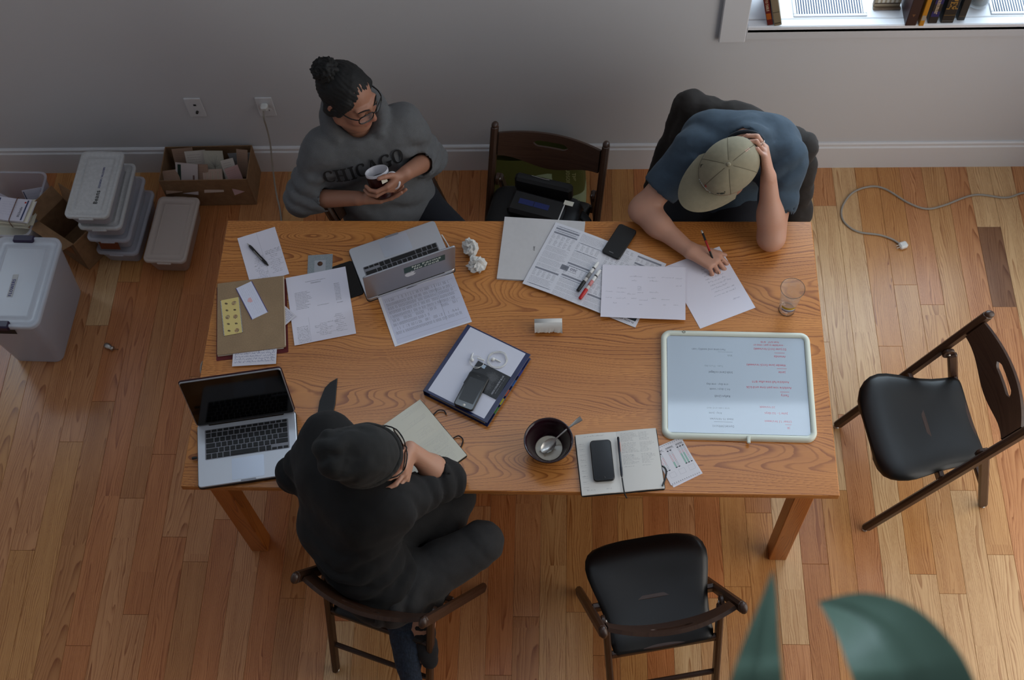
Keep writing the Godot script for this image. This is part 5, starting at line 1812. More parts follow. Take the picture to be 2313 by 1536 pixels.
	# trinket on the floor
	var tr := thing("trinket", "small shiny metal trinket lying on the floor near the big tote", "trinket", Vector3(-1.927, 0.0, -2.396), deg_to_rad(-28))
	var side := Transform3D(Basis(Vector3(0, -1, 0), Vector3(1, 0, 0), Vector3(0, 0, 1)), Vector3(-0.026, 0.013, 0))
	part(tr, "body", Shape.new().lathe([Vector2(0, 0.0), Vector2(0.008, 0.001), Vector2(0.0125, 0.007), Vector2(0.013, 0.016), Vector2(0.011, 0.026), Vector2(0.0085, 0.032), Vector2(0.0095, 0.038), Vector2(0.0105, 0.043), Vector2(0.006, 0.045), Vector2(0, 0.0445)], 20, side).done(), M.steel)
	part(tr, "wire_loop", Shape.new().tube(curve([Vector3(0.018, 0.012, 0), Vector3(0.026, 0.008, -0.006), Vector3(0.033, 0.003, -0.012)], 0.004), 0.0012, 6).done(), M.dark_steel)

	# outlets and the cord that hangs from one
	for k in 2:
		var o := thing("wall_outlet", ["white cable plate on the wall, left of the socket with the plug", "white wall socket with a plug and a hanging cord"][k], "outlet", Vector3([-1.594, -1.294][k], 0.430, WALLZ), 0.0, "white plates on the back wall")
		var flat := Transform3D(Basis(Vector3(1, 0, 0), Vector3(0, 0, 1), Vector3(0, -1, 0)), Vector3.ZERO)
		part(o, "cover_plate", Shape.new().prism(rounded(0.072, 0.116, 0.004), 0.0, 0.006, 0.002, flat).done(), M.trim_paint)
		if k == 0:
			part(o, "jack", Shape.new().box(Vector3(0.012, 0.010, 0.003), 0.001, moved(0.004, 0.018, 0.0065)).done(), M.rubber)
			part(o, "coax_stub", Shape.new().lathe([Vector2(0, 0), Vector2(0.0055, 0), Vector2(0.0055, 0.011), Vector2(0.0035, 0.011), Vector2(0, 0.009)], 14, Transform3D(Basis(Vector3.RIGHT, PI / 2), Vector3(0.004, -0.022, 0.006))).done(), M.dark_steel)
		else:
			part(o, "socket_face", Shape.new().prism(rounded(0.034, 0.029, 0.010), 0.006, 0.0075, 0.0, Transform3D(flat.basis, Vector3(0.006, -0.021, 0))).done(), M.trim_paint)
			for s in [-1, 1]:
				part(o, "slot", Shape.new().box(Vector3(0.0022, 0.008, 0.001), 0.0, moved(0.006 + s * 0.006, -0.018, 0.0076)).done(), M.rubber)
			part(o, "plug", Shape.new().box(Vector3(0.030, 0.026, 0.030), 0.006, moved(0.0, 0.018, 0.021)).done(), M.white_plastic)
	var cord := curve([Vector3(-1.296, 0.445, -3.280), Vector3(-1.298, 0.415, -3.262), Vector3(-1.302, 0.35, -3.268), Vector3(-1.308, 0.25, -3.262), Vector3(-1.320, 0.12, -3.225), Vector3(-1.318, 0.03, -3.165), Vector3(-1.300, 0.005, -3.10), Vector3(-1.284, 0.005, -3.03), Vector3(-1.262, 0.005, -2.93), Vector3(-1.22, 0.005, -2.75), Vector3(-1.20, 0.005, -2.5)])
	tag(part(self, "power_cord", Shape.new().tube(cord, 0.0038, 8).done(), M.grey_cord), "pale cord hanging from the wall socket down to the floor behind the table", "cord")
	var loop := curve([Vector3(-1.15, 0.02, -1.95), Vector3(-1.24, 0.40, -1.98), Vector3(-1.292, 0.62, -2.00), Vector3(-1.302, 0.66, -1.96), Vector3(-1.285, 0.62, -1.92), Vector3(-1.22, 0.30, -1.90), Vector3(-1.15, 0.005, -1.85), Vector3(-1.0, 0.005, -1.9)])
	tag(part(self, "loose_cable", Shape.new().tube(loop, 0.003, 8).done(), M.grey_cord), "grey cable looping out past the left edge of the table", "cable")


func make_right_things() -> void:
	var pts := []
	for q in [[2.10, -3.10], [2.02, -3.15], [1.924, -3.158], [1.839, -3.133], [1.711, -3.148], [1.572, -3.093], [1.496, -3.077], [1.425, -3.11], [1.34, -3.181], [1.276, -3.196], [1.196, -3.163], [1.145, -3.089], [1.139, -3.027], [1.167, -2.981], [1.211, -2.956], [1.284, -2.944], [1.336, -2.921], [1.361, -2.899]]:
		pts.append(Vector3(q[0], 0.0048, q[1]))
	var t := thing("extension_cord", "grey cord curling over the floor by the right wall, white plug at its end", "cord", Vector3(1.361, 0, -2.899))
	for i in pts.size():
		pts[i] -= t.position
	part(t, "lead", Shape.new().tube(curve(pts), 0.0044, 8).done(), M.grey_cord)
	part(t, "plug_body", Shape.new().box(Vector3(0.036, 0.022, 0.030), 0.006, turned(0.014, 0.0115, 0.012, 0.35)).done(), M.white_plastic)
	for s in [-1, 1]:
		part(t, "prong", Shape.new().box(Vector3(0.016, 0.006, 0.0016), 0.0004, turned(-0.008, 0.012, 0.020 + s * 0.006, 0.35)).done(), M.steel)
	part(t, "strain_relief", Shape.new().box(Vector3(0.010, 0.010, 0.016), 0.003, turned(0.004, 0.008, 0.004, 0.6)).done(), M.grey_cord)

	# bags on and behind the empty chair
	mat("bag_black", Color(0.028, 0.030, 0.038), 0.6)
	mat("bag_lid", Color(0.035, 0.037, 0.046), 0.5)
	mat("tape_blue", Color(0.07, 0.13, 0.36), 0.6)
	var chair_x := Transform3D(Basis(Vector3.UP, deg_to_rad(166.9)), Vector3(-0.179, 0, -2.511))
	var bag := thing("shoulder_bag", "black padded bag lying on the seat of the empty chair by the wall", "bag", chair_x * Vector3(0.02, 0.449, 0.165), deg_to_rad(166.9))
	var n := noise(180, 7.0, 2)
	var P := func(ii: int, kk: int) -> Vector3:
		var th := PI * ii / 16.0
		var ph := TAU * (kk % 28) / 28.0
		var dv := Vector3(sin(th) * cos(ph), cos(th), sin(th) * sin(ph))
		var q := Vector3(signf(dv.x) * pow(absf(dv.x), 0.35) * 0.175, signf(dv.y) * pow(absf(dv.y), 0.5) * 0.055, signf(dv.z) * pow(absf(dv.z), 0.35) * 0.125)
		return q * (1.0 + 0.06 * n.get_noise_3dv(dv * 0.3)) + Vector3(0, 0.056, 0)
	var s2 := Shape.new()
	s2.smooth(1)
	for i in 16:
		for k in 28:
			s2.quad(P.call(i + 1, k + 1), P.call(i + 1, k), P.call(i, k), P.call(i, k + 1))
	part(bag, "body", s2.done(), M.bag_black)
	part(bag, "piping", Shape.new().tube(curve([Vector3(-0.155, 0.085, -0.11), Vector3(-0.168, 0.088, 0.0), Vector3(-0.155, 0.085, 0.11)]), 0.004, 8).done(), M.bag_lid)
	part(bag, "strap", Shape.new().tube(curve([Vector3(-0.15, 0.06, 0.08), Vector3(-0.20, 0.05, 0.05), Vector3(-0.24, 0.01, -0.02), Vector3(-0.21, -0.06, -0.10)]), 0.018, 8, 1, 0.2).done(), M.bag_black)
	var case_ := thing("hard_case", "black case with two strips of blue tape on the bag on the empty chair", "case", chair_x * Vector3(0.005, 0.563, 0.175), deg_to_rad(166.9 - 5))
	part(case_, "shell", Shape.new().box(Vector3(0.215, 0.040, 0.105), 0.012, moved(0, 0.020, 0)).done(), M.bag_lid)
	for s in [-1, 1]:
		part(case_, "tape", Shape.new().box(Vector3(0.058, 0.0006, 0.024), 0.0, moved(0.012 + s * 0.030, 0.0404, 0.0)).done(), M.tape_blue)
	part(case_, "white_strip", Shape.new().box(Vector3(0.0042, 0.004, 0.085), 0.001, moved(-0.098, 0.0385, -0.004)).done(), M.white_plastic)
	part(case_, "tag", Shape.new().box(Vector3(0.036, 0.001, 0.020), 0.0, moved(-0.112, 0.0430, 0.042)).done(), M.paper_warm)
	var sleeve := thing("laptop_sleeve", "black sleeve standing behind the taped case on the empty chair", "sleeve", chair_x * Vector3(0.0, 0.563, 0.265), deg_to_rad(166.9 - 3))
	part(sleeve, "sleeve_body", Shape.new().box(Vector3(0.225, 0.075, 0.040), 0.010, moved(0, 0.0375, 0)).done(), M.bag_black)
	part(sleeve, "zip", Shape.new().tube(curve([Vector3(0.05, 0.077, 0.01), Vector3(0.0, 0.078, 0.006), Vector3(-0.02, 0.077, 0.008)], 0.01), 0.0014, 6).done(), M.steel)

	# the shopping bag on the floor behind it
	mat("tote_olive", Color(0.30, 0.30, 0.07), 0.8)
	mat("tote_cream", Color(0.56, 0.60, 0.46), 0.8)
	mat("tote_letters", Color(0.60, 0.58, 0.38), 0.8)
	var sb := thing("shopping_bag", "olive and cream shopping bag slumped on the floor behind the empty chair", "bag", Vector3(-0.16, 0, -3.150), deg_to_rad(2))
	var cloth := noise(190, 6.0, 3)
	for k in 2:
		var s3 := Shape.new()
		s3.smooth(1)
		var y0 := 0.0 if k == 0 else 0.10
		var y1 := 0.10 if k == 0 else 0.265
		for i in 36:
			for j in 8:
				var Q := func(ii: int, jj: int) -> Vector3:
					var a := TAU * (ii % 36) / 36.0
					var y := lerpf(y0, y1, jj / 8.0)
					var squeeze := 1.0 - 0.55 * y / 0.28
					var q := Vector3(signf(cos(a)) * pow(absf(cos(a)), 0.45) * (0.205 - 0.05 * y), y, signf(sin(a)) * pow(absf(sin(a)), 0.45) * 0.115 * squeeze - y * 0.22)
					return q + Vector3(1, 0.2, 1) * 0.014 * cloth.get_noise_3dv(q * 0.9) * (1.0 if jj > 0 or k > 0 else 0.3)
				s3.quad(Q.call(i + 1, j), Q.call(i, j), Q.call(i, j + 1), Q.call(i + 1, j + 1))
		part(sb, ["lower_cloth", "upper_cloth"][k], s3.done(), [M.tote_cream, M.tote_olive][k])
	part(sb, "stuffing", Shape.new().ball(Vector3(0.17, 0.10, 0.06), moved(0, 0.125, -0.015), 16).done(), M.tote_cream)
	for q in [["THE", 0.175, 0.018], ["HUDSON", 0.19, -0.008]]:
		part(sb, "lettering", lettering(q[0], 0.016, 0.0006), M.tote_letters, Transform3D(Basis(Vector3(0, -0.93, 0.37), Vector3(1, 0, 0), Vector3(0, 0.37, 0.93)), Vector3(0.135 + q[2], q[1], 0.026)))


# ---------------------------------------------------------------- what stands on the window sill

func make_window_things() -> void:
	var y := 0.874
	var spines := [
		["dark red cookbook with a yellow spine band, at the left end of the sill", 0.735, 0.021, 0.225, 0.16, "book_red", Color(0.36, 0.04, 0.05), -7.0, -3.312],
		["cream book leaning against the dark red cookbook on the sill", 0.7645, 0.028, 0.215, 0.16, "book_cream", Color(0.50, 0.45, 0.36), -7.0, -3.309],
		["maroon book, first of the row on the right of the sill", 1.256, 0.040, 0.240, 0.165, "book_maroon", Color(0.15, 0.035, 0.05), 7.0, -3.302],
		["slim yellow and orange book beside the maroon book on the sill", 1.295, 0.018, 0.215, 0.15, "book_yellow", Color(0.72, 0.48, 0.06), 7.0, -3.300],
		["dark book with bright blue script panels on the sill", 1.338, 0.034, 0.235, 0.16, "book_blue", Color(0.045, 0.045, 0.055), 6.0, -3.313],
		["thick black book with gold capitals on the sill", 1.392, 0.046, 0.235, 0.165, "book_black", Color(0.035, 0.035, 0.037), 6.0, -3.314],
		["dark grey book, last of the row on the sill before the jar", 1.445, 0.028, 0.215, 0.15, "book_grey", Color(0.085, 0.08, 0.07), 6.0, -3.326],
	]
	mat("book_pages", Color(0.70, 0.66, 0.58), 0.9)
	for q in spines:
		var w: float = q[2]
		var h: float = q[3]
		var d: float = q[4]
		var t := thing("book", q[0], "book", Vector3(q[1], y, q[8] - d / 2), deg_to_rad(0.0), "books on the window sill")
		if q[7] < 0:
			t.rotation.z = deg_to_rad(14)
			t.position.y += w / 2 * sin(deg_to_rad(14))
		var m := mat(q[5], q[6], 0.45)
		for s in [-1, 1]:
			part(t, "cover", Shape.new().box(Vector3(0.0025, h, d), 0.0008, moved(s * (w / 2 - 0.00125), h / 2, 0)).done(), m)
		part(t, "spine", Shape.new().box(Vector3(w - 0.001, h, 0.004), 0.0015, moved(0, h / 2, d / 2 - 0.001)).done(), m)
		part(t, "pages", Shape.new().box(Vector3(w - 0.006, h - 0.006, d - 0.008), 0.0, moved(0, h / 2, -0.002)).done(), M.book_pages)
		var face := Transform3D(Basis(Vector3(0, -1, 0), Vector3(1, 0, 0), Vector3(0, 0, 1)), Vector3(0, 0, d / 2 + 0.0013))
		var band := func(y0: float, y1: float, c: Color, called: String) -> void:
			part(t, "spine_band", Shape.new().box(Vector3(w - 0.004, y1 - y0, 0.0006), 0.0, moved(0, (y0 + y1) / 2, d / 2 + 0.0012)).done(), mat(called, c, 0.5))
		match q[5]:
			"book_red":
				band.call(0.032, 0.064, Color(0.62, 0.30, 0.03), "band_orange")
				part(t, "spine_lettering", lettering("FARM TO TABLE", 0.0095, 0.0004), mat("letter_cream", Color(0.75, 0.66, 0.55), 0.6), Transform3D(face.basis, face.origin + Vector3(0, 0.125, 0)))
			"book_cream":
				band.call(0.012, 0.016, Color(0.2, 0.19, 0.17), "band_dark")
				band.call(0.070, 0.073, Color(0.3, 0.27, 0.22), "band_rule")
			"book_yellow":
				band.call(0.030, 0.055, Color(0.62, 0.58, 0.52), "band_pale")
			"book_blue":
				band.call(0.035, 0.062, Color(0.07, 0.07, 0.34), "band_blue")
				band.call(0.100, 0.20, Color(0.07, 0.07, 0.34), "band_blue")
				part(t, "spine_lettering", lettering("Grammar", 0.014, 0.0004, true), M.letter_cream, Transform3D(face.basis, face.origin + Vector3(0, 0.098, 0.0006)))
			"book_black":
				part(t, "spine_lettering", lettering("RECIPES", 0.024, 0.0004, true), mat("letter_gold", Color(0.62, 0.46, 0.18), 0.4), Transform3D(face.basis, face.origin + Vector3(0, 0.142, 0)))
				band.call(0.072, 0.076, Color(0.62, 0.46, 0.18), "band_gold")
				band.call(0.040, 0.043, Color(0.40, 0.31, 0.14), "band_dull_gold")
				band.call(0.010, 0.013, Color(0.35, 0.35, 0.35), "band_grey")
			"book_grey":
				band.call(0.020, 0.024, Color(0.30, 0.24, 0.14), "band_bronze")
			"book_maroon":
				part(t, "spine_mark", Shape.new().prism(poly([-0.006, 0.0, 0.006, 0.0, 0.0, 0.014]), 0.0, 0.0005, 0.0, Transform3D(Basis(Vector3(1, 0, 0), Vector3(0, 0, 1), Vector3(0, -1, 0)), Vector3(0, 0.06, d / 2 + 0.0011))).done(), mat("mark_tan", Color(0.42, 0.28, 0.16), 0.5))
	# white grilles let into the sill
	for k in 2:
		var cx: float = [0.9645, 1.70][k]
		var t := thing("sill_grille", ["white slotted grille in the sill between the cream book and the maroon book", "white slotted grille in the sill right of the glass jar"][k], "grille", Vector3(cx, y - 0.002, -3.470), 0.0, "white grilles in the sill")
		part(t, "grille_frame", Shape.new().box(Vector3(0.275, 0.006, 0.012), 0.002, moved(0, 0.003, 0.110)).done(), M.sill_paint)
		part(t, "grille_frame", Shape.new().box(Vector3(0.275, 0.006, 0.012), 0.002, moved(0, 0.003, -0.110)).done(), M.sill_paint)
		for s in [-1, 1]:
			part(t, "grille_frame", Shape.new().box(Vector3(0.012, 0.006, 0.208), 0.002, moved(s * 0.1315, 0.003, 0)).done(), M.sill_paint)
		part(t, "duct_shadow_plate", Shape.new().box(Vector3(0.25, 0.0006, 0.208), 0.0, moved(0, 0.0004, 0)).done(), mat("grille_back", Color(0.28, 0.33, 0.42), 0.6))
		for i in 26:
			part(t, "slat", Shape.new().box(Vector3(0.0045, 0.005, 0.208), 0.0006, moved(-0.120 + i * 0.0096, 0.0034, 0)).done(), M.sill_paint)
	# framed picture and jar
	var fr := thing("picture_block", "small picture of a columned facade standing on the sill left of the books", "picture", Vector3(1.178, y, -3.394))
	var p := Page.new(128, 128, Color(0.62, 0.56, 0.46), 200)
	for i in 5:
		p.rect(14 + i * 22, 30, 12, 70, Color(0.80, 0.78, 0.72))
	p.rect(0, 100, 128, 8, Color(0.30, 0.25, 0.2))
	p.rect(0, 10, 128, 14, Color(0.38, 0.32, 0.26))
	var tall := Transform3D(Basis(Vector3(1, 0, 0), Vector3(0, 0, 1), Vector3(0, -1, 0)), Vector3(0, 0.055, 0.0))
	part(fr, "block", Shape.new().box(Vector3(0.100, 0.110, 0.020), 0.002, moved(0, 0.055, -0.0105)).done(), mat("block_tan", Color(0.42, 0.35, 0.28), 0.7))
	part(fr, "picture", Shape.new().sheet(0.096, 0.100, 0.0005, 1, 1, func(_u, _v): return 0.0, tall).done(), page_mat("facade_print", p))
	part(fr, "ledge", Shape.new().box(Vector3(0.104, 0.008, 0.014), 0.002, moved(0, 0.004, 0.006)).done(), M.block_tan)
	var g := mat("jar_glass", Color(0.92, 0.97, 0.97, 0.12), 0.05)
	g.transparency = BaseMaterial3D.TRANSPARENCY_ALPHA
	var jar := thing("glass_jar", "clear glass jar of dark grounds standing on the sill right of the books", "jar", Vector3(1.520, y, -3.414))
	part(jar, "glass", Shape.new().lathe([Vector2(0, 0.0), Vector2(0.034, 0.0), Vector2(0.039, 0.005), Vector2(0.041, 0.02), Vector2(0.041, 0.15), Vector2(0.039, 0.15), Vector2(0.039, 0.02), Vector2(0.034, 0.008), Vector2(0, 0.008)], 32).done(), g)
	part(jar, "contents", Shape.new().lathe([Vector2(0, 0.012), Vector2(0.034, 0.013), Vector2(0.0375, 0.022), Vector2(0.0375, 0.10), Vector2(0, 0.104)], 28).done(), mat("jar_dark", Color(0.06, 0.05, 0.045), 0.6))


# ---------------------------------------------------------------- the plant on the loft, close to the camera

func leaf_ribbon(pairs: Array, cup: float) -> ArrayMesh:
	# a leaf between two edges given pair by pair, with a sunk midrib and some thickness
	var a := []
	var b := []
	for q in pairs:
		a.append(q[0])
		b.append(q[1])
	var ca := Curve3D.new()
	var n := 40
	var A := resampled(a, n)
	var B := resampled(b, n)
	var s := Shape.new()
	for face in 2:
		s.smooth(face + 1)
		for i in n - 1:
			for k in 10:
				var P := func(ii: int, kk: int) -> Vector3:
					var u := kk / 10.0
					var p: Vector3 = A[ii].lerp(B[ii], u)
					var across: Vector3 = B[ii] - A[ii]
					var along: Vector3 = A[mini(ii + 1, n - 1)] + B[mini(ii + 1, n - 1)] - A[maxi(ii - 1, 0)] - B[maxi(ii - 1, 0)]
					var up := along.cross(across).normalized()
					if up.y < 0:
						up = -up
					var w := across.length()
					return p + up * (-cup * w * (1.0 - pow(2.0 * u - 1.0, 2.0)) - 0.004 * exp(-pow((u - 0.5) * 14.0, 2.0)) * minf(1.0, w * 30.0) - face * 0.0012 * minf(1.0, w * 40.0))
				if face == 0:
					s.quad(P.call(i, k), P.call(i, k + 1), P.call(i + 1, k + 1), P.call(i + 1, k))
				else:
					s.quad(P.call(i, k + 1), P.call(i, k), P.call(i + 1, k), P.call(i + 1, k + 1))
	return s.done()


static func resampled(list: Array, n: int) -> Array:
	var c := Curve3D.new()
	for i in list.size():
		var t: Vector3 = (list[mini(i + 1, list.size() - 1)] - list[maxi(i - 1, 0)]) / 6.0
		c.add_point(list[i], -t, t)
	var out := []
	for i in n:
		out.append(c.sample(int(minf(float(i) / (n - 1) * (list.size() - 1), list.size() - 1.0001)), fposmod(minf(float(i) / (n - 1) * (list.size() - 1), list.size() - 1.0001), 1.0)))
	return out


func make_plant() -> void:
	var green := mat("leaf_green", Color(0.36, 0.48, 0.41), 0.45)
	green.backlight_enabled = true
	green.backlight = Color(0.10, 0.16, 0.09)
	mat("stem_green", Color(0.20, 0.32, 0.18), 0.6)
	mat("pot_clay", Color(0.48, 0.25, 0.16), 0.8)
	mat("soil", Color(0.06, 0.04, 0.03), 0.95)
	var at := Vector3(0.19, 2.85, 0.30)
	var t := thing("potted_plant", "blurred green plant with two broad leaves close to the camera at the lower right", "plant", at)
	part(t, "pot", Shape.new().lathe([Vector2(0, 0.0), Vector2(0.075, 0.0), Vector2(0.10, 0.16), Vector2(0.108, 0.16), Vector2(0.110, 0.19), Vector2(0.100, 0.19), Vector2(0.095, 0.165), Vector2(0, 0.165)], 32).done(), M.pot_clay)
	part(t, "soil", Shape.new().lathe([Vector2(0, 0.168), Vector2(0.094, 0.168), Vector2(0.094, 0.172), Vector2(0, 0.176)], 24).done(), M.soil)
	var narrow := [[Vector3(0.1453, 3.501, -0.2941), Vector3(0.1447, 3.501, -0.2941)], [Vector3(0.1463, 3.5024, -0.2763), Vector3(0.136, 3.5021, -0.2746)], [Vector3(0.1456, 3.5029, -0.2565), Vector3(0.1265, 3.503, -0.2546)], [Vector3(0.1452, 3.5021, -0.2344), Vector3(0.1166, 3.5026, -0.2323)], [Vector3(0.1457, 3.5014, -0.2127), Vector3(0.1084, 3.5024, -0.2104)], [Vector3(0.1488, 3.4771, -0.1692), Vector3(0.0966, 3.4779, -0.1652)], [Vector3(0.1412, 3.4359, -0.1162), Vector3(0.1141, 3.4365, -0.1123)]]
	var broad := [[Vector3(0.1877, 3.439, -0.2903), Vector3(0.1884, 3.4387, -0.2897)], [Vector3(0.2164, 3.4703, -0.2878), Vector3(0.1905, 3.4611, -0.2686)], [Vector3(0.2447, 3.4936, -0.2709), Vector3(0.1917, 3.4831, -0.2465)], [Vector3(0.2675, 3.4996, -0.243), Vector3(0.1927, 3.4961, -0.2287)], [Vector3(0.2806, 3.4954, -0.2161), Vector3(0.1961, 3.4984, -0.2126)], [Vector3(0.2956, 3.4735, -0.1784), Vector3(0.207, 3.4775, -0.1762)], [Vector3(0.2959, 3.4371, -0.1336), Vector3(0.2267, 3.4402, -0.1319)], [Vector3(0.2702, 3.4039, -0.0929), Vector3(0.2648, 3.405, -0.0923)]]
	for q in [narrow, broad]:
		for e in q:
			e[0] -= at
			e[1] -= at
	part(t, "leaf", leaf_ribbon(narrow, 0.10), green)
	part(t, "leaf", leaf_ribbon(broad, 0.10), green)
	for q in [Vector3(0.128, 3.436, -0.115), Vector3(0.267, 3.404, -0.093)]:
		var top: Vector3 = q - at
		part(t, "stem", Shape.new().tube(curve([Vector3(top.x * 0.2, 0.17, 0.0), Vector3(top.x * 0.5, 0.36, -0.10), Vector3(top.x * 0.9, top.y - 0.06, top.z + 0.12), top + Vector3(0, 0, -0.01)]), 0.005, 8).done(), M.stem_green)


# ---------------------------------------------------------------- bodies: distance fields meshed as surface nets

class Field:
	var o: Vector3
	var c: float
	var nx: int
	var ny: int
	var nz: int
	var f := PackedFloat32Array()
	var near := PackedByteArray()

	func _init(lo: Vector3, hi: Vector3, cell: float) -> void:
		c = cell
		o = lo - Vector3.ONE * cell * 2
		nx = int((hi.x - lo.x) / cell) + 6
		ny = int((hi.y - lo.y) / cell) + 6
		nz = int((hi.z - lo.z) / cell) + 6
		f.resize(nx * ny * nz)
		f.fill(1.0)
		near.resize(nx * ny * nz)

	# a tapered capsule, joined smoothly over k; cut takes it away instead
	func capsule(a: Vector3, b: Vector3, ra: float, rb: float, k := 0.02, cut := false) -> void:
		var pad := maxf(ra, rb) + k + 3.0 * c
		var lo := (a.min(b) - Vector3.ONE * pad - o) / c
		var hi := (a.max(b) + Vector3.ONE * pad - o) / c
		var ab := b - a
		var inv := 1.0 / maxf(ab.length_squared(), 1e-9)
		var lim := k + 3.0 * c
		var band := 3.0 * c
		var dr := rb - ra
		for z in range(maxi(0, int(lo.z)), mini(nz - 1, int(hi.z)) + 1):
			for y in range(maxi(0, int(lo.y)), mini(ny - 1, int(hi.y)) + 1):
				var row := (z * ny + y) * nx
				var p := Vector3(0, o.y + y * c, o.z + z * c) - a
				for x in range(maxi(0, int(lo.x)), mini(nx - 1, int(hi.x)) + 1):
					p.x = o.x + x * c - a.x
					var t := clampf(p.dot(ab) * inv, 0.0, 1.0)
					var d := (p - ab * t).length() - ra - dr * t
					if d < lim:
						var i := row + x
						var old := f[i]
						if cut:
							d = -d
							var h := maxf(k - absf(old - d), 0.0) / k
							d = maxf(old, d) + h * h * k * 0.25
						else:
							var h := maxf(k - absf(old - d), 0.0) / k
							d = minf(old, d) - h * h * k * 0.25
						f[i] = d
						if absf(d) < band:
							near[i] = 1

	# an ellipsoid in a turned frame
	func ellipsoid(at: Vector3, basis: Basis, r: Vector3, k := 0.02, cut := false) -> void:
		var big := maxf(r.x, maxf(r.y, r.z))
		var ext := Vector3(absf(basis.x.x) * r.x + absf(basis.y.x) * r.y + absf(basis.z.x) * r.z, absf(basis.x.y) * r.x + absf(basis.y.y) * r.y + absf(basis.z.y) * r.z, absf(basis.x.z) * r.x + absf(basis.y.z) * r.y + absf(basis.z.z) * r.z).min(Vector3.ONE * big) + Vector3.ONE * (k + 3.0 * c)
		var lo := (at - ext - o) / c
		var hi := (at + ext - o) / c
		var lim := k + 3.0 * c
		var band := 3.0 * c
		var bt := basis.transposed()
		var ir := Vector3.ONE / r
		for z in range(maxi(0, int(lo.z)), mini(nz - 1, int(hi.z)) + 1):
			for y in range(maxi(0, int(lo.y)), mini(ny - 1, int(hi.y)) + 1):
				var row := (z * ny + y) * nx
				for x in range(maxi(0, int(lo.x)), mini(nx - 1, int(hi.x)) + 1):
					var q := bt * (Vector3(o.x + x * c, o.y + y * c, o.z + z * c) - at) * ir
					var k0 := q.length()
					var d := k0 * (k0 - 1.0) / maxf((q * ir).length(), 1e-6)
					if d < lim:
						var i := row + x
						var old := f[i]
						if cut:
							d = -d
							var h := maxf(k - absf(old - d), 0.0) / k
							d = maxf(old, d) + h * h * k * 0.25
						else:
							var h := maxf(k - absf(old - d), 0.0) / k
							d = minf(old, d) - h * h * k * 0.25
						f[i] = d
						if absf(d) < band:
							near[i] = 1

	# keep only what lies behind a plane
	func trim(at: Vector3, n: Vector3) -> void:
		var m := n.normalized()
		for z in nz:
			for y in ny:
				var row := (z * ny + y) * nx
				for x in nx:
					var d := (Vector3(o.x + x * c, o.y + y * c, o.z + z * c) - at).dot(m)
					if d > -3.0 * c and f[row + x] < d:
						f[row + x] = d
						if absf(d) < 3.0 * c:
							near[row + x] = 1

	func value(p: Vector3) -> float:
		var q := (p - o) / c
		var x := int(q.x)
		var y := int(q.y)
		var z := int(q.z)
		if x < 0 or y < 0 or z < 0 or x >= nx - 1 or y >= ny - 1 or z >= nz - 1:
			return 1.0
		var u := q - Vector3(x, y, z)
		var i := (z * ny + y) * nx + x
		var a := lerpf(lerpf(f[i], f[i + 1], u.x), lerpf(f[i + nx], f[i + nx + 1], u.x), u.y)
		i += nx * ny
		return lerpf(a, lerpf(lerpf(f[i], f[i + 1], u.x), lerpf(f[i + nx], f[i + nx + 1], u.x), u.y), u.z)

	# where a line from p along d meets the surface
	func meet(p: Vector3, d: Vector3, off := 0.0) -> Vector3:
		var q := p
		for i in 90:
			var v := value(q) - off
			if v < 0.0006:
				break
			q += d * clampf(v * 0.7, 0.0006, 0.02)
		return q

	# adds this field's surface to an accumulating set of arrays
	func emit(acc: Dictionary, dent: Variant = null, tint: Variant = null) -> void:
		var at := PackedInt32Array()
		at.resize(nx * ny * nz)
		at.fill(-1)
		var verts := PackedVector3Array()
		var cells := PackedInt32Array()
		var sx := 1
		var sy := nx
		var sz := nx * ny
		var i := near.find(1)
		while i >= 0:
			var x := i % nx
			var y := (i / nx) % ny
			var z := i / sz
			if x < nx - 1 and y < ny - 1 and z < nz - 1:
				var v0 := f[i]
				var v1 := f[i + 1]
				var v2 := f[i + sy]
				var v3 := f[i + sy + 1]
				var v4 := f[i + sz]
				var v5 := f[i + sz + 1]
				var v6 := f[i + sz + sy]
				var v7 := f[i + sz + sy + 1]
				var n := int(v0 < 0) + int(v1 < 0) + int(v2 < 0) + int(v3 < 0) + int(v4 < 0) + int(v5 < 0) + int(v6 < 0) + int(v7 < 0)
				if n > 0 and n < 8:
					var s := Vector3.ZERO
					var m := 0
					if (v0 < 0) != (v1 < 0):
						s += Vector3(v0 / (v0 - v1), 0, 0); m += 1
					if (v2 < 0) != (v3 < 0):
						s += Vector3(v2 / (v2 - v3), 1, 0); m += 1
					if (v4 < 0) != (v5 < 0):
						s += Vector3(v4 / (v4 - v5), 0, 1); m += 1
					if (v6 < 0) != (v7 < 0):
						s += Vector3(v6 / (v6 - v7), 1, 1); m += 1
					if (v0 < 0) != (v2 < 0):
						s += Vector3(0, v0 / (v0 - v2), 0); m += 1
					if (v1 < 0) != (v3 < 0):
						s += Vector3(1, v1 / (v1 - v3), 0); m += 1
					if (v4 < 0) != (v6 < 0):
						s += Vector3(0, v4 / (v4 - v6), 1); m += 1
					if (v5 < 0) != (v7 < 0):
						s += Vector3(1, v5 / (v5 - v7), 1); m += 1
					if (v0 < 0) != (v4 < 0):
						s += Vector3(0, 0, v0 / (v0 - v4)); m += 1
					if (v1 < 0) != (v5 < 0):
						s += Vector3(1, 0, v1 / (v1 - v5)); m += 1
					if (v2 < 0) != (v6 < 0):
						s += Vector3(0, 1, v2 / (v2 - v6)); m += 1
					if (v3 < 0) != (v7 < 0):
						s += Vector3(1, 1, v3 / (v3 - v7)); m += 1
					at[i] = verts.size()
					cells.append(i)
					verts.append(o + (Vector3(x, y, z) + s / m) * c)
			i = near.find(1, i + 1)
		var ix := PackedInt32Array()
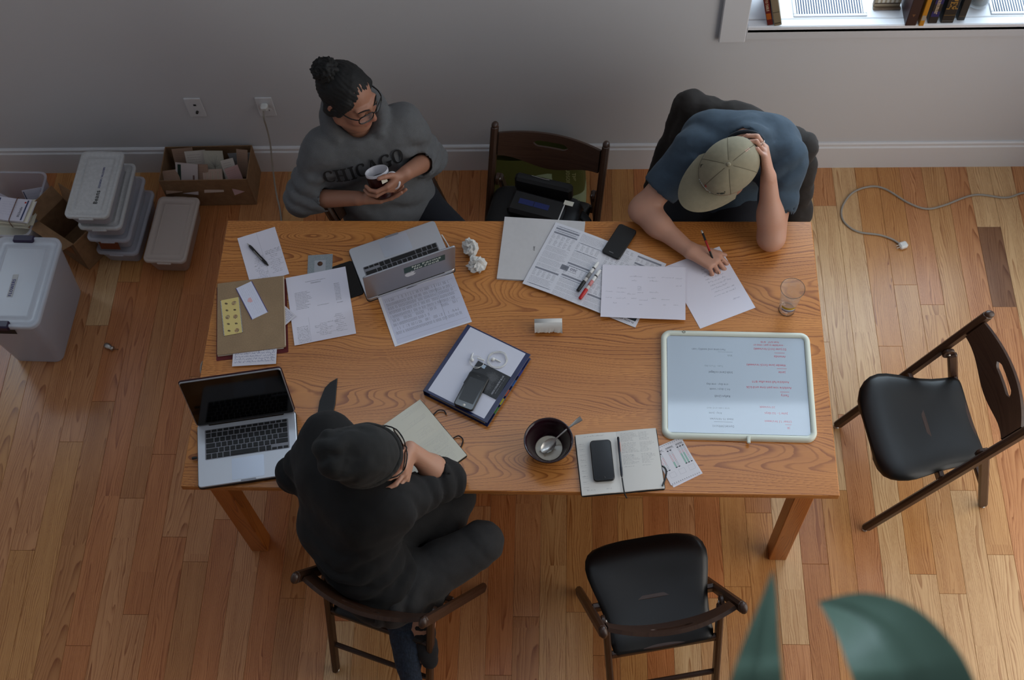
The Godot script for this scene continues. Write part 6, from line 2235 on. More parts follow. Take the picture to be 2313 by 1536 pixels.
		for q in cells:
			var inside := f[q] < 0
			for axis in 3:
				var e: int = [sx, sy, sz][axis]
				var d1: int = [sy, sz, sx][axis]
				var d2: int = [sz, sx, sy][axis]
				if inside != (f[q + e] < 0) and q - d1 - d2 >= 0:
					var a := at[q]
					var b := at[q - d1]
					var g := at[q - d1 - d2]
					var h := at[q - d2]
					if a < 0 or b < 0 or g < 0 or h < 0:
						continue
					if inside:
						ix.append_array(PackedInt32Array([a, g, b, a, h, g]))
					else:
						ix.append_array(PackedInt32Array([a, b, g, a, g, h]))
		var normals := smooth_normals(verts, ix)
		if dent != null:
			for k in verts.size():
				verts[k] += normals[k] * float(dent.call(verts[k]))
			normals = smooth_normals(verts, ix)
		var first: int = acc.v.size()
		for k in ix.size():
			ix[k] += first
		acc.v.append_array(verts)
		acc.n.append_array(normals)
		acc.i.append_array(ix)
		if acc.has("c"):
			var col := PackedColorArray()
			col.resize(verts.size())
			for k in verts.size():
				col[k] = tint.call(verts[k]) if tint != null else acc.base
			acc.c.append_array(col)

	static func smooth_normals(verts: PackedVector3Array, ix: PackedInt32Array) -> PackedVector3Array:
		var out := PackedVector3Array()
		out.resize(verts.size())
		for k in range(0, ix.size(), 3):
			var a := verts[ix[k]]
			var n := (verts[ix[k + 2]] - a).cross(verts[ix[k + 1]] - a)
			out[ix[k]] += n
			out[ix[k + 1]] += n
			out[ix[k + 2]] += n
		for k in out.size():
			out[k] = out[k].normalized()
		return out


static func fresh(colors := false, base := Color.WHITE) -> Dictionary:
	var d := {"v": PackedVector3Array(), "n": PackedVector3Array(), "i": PackedInt32Array()}
	if colors:
		d.c = PackedColorArray()
		d.base = base
	return d


static func surface(acc: Dictionary) -> ArrayMesh:
	var a := []
	a.resize(Mesh.ARRAY_MAX)
	a[Mesh.ARRAY_VERTEX] = acc.v
	a[Mesh.ARRAY_NORMAL] = acc.n
	a[Mesh.ARRAY_INDEX] = acc.i
	if acc.has("c"):
		a[Mesh.ARRAY_COLOR] = acc.c
	var m := ArrayMesh.new()
	m.add_surface_from_arrays(Mesh.PRIMITIVE_TRIANGLES, a)
	return m


# lettering bent onto a field: each corner of finely cut letters is carried along -n to the surface
func printed(s: String, high: float, f: Field, at: Transform3D, serif := false, bend := 0.0, off := 0.0012) -> ArrayMesh:
	var t := TextMesh.new()
	t.text = s
	t.font = Page.face(serif)
	t.font_size = 32
	t.pixel_size = high / 23.0
	t.depth = 0.0
	t.curve_step = 1.0
	var a := t.get_mesh_arrays()
	var v: PackedVector3Array = a[Mesh.ARRAY_VERTEX]
	var ix: PackedInt32Array = a[Mesh.ARRAY_INDEX] if a[Mesh.ARRAY_INDEX] != null else PackedInt32Array(range(v.size()))
	var todo := []
	for k in range(0, ix.size(), 3):
		todo.append([v[ix[k]], v[ix[k + 1]], v[ix[k + 2]]])
	var sh := Shape.new()
	sh.smooth(1)
	while todo:
		var q: Array = todo.pop_back()
		var e := [q[0].distance_to(q[1]), q[1].distance_to(q[2]), q[2].distance_to(q[0])]
		var w := 0 if e[0] >= e[1] and e[0] >= e[2] else 1 if e[1] >= e[2] else 2
		if e[w] > 0.006:
			var mid: Vector3 = (q[w] + q[(w + 1) % 3]) / 2
			todo.append([q[w], mid, q[(w + 2) % 3]])
			todo.append([mid, q[(w + 1) % 3], q[(w + 2) % 3]])
			continue
		var w3 := []
		for p in q:
			var b := Vector3(p.x, p.y + bend * p.x * p.x, 0)
			w3.append(f.meet(at * (b + Vector3(0, 0, 0.12)), -at.basis.z.normalized(), off))
		if (w3[1] - w3[0]).cross(w3[2] - w3[0]).dot(at.basis.z) < 0:
			w3 = [w3[0], w3[2], w3[1]]
		sh.tri(w3[0], w3[1], w3[2])
	return sh.done()


# a hand into a field: wrist, the way the fingers point, the way the palm faces; curls in degrees per finger joint, thumb first
func hand(f: Field, wrist: Vector3, d: Vector3, n: Vector3, right: bool, size: float, curls: Array, thumb: Vector3, spread := 0.08) -> void:
	d = d.normalized()
	n = (n - d * n.dot(d)).normalized()
	var t := d.cross(n) if right else n.cross(d)
	var bases := [[0.030, 0.088, [0.044, 0.026, 0.022], 0.0090], [0.010, 0.092, [0.048, 0.030, 0.023], 0.0092], [-0.010, 0.087, [0.044, 0.028, 0.022], 0.0087], [-0.028, 0.078, [0.035, 0.021, 0.019], 0.0077]]
	for q in bases:
		var k: Vector3 = wrist + (d * q[1] + t * q[0]) * size
		f.capsule(wrist + (t * q[0] * 0.5 - n * 0.002) * size, k, 0.0155 * size, 0.0115 * size, 0.012)
	# heel of the palm and the ball of the thumb
	f.capsule(wrist + (t * 0.012 + d * 0.018 + n * 0.006) * size, wrist + (t * 0.024 + d * 0.055 + n * 0.007) * size, 0.015 * size, 0.012 * size, 0.012)
	for i in 4:
		var q: Array = bases[i]
		var p: Vector3 = wrist + (d * q[1] + t * q[0]) * size
		var fan: float = (1.5 - i) * spread
		var dir := (d + t * fan).normalized()
		var axis := dir.cross(n).normalized()
		var r: float = q[3] * size
		for j in 3:
			dir = dir.rotated(axis, deg_to_rad(curls[i][j]))
			var e: Vector3 = p + dir * q[2][j] * size
			f.capsule(p, e, r, r * 0.90, 0.0035)
			p = e
			r *= 0.92
	var b := wrist + (t * 0.020 + d * 0.028 + n * 0.004) * size
	var td := (d * thumb.x + t * thumb.y + n * thumb.z).normalized()
	var m := b + td * 0.040 * size
	f.capsule(b, m, 0.0135 * size, 0.0110 * size, 0.010)
	var td2 := (td + (d * 0.45 + n * 0.15)).normalized()
	var m2 := m + td2 * 0.030 * size
	f.capsule(m, m2, 0.0105 * size, 0.0095 * size, 0.004)
	f.capsule(m2, m2 + (td2 + d * 0.2).normalized() * 0.024 * size, 0.0095 * size, 0.0080 * size, 0.004)


# a head with a face; x is its left, y its crown, z the way it looks
func head(f: Field, x: Transform3D, lean: float, neck: Vector3) -> void:
	var b := x.basis
	f.ellipsoid(x * Vector3(0, 0.035, -0.015), b, Vector3(0.075, 0.088, 0.096), 0.02)
	f.ellipsoid(x * Vector3(0, -0.035, 0.022), b, Vector3(0.060, 0.082, 0.072), 0.03)
	f.capsule(x * Vector3(0, -0.092, 0.060), x * Vector3(0, -0.096, 0.064), 0.024 * lean, 0.022 * lean, 0.03)
	for s in [-1, 1]:
		f.capsule(x * Vector3(s * 0.052, -0.060, 0.005), x * Vector3(s * 0.016, -0.095, 0.055), 0.022, 0.020, 0.03)
		f.ellipsoid(x * Vector3(s * 0.036, -0.030, 0.062), b, Vector3(0.026, 0.022, 0.022), 0.02)
		f.ellipsoid(x * Vector3(s * 0.077, -0.004, -0.008), b.rotated(b.y, s * -0.35), Vector3(0.008, 0.031, 0.019), 0.006)
		f.ellipsoid(x * Vector3(s * 0.080, -0.002, -0.004), b, Vector3(0.006, 0.017, 0.009), 0.004, true)
		f.ellipsoid(x * Vector3(s * 0.032, 0.004, 0.100), b, Vector3(0.018, 0.011, 0.014), 0.012, true)
		f.ellipsoid(x * Vector3(s * 0.032, 0.004, 0.079), b, Vector3(0.015, 0.0115, 0.012), 0.003)
		f.ellipsoid(x * Vector3(s * 0.012, -0.036, 0.097), b, Vector3(0.009, 0.0075, 0.010), 0.006)
		f.capsule(x * Vector3(s * 0.012, 0.024, 0.088), x * Vector3(s * 0.046, 0.024, 0.073), 0.009, 0.007, 0.012)
	f.capsule(x * Vector3(0, 0.012, 0.091), x * Vector3(0, -0.030, 0.108), 0.0085, 0.0110, 0.010)
	f.capsule(x * Vector3(-0.018, -0.0595, 0.085), x * Vector3(0.018, -0.0595, 0.085), 0.0045, 0.0045, 0.004)
	f.capsule(x * Vector3(-0.008, -0.0585, 0.0895), x * Vector3(0.008, -0.0585, 0.0895), 0.0050, 0.0050, 0.004)
	f.capsule(x * Vector3(-0.013, -0.0700, 0.0865), x * Vector3(0.013, -0.0700, 0.0865), 0.0060, 0.0060, 0.005)
	f.capsule(x * Vector3(-0.020, -0.0645, 0.0945), x * Vector3(0.020, -0.0645, 0.0945), 0.0012, 0.0012, 0.003, true)
	f.capsule(x * Vector3(0, -0.055, -0.030), neck, 0.054, 0.058, 0.025)


# lips, cheeks and nose a little redder than the rest
func face_tint(x: Transform3D, skin: Color, lip: Color) -> Callable:
	var inv := x.affine_inverse()
	return func(p: Vector3) -> Color:
		var q := inv * p
		var k := exp(-(pow(q.x / 0.018, 4.0) + pow((q.y + 0.0645) / 0.0085, 4.0))) if q.z > 0.07 else 0.0
		var warm := 0.35 * exp(-(q - Vector3(0, -0.034, 0.108)).length_squared() / 0.0003) + 0.25 * exp(-(Vector3(absf(q.x), q.y, q.z) - Vector3(0.045, -0.032, 0.07)).length_squared() / 0.0008)
		var ear := 0.3 if absf(q.x) > 0.074 and q.z < 0.02 else 0.0
		return skin.lerp(lip, clampf(k * 0.8 + warm + ear, 0.0, 1.0))


# glasses: two rims, bridge, temples and lenses, in the head's axes
func glasses(to: Node3D, x: Transform3D, wide: float, high: float, rim: float, m: Material) -> void:
	var s := Shape.new()
	var g := 1
	for k in [-1, 1]:
		var pts := PackedVector3Array()
		for i in 25:
			var a := TAU * i / 24
			var q := Vector2(signf(cos(a)) * pow(absf(cos(a)), 0.65) * wide, signf(sin(a)) * pow(absf(sin(a)), 0.65) * high)
			pts.append(x * Vector3(k * 0.035 + q.x, 0.003 + q.y, 0.108 - 5.0 * pow(k * 0.035 + q.x, 2.0)))
		s.tube(pts, rim, 6, g, 1.0, true)
		g += 2
		s.tube(curve([x * Vector3(k * (0.035 + wide), 0.010, 0.108 - 5.0 * pow(0.035 + wide, 2.0)), x * Vector3(k * 0.076, 0.012, 0.065), x * Vector3(k * 0.080, 0.012, 0.01), x * Vector3(k * 0.080, -0.004, -0.028)]), rim * 1.1, 6, g)
		g += 2
	s.tube(curve([x * Vector3(-0.035 + wide - 0.002, 0.008, 0.107), x * Vector3(0, 0.011, 0.111), x * Vector3(0.035 - wide + 0.002, 0.008, 0.107)], 0.005), rim, 6, g)
	var fr := part(to, "glasses", s.done(), m)
	for k in [-1, 1]:
		var l := Shape.new()
		var c := x * Vector3(k * 0.035, 0.003, 0.108 - 5.0 * 0.001225)
		for i in 24:
			var P := func(ii: int) -> Vector3:
				var a := TAU * ii / 24
				var q := Vector2(signf(cos(a)) * pow(absf(cos(a)), 0.65) * wide, signf(sin(a)) * pow(absf(sin(a)), 0.65) * high)
				return x * Vector3(k * 0.035 + q.x, 0.003 + q.y, 0.108 - 5.0 * pow(k * 0.035 + q.x, 2.0))
			l.tri(c, P.call(i), P.call(i + 1))
		part(fr, "lens", l.done(), M.lens_glass)


# folds: each is [centre, direction across the folds, waves per metre, height, reach]
func folds(list: Array, fine: float, n: FastNoiseLite) -> Callable:
	return func(p: Vector3) -> float:
		var d := fine * n.get_noise_3dv(p * 1.0)
		for q in list:
			var r: Vector3 = p - q[0]
			var fall := exp(-r.length_squared() / (q[4] * q[4]))
			if fall > 0.02:
				var w := sin(r.dot(q[1]) * q[2] + 3.0 * n.get_noise_3dv(p * 0.5 + q[0]))
				d += q[3] * fall * (w - 0.35 * w * w)
		return d


# ---------------------------------------------------------------- the three people

func cloth(called: String, seed_: int, c: Color, grain := 0.25) -> StandardMaterial3D:
	var m := textured(called, mottled(256, seed_, 0.10, 0.03, grain), 0.92, Vector3(5, 5, 5), c)
	m.uv1_triplanar = true
	m.rim_enabled = true
	m.rim = 0.25
	m.rim_tint = 0.6
	return m


func skin(called: String, c: Color) -> StandardMaterial3D:
	var m := mat(called, Color.WHITE, 0.52)
	m.vertex_color_use_as_albedo = true
	m.subsurf_scatter_enabled = true
	m.subsurf_scatter_strength = 0.08
	return m


func make_people() -> void:
	var lens := mat("lens_glass", Color(0.95, 0.97, 1.0, 0.05), 0.03)
	lens.transparency = BaseMaterial3D.TRANSPARENCY_ALPHA
	mat("frame_black", Color(0.02, 0.02, 0.022), 0.25)
	mat("eye_white", Color(0.78, 0.76, 0.73), 0.3)
	mat("eye_dark", Color(0.06, 0.035, 0.025), 0.2)
	person_hoodie()
	person_cap()
	person_beanie()


# a plain body under the clothes: pelvis, chest, arms to the elbow, legs
func under_body(f: Field, pelvis: Vector3, chest: Vector3, neck: Vector3, side: Vector3, hips: Vector3, arms: Array, legs: Array) -> void:
	f.capsule(pelvis - hips * 0.07, pelvis + hips * 0.07, 0.080, 0.080, 0.04)
	f.capsule(pelvis, chest, 0.075, 0.075, 0.04)
	f.capsule(chest - side * 0.06, chest + side * 0.06, 0.065, 0.065, 0.04)
	f.capsule(chest, neck, 0.055, 0.045, 0.04)
	for a in arms:
		f.capsule(a[0], a[1], 0.042, 0.036, 0.04)
	for l in legs:
		f.capsule(l[0], l[1], 0.075, 0.052, 0.05)
		f.capsule(l[1], l[2], 0.050, 0.036, 0.03)
		f.capsule(l[2], l[3], 0.036, 0.026, 0.03)


func person_hoodie() -> void:
	var t := thing("person", "person in grey hoodie and black glasses, dark hair in a bun, holding a mug", "person", Vector3(-0.68, 0, -2.68))
	var back := Transform3D(Basis(), -t.position)
	var tone := Color(0.335, 0.155, 0.095)
	var sk := skin("skin_olive", tone)
	var hx := Transform3D(Basis(Vector3(0.527, -0.0515, -0.8486), Vector3(0.1541, 0.9874, 0.0357), Vector3(0.836, -0.1496, 0.5279)).orthonormalized(), Vector3(-0.773, 1.165, -2.736))
	var side := Vector3(0.94, 0.0, -0.34)
	var hips := Vector3(0.669, 0, -0.743)
	var front := Vector3(0.34, 0.0, 0.94)
	var pelvis := Vector3(-0.70, 0.535, -2.70)
	var chest := Vector3(-0.755, 0.84, -2.755)
	var neck := Vector3(-0.775, 1.025, -2.765)
	var s_r := Vector3(-0.905, 0.930, -2.705)
	var s_l := Vector3(-0.615, 0.935, -2.812)
	var e_r := Vector3(-1.005, 0.735, -2.622)
	var e_l := Vector3(-0.544, 0.725, -2.810)
	var w_r := Vector3(-0.778, 0.815, -2.566)
	var w_l := Vector3(-0.600, 0.900, -2.612)
	var legs := [[pelvis + hips * 0.09, Vector3(-0.335, 0.53, -2.455), Vector3(-0.31, 0.08, -2.43), Vector3(-0.20, 0.035, -2.34)], [pelvis - hips * 0.09, Vector3(-0.475, 0.53, -2.300), Vector3(-0.46, 0.08, -2.27), Vector3(-0.35, 0.035, -2.18)]]

	# body
	var acc := fresh(true, tone)
	var f := Field.new(Vector3(-1.08, 0.0, -2.92), Vector3(-0.15, 1.10, -2.10), 0.016)
	under_body(f, pelvis, chest, neck, side, hips, [[s_r, e_r], [s_l, e_l]], legs)
	f.emit(acc)
	f = Field.new(hx.origin - Vector3(0.14, 0.17, 0.14), hx.origin + Vector3(0.14, 0.14, 0.14), 0.0042)
	head(f, hx, 0.92, neck)
	f.emit(acc, null, face_tint(hx, tone, Color(0.36, 0.10, 0.075)))
	# the right hand lies under the mug, palm up; the left holds it from the side through the handle
	f = Field.new(Vector3(-1.05, 0.68, -2.68), Vector3(-0.58, 0.91, -2.46), 0.0042)
	f.capsule(e_r, w_r, 0.040, 0.0265, 0.02)
	hand(f, w_r, Vector3(0.95, 0.02, -0.02), Vector3(0.10, 0.85, -0.45), true, 0.95, [[14, 12, 10], [12, 12, 10], [14, 14, 10], [22, 20, 14]], Vector3(0.62, -0.1, 0.9), 0.05)
	f.emit(acc)
	f = Field.new(Vector3(-0.79, 0.66, -2.87), Vector3(-0.48, 1.02, -2.46), 0.0042)
	f.capsule(e_l, w_l, 0.040, 0.0265, 0.02)
	hand(f, w_l, Vector3(-0.62, -0.20, 0.62), Vector3(-0.72, 0.10, -0.62), false, 0.95, [[20, 42, 30], [16, 44, 34], [18, 46, 34], [22, 48, 34]], Vector3(0.55, 0.75, 0.15), 0.03)
	f.emit(acc)
	part(t, "body", surface(acc), sk, back)

	# hoodie
	var h := Field.new(Vector3(-1.13, 0.47, -2.99), Vector3(-0.42, 1.13, -2.48), 0.0095)
	h.capsule(pelvis - hips * 0.055 + Vector3(0, 0.03, 0), pelvis + hips * 0.055 + Vector3(0, 0.03, 0), 0.135, 0.135, 0.06)
	h.capsule(Vector3(-0.735, 0.68, -2.735) - side * 0.06, Vector3(-0.735, 0.68, -2.735) + side * 0.06, 0.118, 0.118, 0.07)
	h.capsule(chest - side * 0.085, chest + side * 0.085, 0.108, 0.108, 0.06)
	h.capsule(chest + Vector3(0, 0.08, 0) - side * 0.085, chest + Vector3(0, 0.08, 0) + side * 0.085, 0.078, 0.078, 0.05)
	h.capsule(s_r, s_l, 0.058, 0.058, 0.05)
	h.capsule(neck - Vector3(0, 0.07, 0), neck - Vector3(0, 0.03, 0.0), 0.080, 0.060, 0.04)
	h.capsule(s_r, e_r, 0.066, 0.062, 0.04)
	h.capsule(s_l, e_l, 0.066, 0.060, 0.04)
	h.capsule(e_r, e_r.lerp(w_r, 0.34), 0.062, 0.050, 0.03)
	h.capsule(e_l, e_l.lerp(w_l, 0.30), 0.060, 0.050, 0.03)
	h.capsule(e_r.lerp(w_r, 0.30), e_r.lerp(w_r, 0.37), 0.054, 0.052, 0.012)
	h.capsule(e_l.lerp(w_l, 0.26), e_l.lerp(w_l, 0.33), 0.053, 0.051, 0.012)
	# the hood lies folded round the neck
	for i in 14:
		var a := deg_to_rad(-118 + i * 18)
		var a2 := deg_to_rad(-118 + (i + 1) * 18)
		var P := func(q: float) -> Vector3: return neck + side * sin(q) * 0.094 - front * cos(q) * 0.096 + Vector3(0, 0.040 * cos(q) - 0.012, 0)
		h.capsule(P.call(a), P.call(a2), 0.028 + 0.012 * cos(a), 0.028 + 0.012 * cos(a2), 0.010)
	# hollow for the neck, and open cuffs
	h.capsule(neck + front * 0.02 + Vector3(0, 0.0, 0), neck + front * 0.03 + Vector3(0.0, 0.16, 0), 0.062, 0.085, 0.014, true)
	h.capsule(e_r.lerp(w_r, 0.39), e_r.lerp(w_r, 0.75), 0.040, 0.046, 0.008, true)
	h.capsule(e_l.lerp(w_l, 0.35), e_l.lerp(w_l, 0.75), 0.040, 0.046, 0.008, true)
	var n := noise(301, 9.0, 3)
	var ua_r := (e_r - s_r).normalized()
	var ua_l := (e_l - s_l).normalized()
	var dent := folds([[e_r + Vector3(0.02, 0.05, 0), ua_r, 130.0, 0.0075, 0.085], [e_l + Vector3(0, 0.04, 0.03), ua_l, 135.0, 0.0075, 0.075], [s_r.lerp(e_r, 0.35), (ua_r + side * 0.7).normalized(), 70.0, 0.006, 0.12], [s_l.lerp(e_l, 0.35), (ua_l - side * 0.7).normalized(), 75.0, 0.006, 0.11], [chest + side * 0.13 + front * 0.05, (side + Vector3(0, 0.6, 0)).normalized(), 75.0, 0.006, 0.10], [chest - side * 0.14 + front * 0.05, (side - Vector3(0, 0.6, 0)).normalized(), 70.0, 0.006, 0.10], [Vector3(-0.69, 0.62, -2.62), Vector3(0.3, 0.95, 0), 85.0, 0.008, 0.16]], 0.004, n)
	acc = fresh()
	h.emit(acc, dent)
	var grey := cloth("hoodie_grey", 310, Color(0.47, 0.475, 0.485), 0.35)
	var hood := part(t, "hoodie", surface(acc), grey, back)
	mat("print_charcoal", Color(0.085, 0.08, 0.085), 0.85)
	var plate := Transform3D(Basis((side * 0.97 + Vector3(0, 0.10, 0)).normalized(), 0.08) , Vector3.ZERO)
	var up := Vector3(0, 0.93, -0.36)
	var rx := (side + Vector3(0, 0.06, 0)).normalized()
	var out := rx.cross(up).normalized()
	up = out.cross(rx).normalized()
	plate = Transform3D(Basis(rx * 0.80, up, out), chest + front * 0.10 + Vector3(-0.030, 0.042, 0.020))
	part(hood, "lettering", printed("CHICAGO", 0.056, h, plate, true, 0.25, 0.0055), M.print_charcoal)
	part(hood, "lettering", printed("TRACK", 0.028, h, plate * moved(-0.03, -0.125, 0.0), true, 0.0, 0.0055), M.print_charcoal)
	# shirt hem at the hip
	var w := Field.new(Vector3(-0.68, 0.42, -2.80), Vector3(-0.42, 0.62, -2.55), 0.009)
	w.capsule(Vector3(-0.585, 0.525, -2.725), Vector3(-0.56, 0.500, -2.66), 0.055, 0.045, 0.03)
	acc = fresh()
	w.emit(acc, folds([[Vector3(-0.57, 0.52, -2.69), Vector3(0.8, 0, 0.6), 150.0, 0.006, 0.08]], 0.003, n))
	part(t, "shirt_hem", surface(acc), cloth("shirt_white", 311, Color(0.74, 0.73, 0.74), 0.05), back)
	# trousers
	var tr := Field.new(Vector3(-0.86, 0.05, -2.90), Vector3(-0.20, 0.66, -2.15), 0.015)
	for l in legs:
		tr.capsule(l[0], l[1], 0.092, 0.068, 0.05)
		tr.capsule(l[1], l[2], 0.066, 0.056, 0.03)
	tr.capsule(pelvis - hips * 0.07, pelvis + hips * 0.07, 0.118, 0.118, 0.05)
	acc = fresh()
	tr.emit(acc)
	part(t, "trousers", surface(acc), cloth("denim_dark", 312, Color(0.10, 0.11, 0.15)), back)
	# shoes
	for l in legs:
		var sf := Field.new(l[2] - Vector3(0.06, 0.08, 0.06), l[3] + Vector3(0.06, 0.06, 0.06), 0.010)
		sf.capsule(l[2] - Vector3(0, 0.040, 0), l[3] + Vector3(0, 0.002, 0), 0.040, 0.034, 0.02)
		acc = fresh()
		sf.emit(acc)
		part(t, "shoe", surface(acc), M.rubber, back)

	# hair: a smooth cap swept back to a curly bun
	var hair := mat("hair_black", Color(0.016, 0.014, 0.014), 0.75)
	var hf := Field.new(hx.origin - Vector3(0.18, 0.12, 0.16), hx.origin + Vector3(0.14, 0.19, 0.14), 0.0048)
	hf.ellipsoid(hx * Vector3(0, 0.040, -0.022), hx.basis, Vector3(0.0820, 0.090, 0.098), 0.02)
	hf.capsule(hx * Vector3(-0.066, -0.02, -0.02), hx * Vector3(-0.045, -0.06, -0.055), 0.024, 0.018, 0.03)
	hf.capsule(hx * Vector3(0.066, -0.02, -0.02), hx * Vector3(0.045, -0.06, -0.055), 0.024, 0.018, 0.03)
	hf.capsule(hx * Vector3(-0.060, 0.050, 0.035), hx * Vector3(-0.078, -0.005, 0.018), 0.016, 0.010, 0.02)
	hf.capsule(hx * Vector3(0.060, 0.050, 0.035), hx * Vector3(0.078, -0.005, 0.018), 0.016, 0.010, 0.02)
	hf.ellipsoid(hx * Vector3(0, -0.010, 0.105), hx.basis, Vector3(0.068, 0.094, 0.070), 0.010, true)
	var hn := noise(320, 30.0, 3)
	acc = fresh()
	hf.emit(acc, func(p: Vector3) -> float:
		var q := hx.affine_inverse() * p
		return 0.0008 * sin(atan2(q.x, q.y + 0.05) * 70.0 + 5.0 * hn.get_noise_3dv(p * 0.4)) + 0.0025 * hn.get_noise_3dv(p))
	var hp := part(t, "hair", surface(acc), hair, back)
	var bun := Vector3(-0.832, 1.290, -2.745)
	var bf := Field.new(bun - Vector3.ONE * 0.075, bun + Vector3.ONE * 0.075, 0.0042)
	bf.ellipsoid(bun, Basis(), Vector3(0.044, 0.040, 0.042), 0.01)
	bf.capsule(bun, hx * Vector3(0, 0.09, -0.08), 0.030, 0.03, 0.02)
	acc = fresh()
	bf.emit(acc, func(p: Vector3) -> float: return 0.011 * hn.get_noise_3dv(p * 1.3) + 0.006 * hn.get_noise_3dv(p * 3.0))
	part(hp, "bun", surface(acc), hair)
	var curls := Shape.new()
	var r := RandomNumberGenerator.new()
	r.seed = 33
	for i in 46:
		var dv := Vector3(r.randfn(), r.randfn() * 0.8 + 0.2, r.randfn()).normalized()
		var a := bun + dv * 0.036
		var b := dv.cross(Vector3(r.randfn(), r.randfn(), r.randfn())).normalized()
		var pts := []
		for k in 6:
			pts.append(a + dv * 0.0022 * k + b * 0.006 * sin(k * 1.5 + i) + dv.cross(b) * 0.006 * cos(k * 1.3))
		curls.tube(curve(pts, 0.004), 0.0010, 4, i * 2 + 1)
	part(hp, "curls", curls.done(), hair).set_meta("kind", "stuff")
	# brows and eyes
	for s in [-1, 1]:
		part(t, "eyebrow", Shape.new().tube(curve([hx * Vector3(s * 0.013, 0.0235, 0.099), hx * Vector3(s * 0.030, 0.029, 0.092), hx * Vector3(s * 0.050, 0.024, 0.078)], 0.005), 0.0028, 6, 1, 0.5).done(), hair, back)
		var eye := part(t, "eye", Shape.new().ball(Vector3(0.0110, 0.0042, 0.0100), hx * moved(s * 0.032, 0.0005, 0.0825), 14).done(), M.eye_white, back)
		part(eye, "iris", Shape.new().ball(Vector3(0.0045, 0.0036, 0.0030), hx * moved(s * 0.032 + 0.003, -0.0002, 0.0905), 10).done(), M.eye_dark)
		part(t, "eyelash", Shape.new().tube(curve([hx * Vector3(s * 0.020, 0.003, 0.0895), hx * Vector3(s * 0.032, 0.0052, 0.0930), hx * Vector3(s * 0.045, 0.002, 0.0865)], 0.004), 0.0011, 5).done(), hair, back)
	var gx := hx * Transform3D(Basis(), Vector3(0, 0.002, 0.004))
	var gl := Node3D.new()
	gl.name = "eyewear"
	t.add_child(gl)
	gl.transform = back
	glasses(gl, gx, 0.0275, 0.0190, 0.0021, M.frame_black)

	# the mug, a thing of its own
	var base := Vector3(-0.680, 0.843, -2.560)
	var axis := Vector3(-0.20, 0.90, -0.42).normalized()
	var toward := Vector3(0.90, 0.20, 0.10)
	var mx := toward - axis * toward.dot(axis)
	var mb := Basis(mx.normalized(), axis, mx.normalized().cross(axis))
	var mug := thing("mug", "white handled mug with dark red outside and tea, held in both hands", "mug", base)
	mug.transform.basis = mb
	var red := mat("mug_maroon", Color(0.16, 0.035, 0.035), 0.3)
	part(mug, "body", Shape.new().lathe([Vector2(0, 0.0), Vector2(0.036, 0.0), Vector2(0.040, 0.004), Vector2(0.041, 0.02), Vector2(0.0415, 0.088), Vector2(0.0418, 0.0885)], 36).done(), red)
	part(mug, "liner", Shape.new().lathe([Vector2(0.0418, 0.0885), Vector2(0.0420, 0.098), Vector2(0.0410, 0.0995), Vector2(0.0392, 0.098), Vector2(0.0385, 0.02), Vector2(0.034, 0.006), Vector2(0, 0.005)], 36).done(), mat("mug_white", Color(0.84, 0.83, 0.85), 0.25))
	part(mug, "handle", Shape.new().tube(curve([Vector3(0.040, 0.082, 0), Vector3(0.058, 0.085, 0), Vector3(0.072, 0.070, 0), Vector3(0.072, 0.044, 0), Vector3(0.060, 0.026, 0), Vector3(0.040, 0.022, 0)], 0.006), 0.0068, 10, 1, 0.65).done(), M.mug_white)
	part(mug, "tea", Shape.new().lathe([Vector2(0, 0.066), Vector2(0.0386, 0.066), Vector2(0.0386, 0.0665), Vector2(0, 0.0668)], 30).done(), mat("tea_dark", Color(0.03, 0.018, 0.012), 0.1))
	part(mug, "tea_bag", Shape.new().ball(Vector3(0.020, 0.009, 0.015), moved(-0.006, 0.068, -0.002), 14).done(), mat("tea_bag_brown", Color(0.10, 0.075, 0.05), 0.7))
	part(mug, "tag", Shape.new().box(Vector3(0.0006, 0.020, 0.022), 0.0, Transform3D(Basis(Vector3.UP, -0.75), Vector3(0.034, 0.075, 0.032))).done(), M.paper_warm)


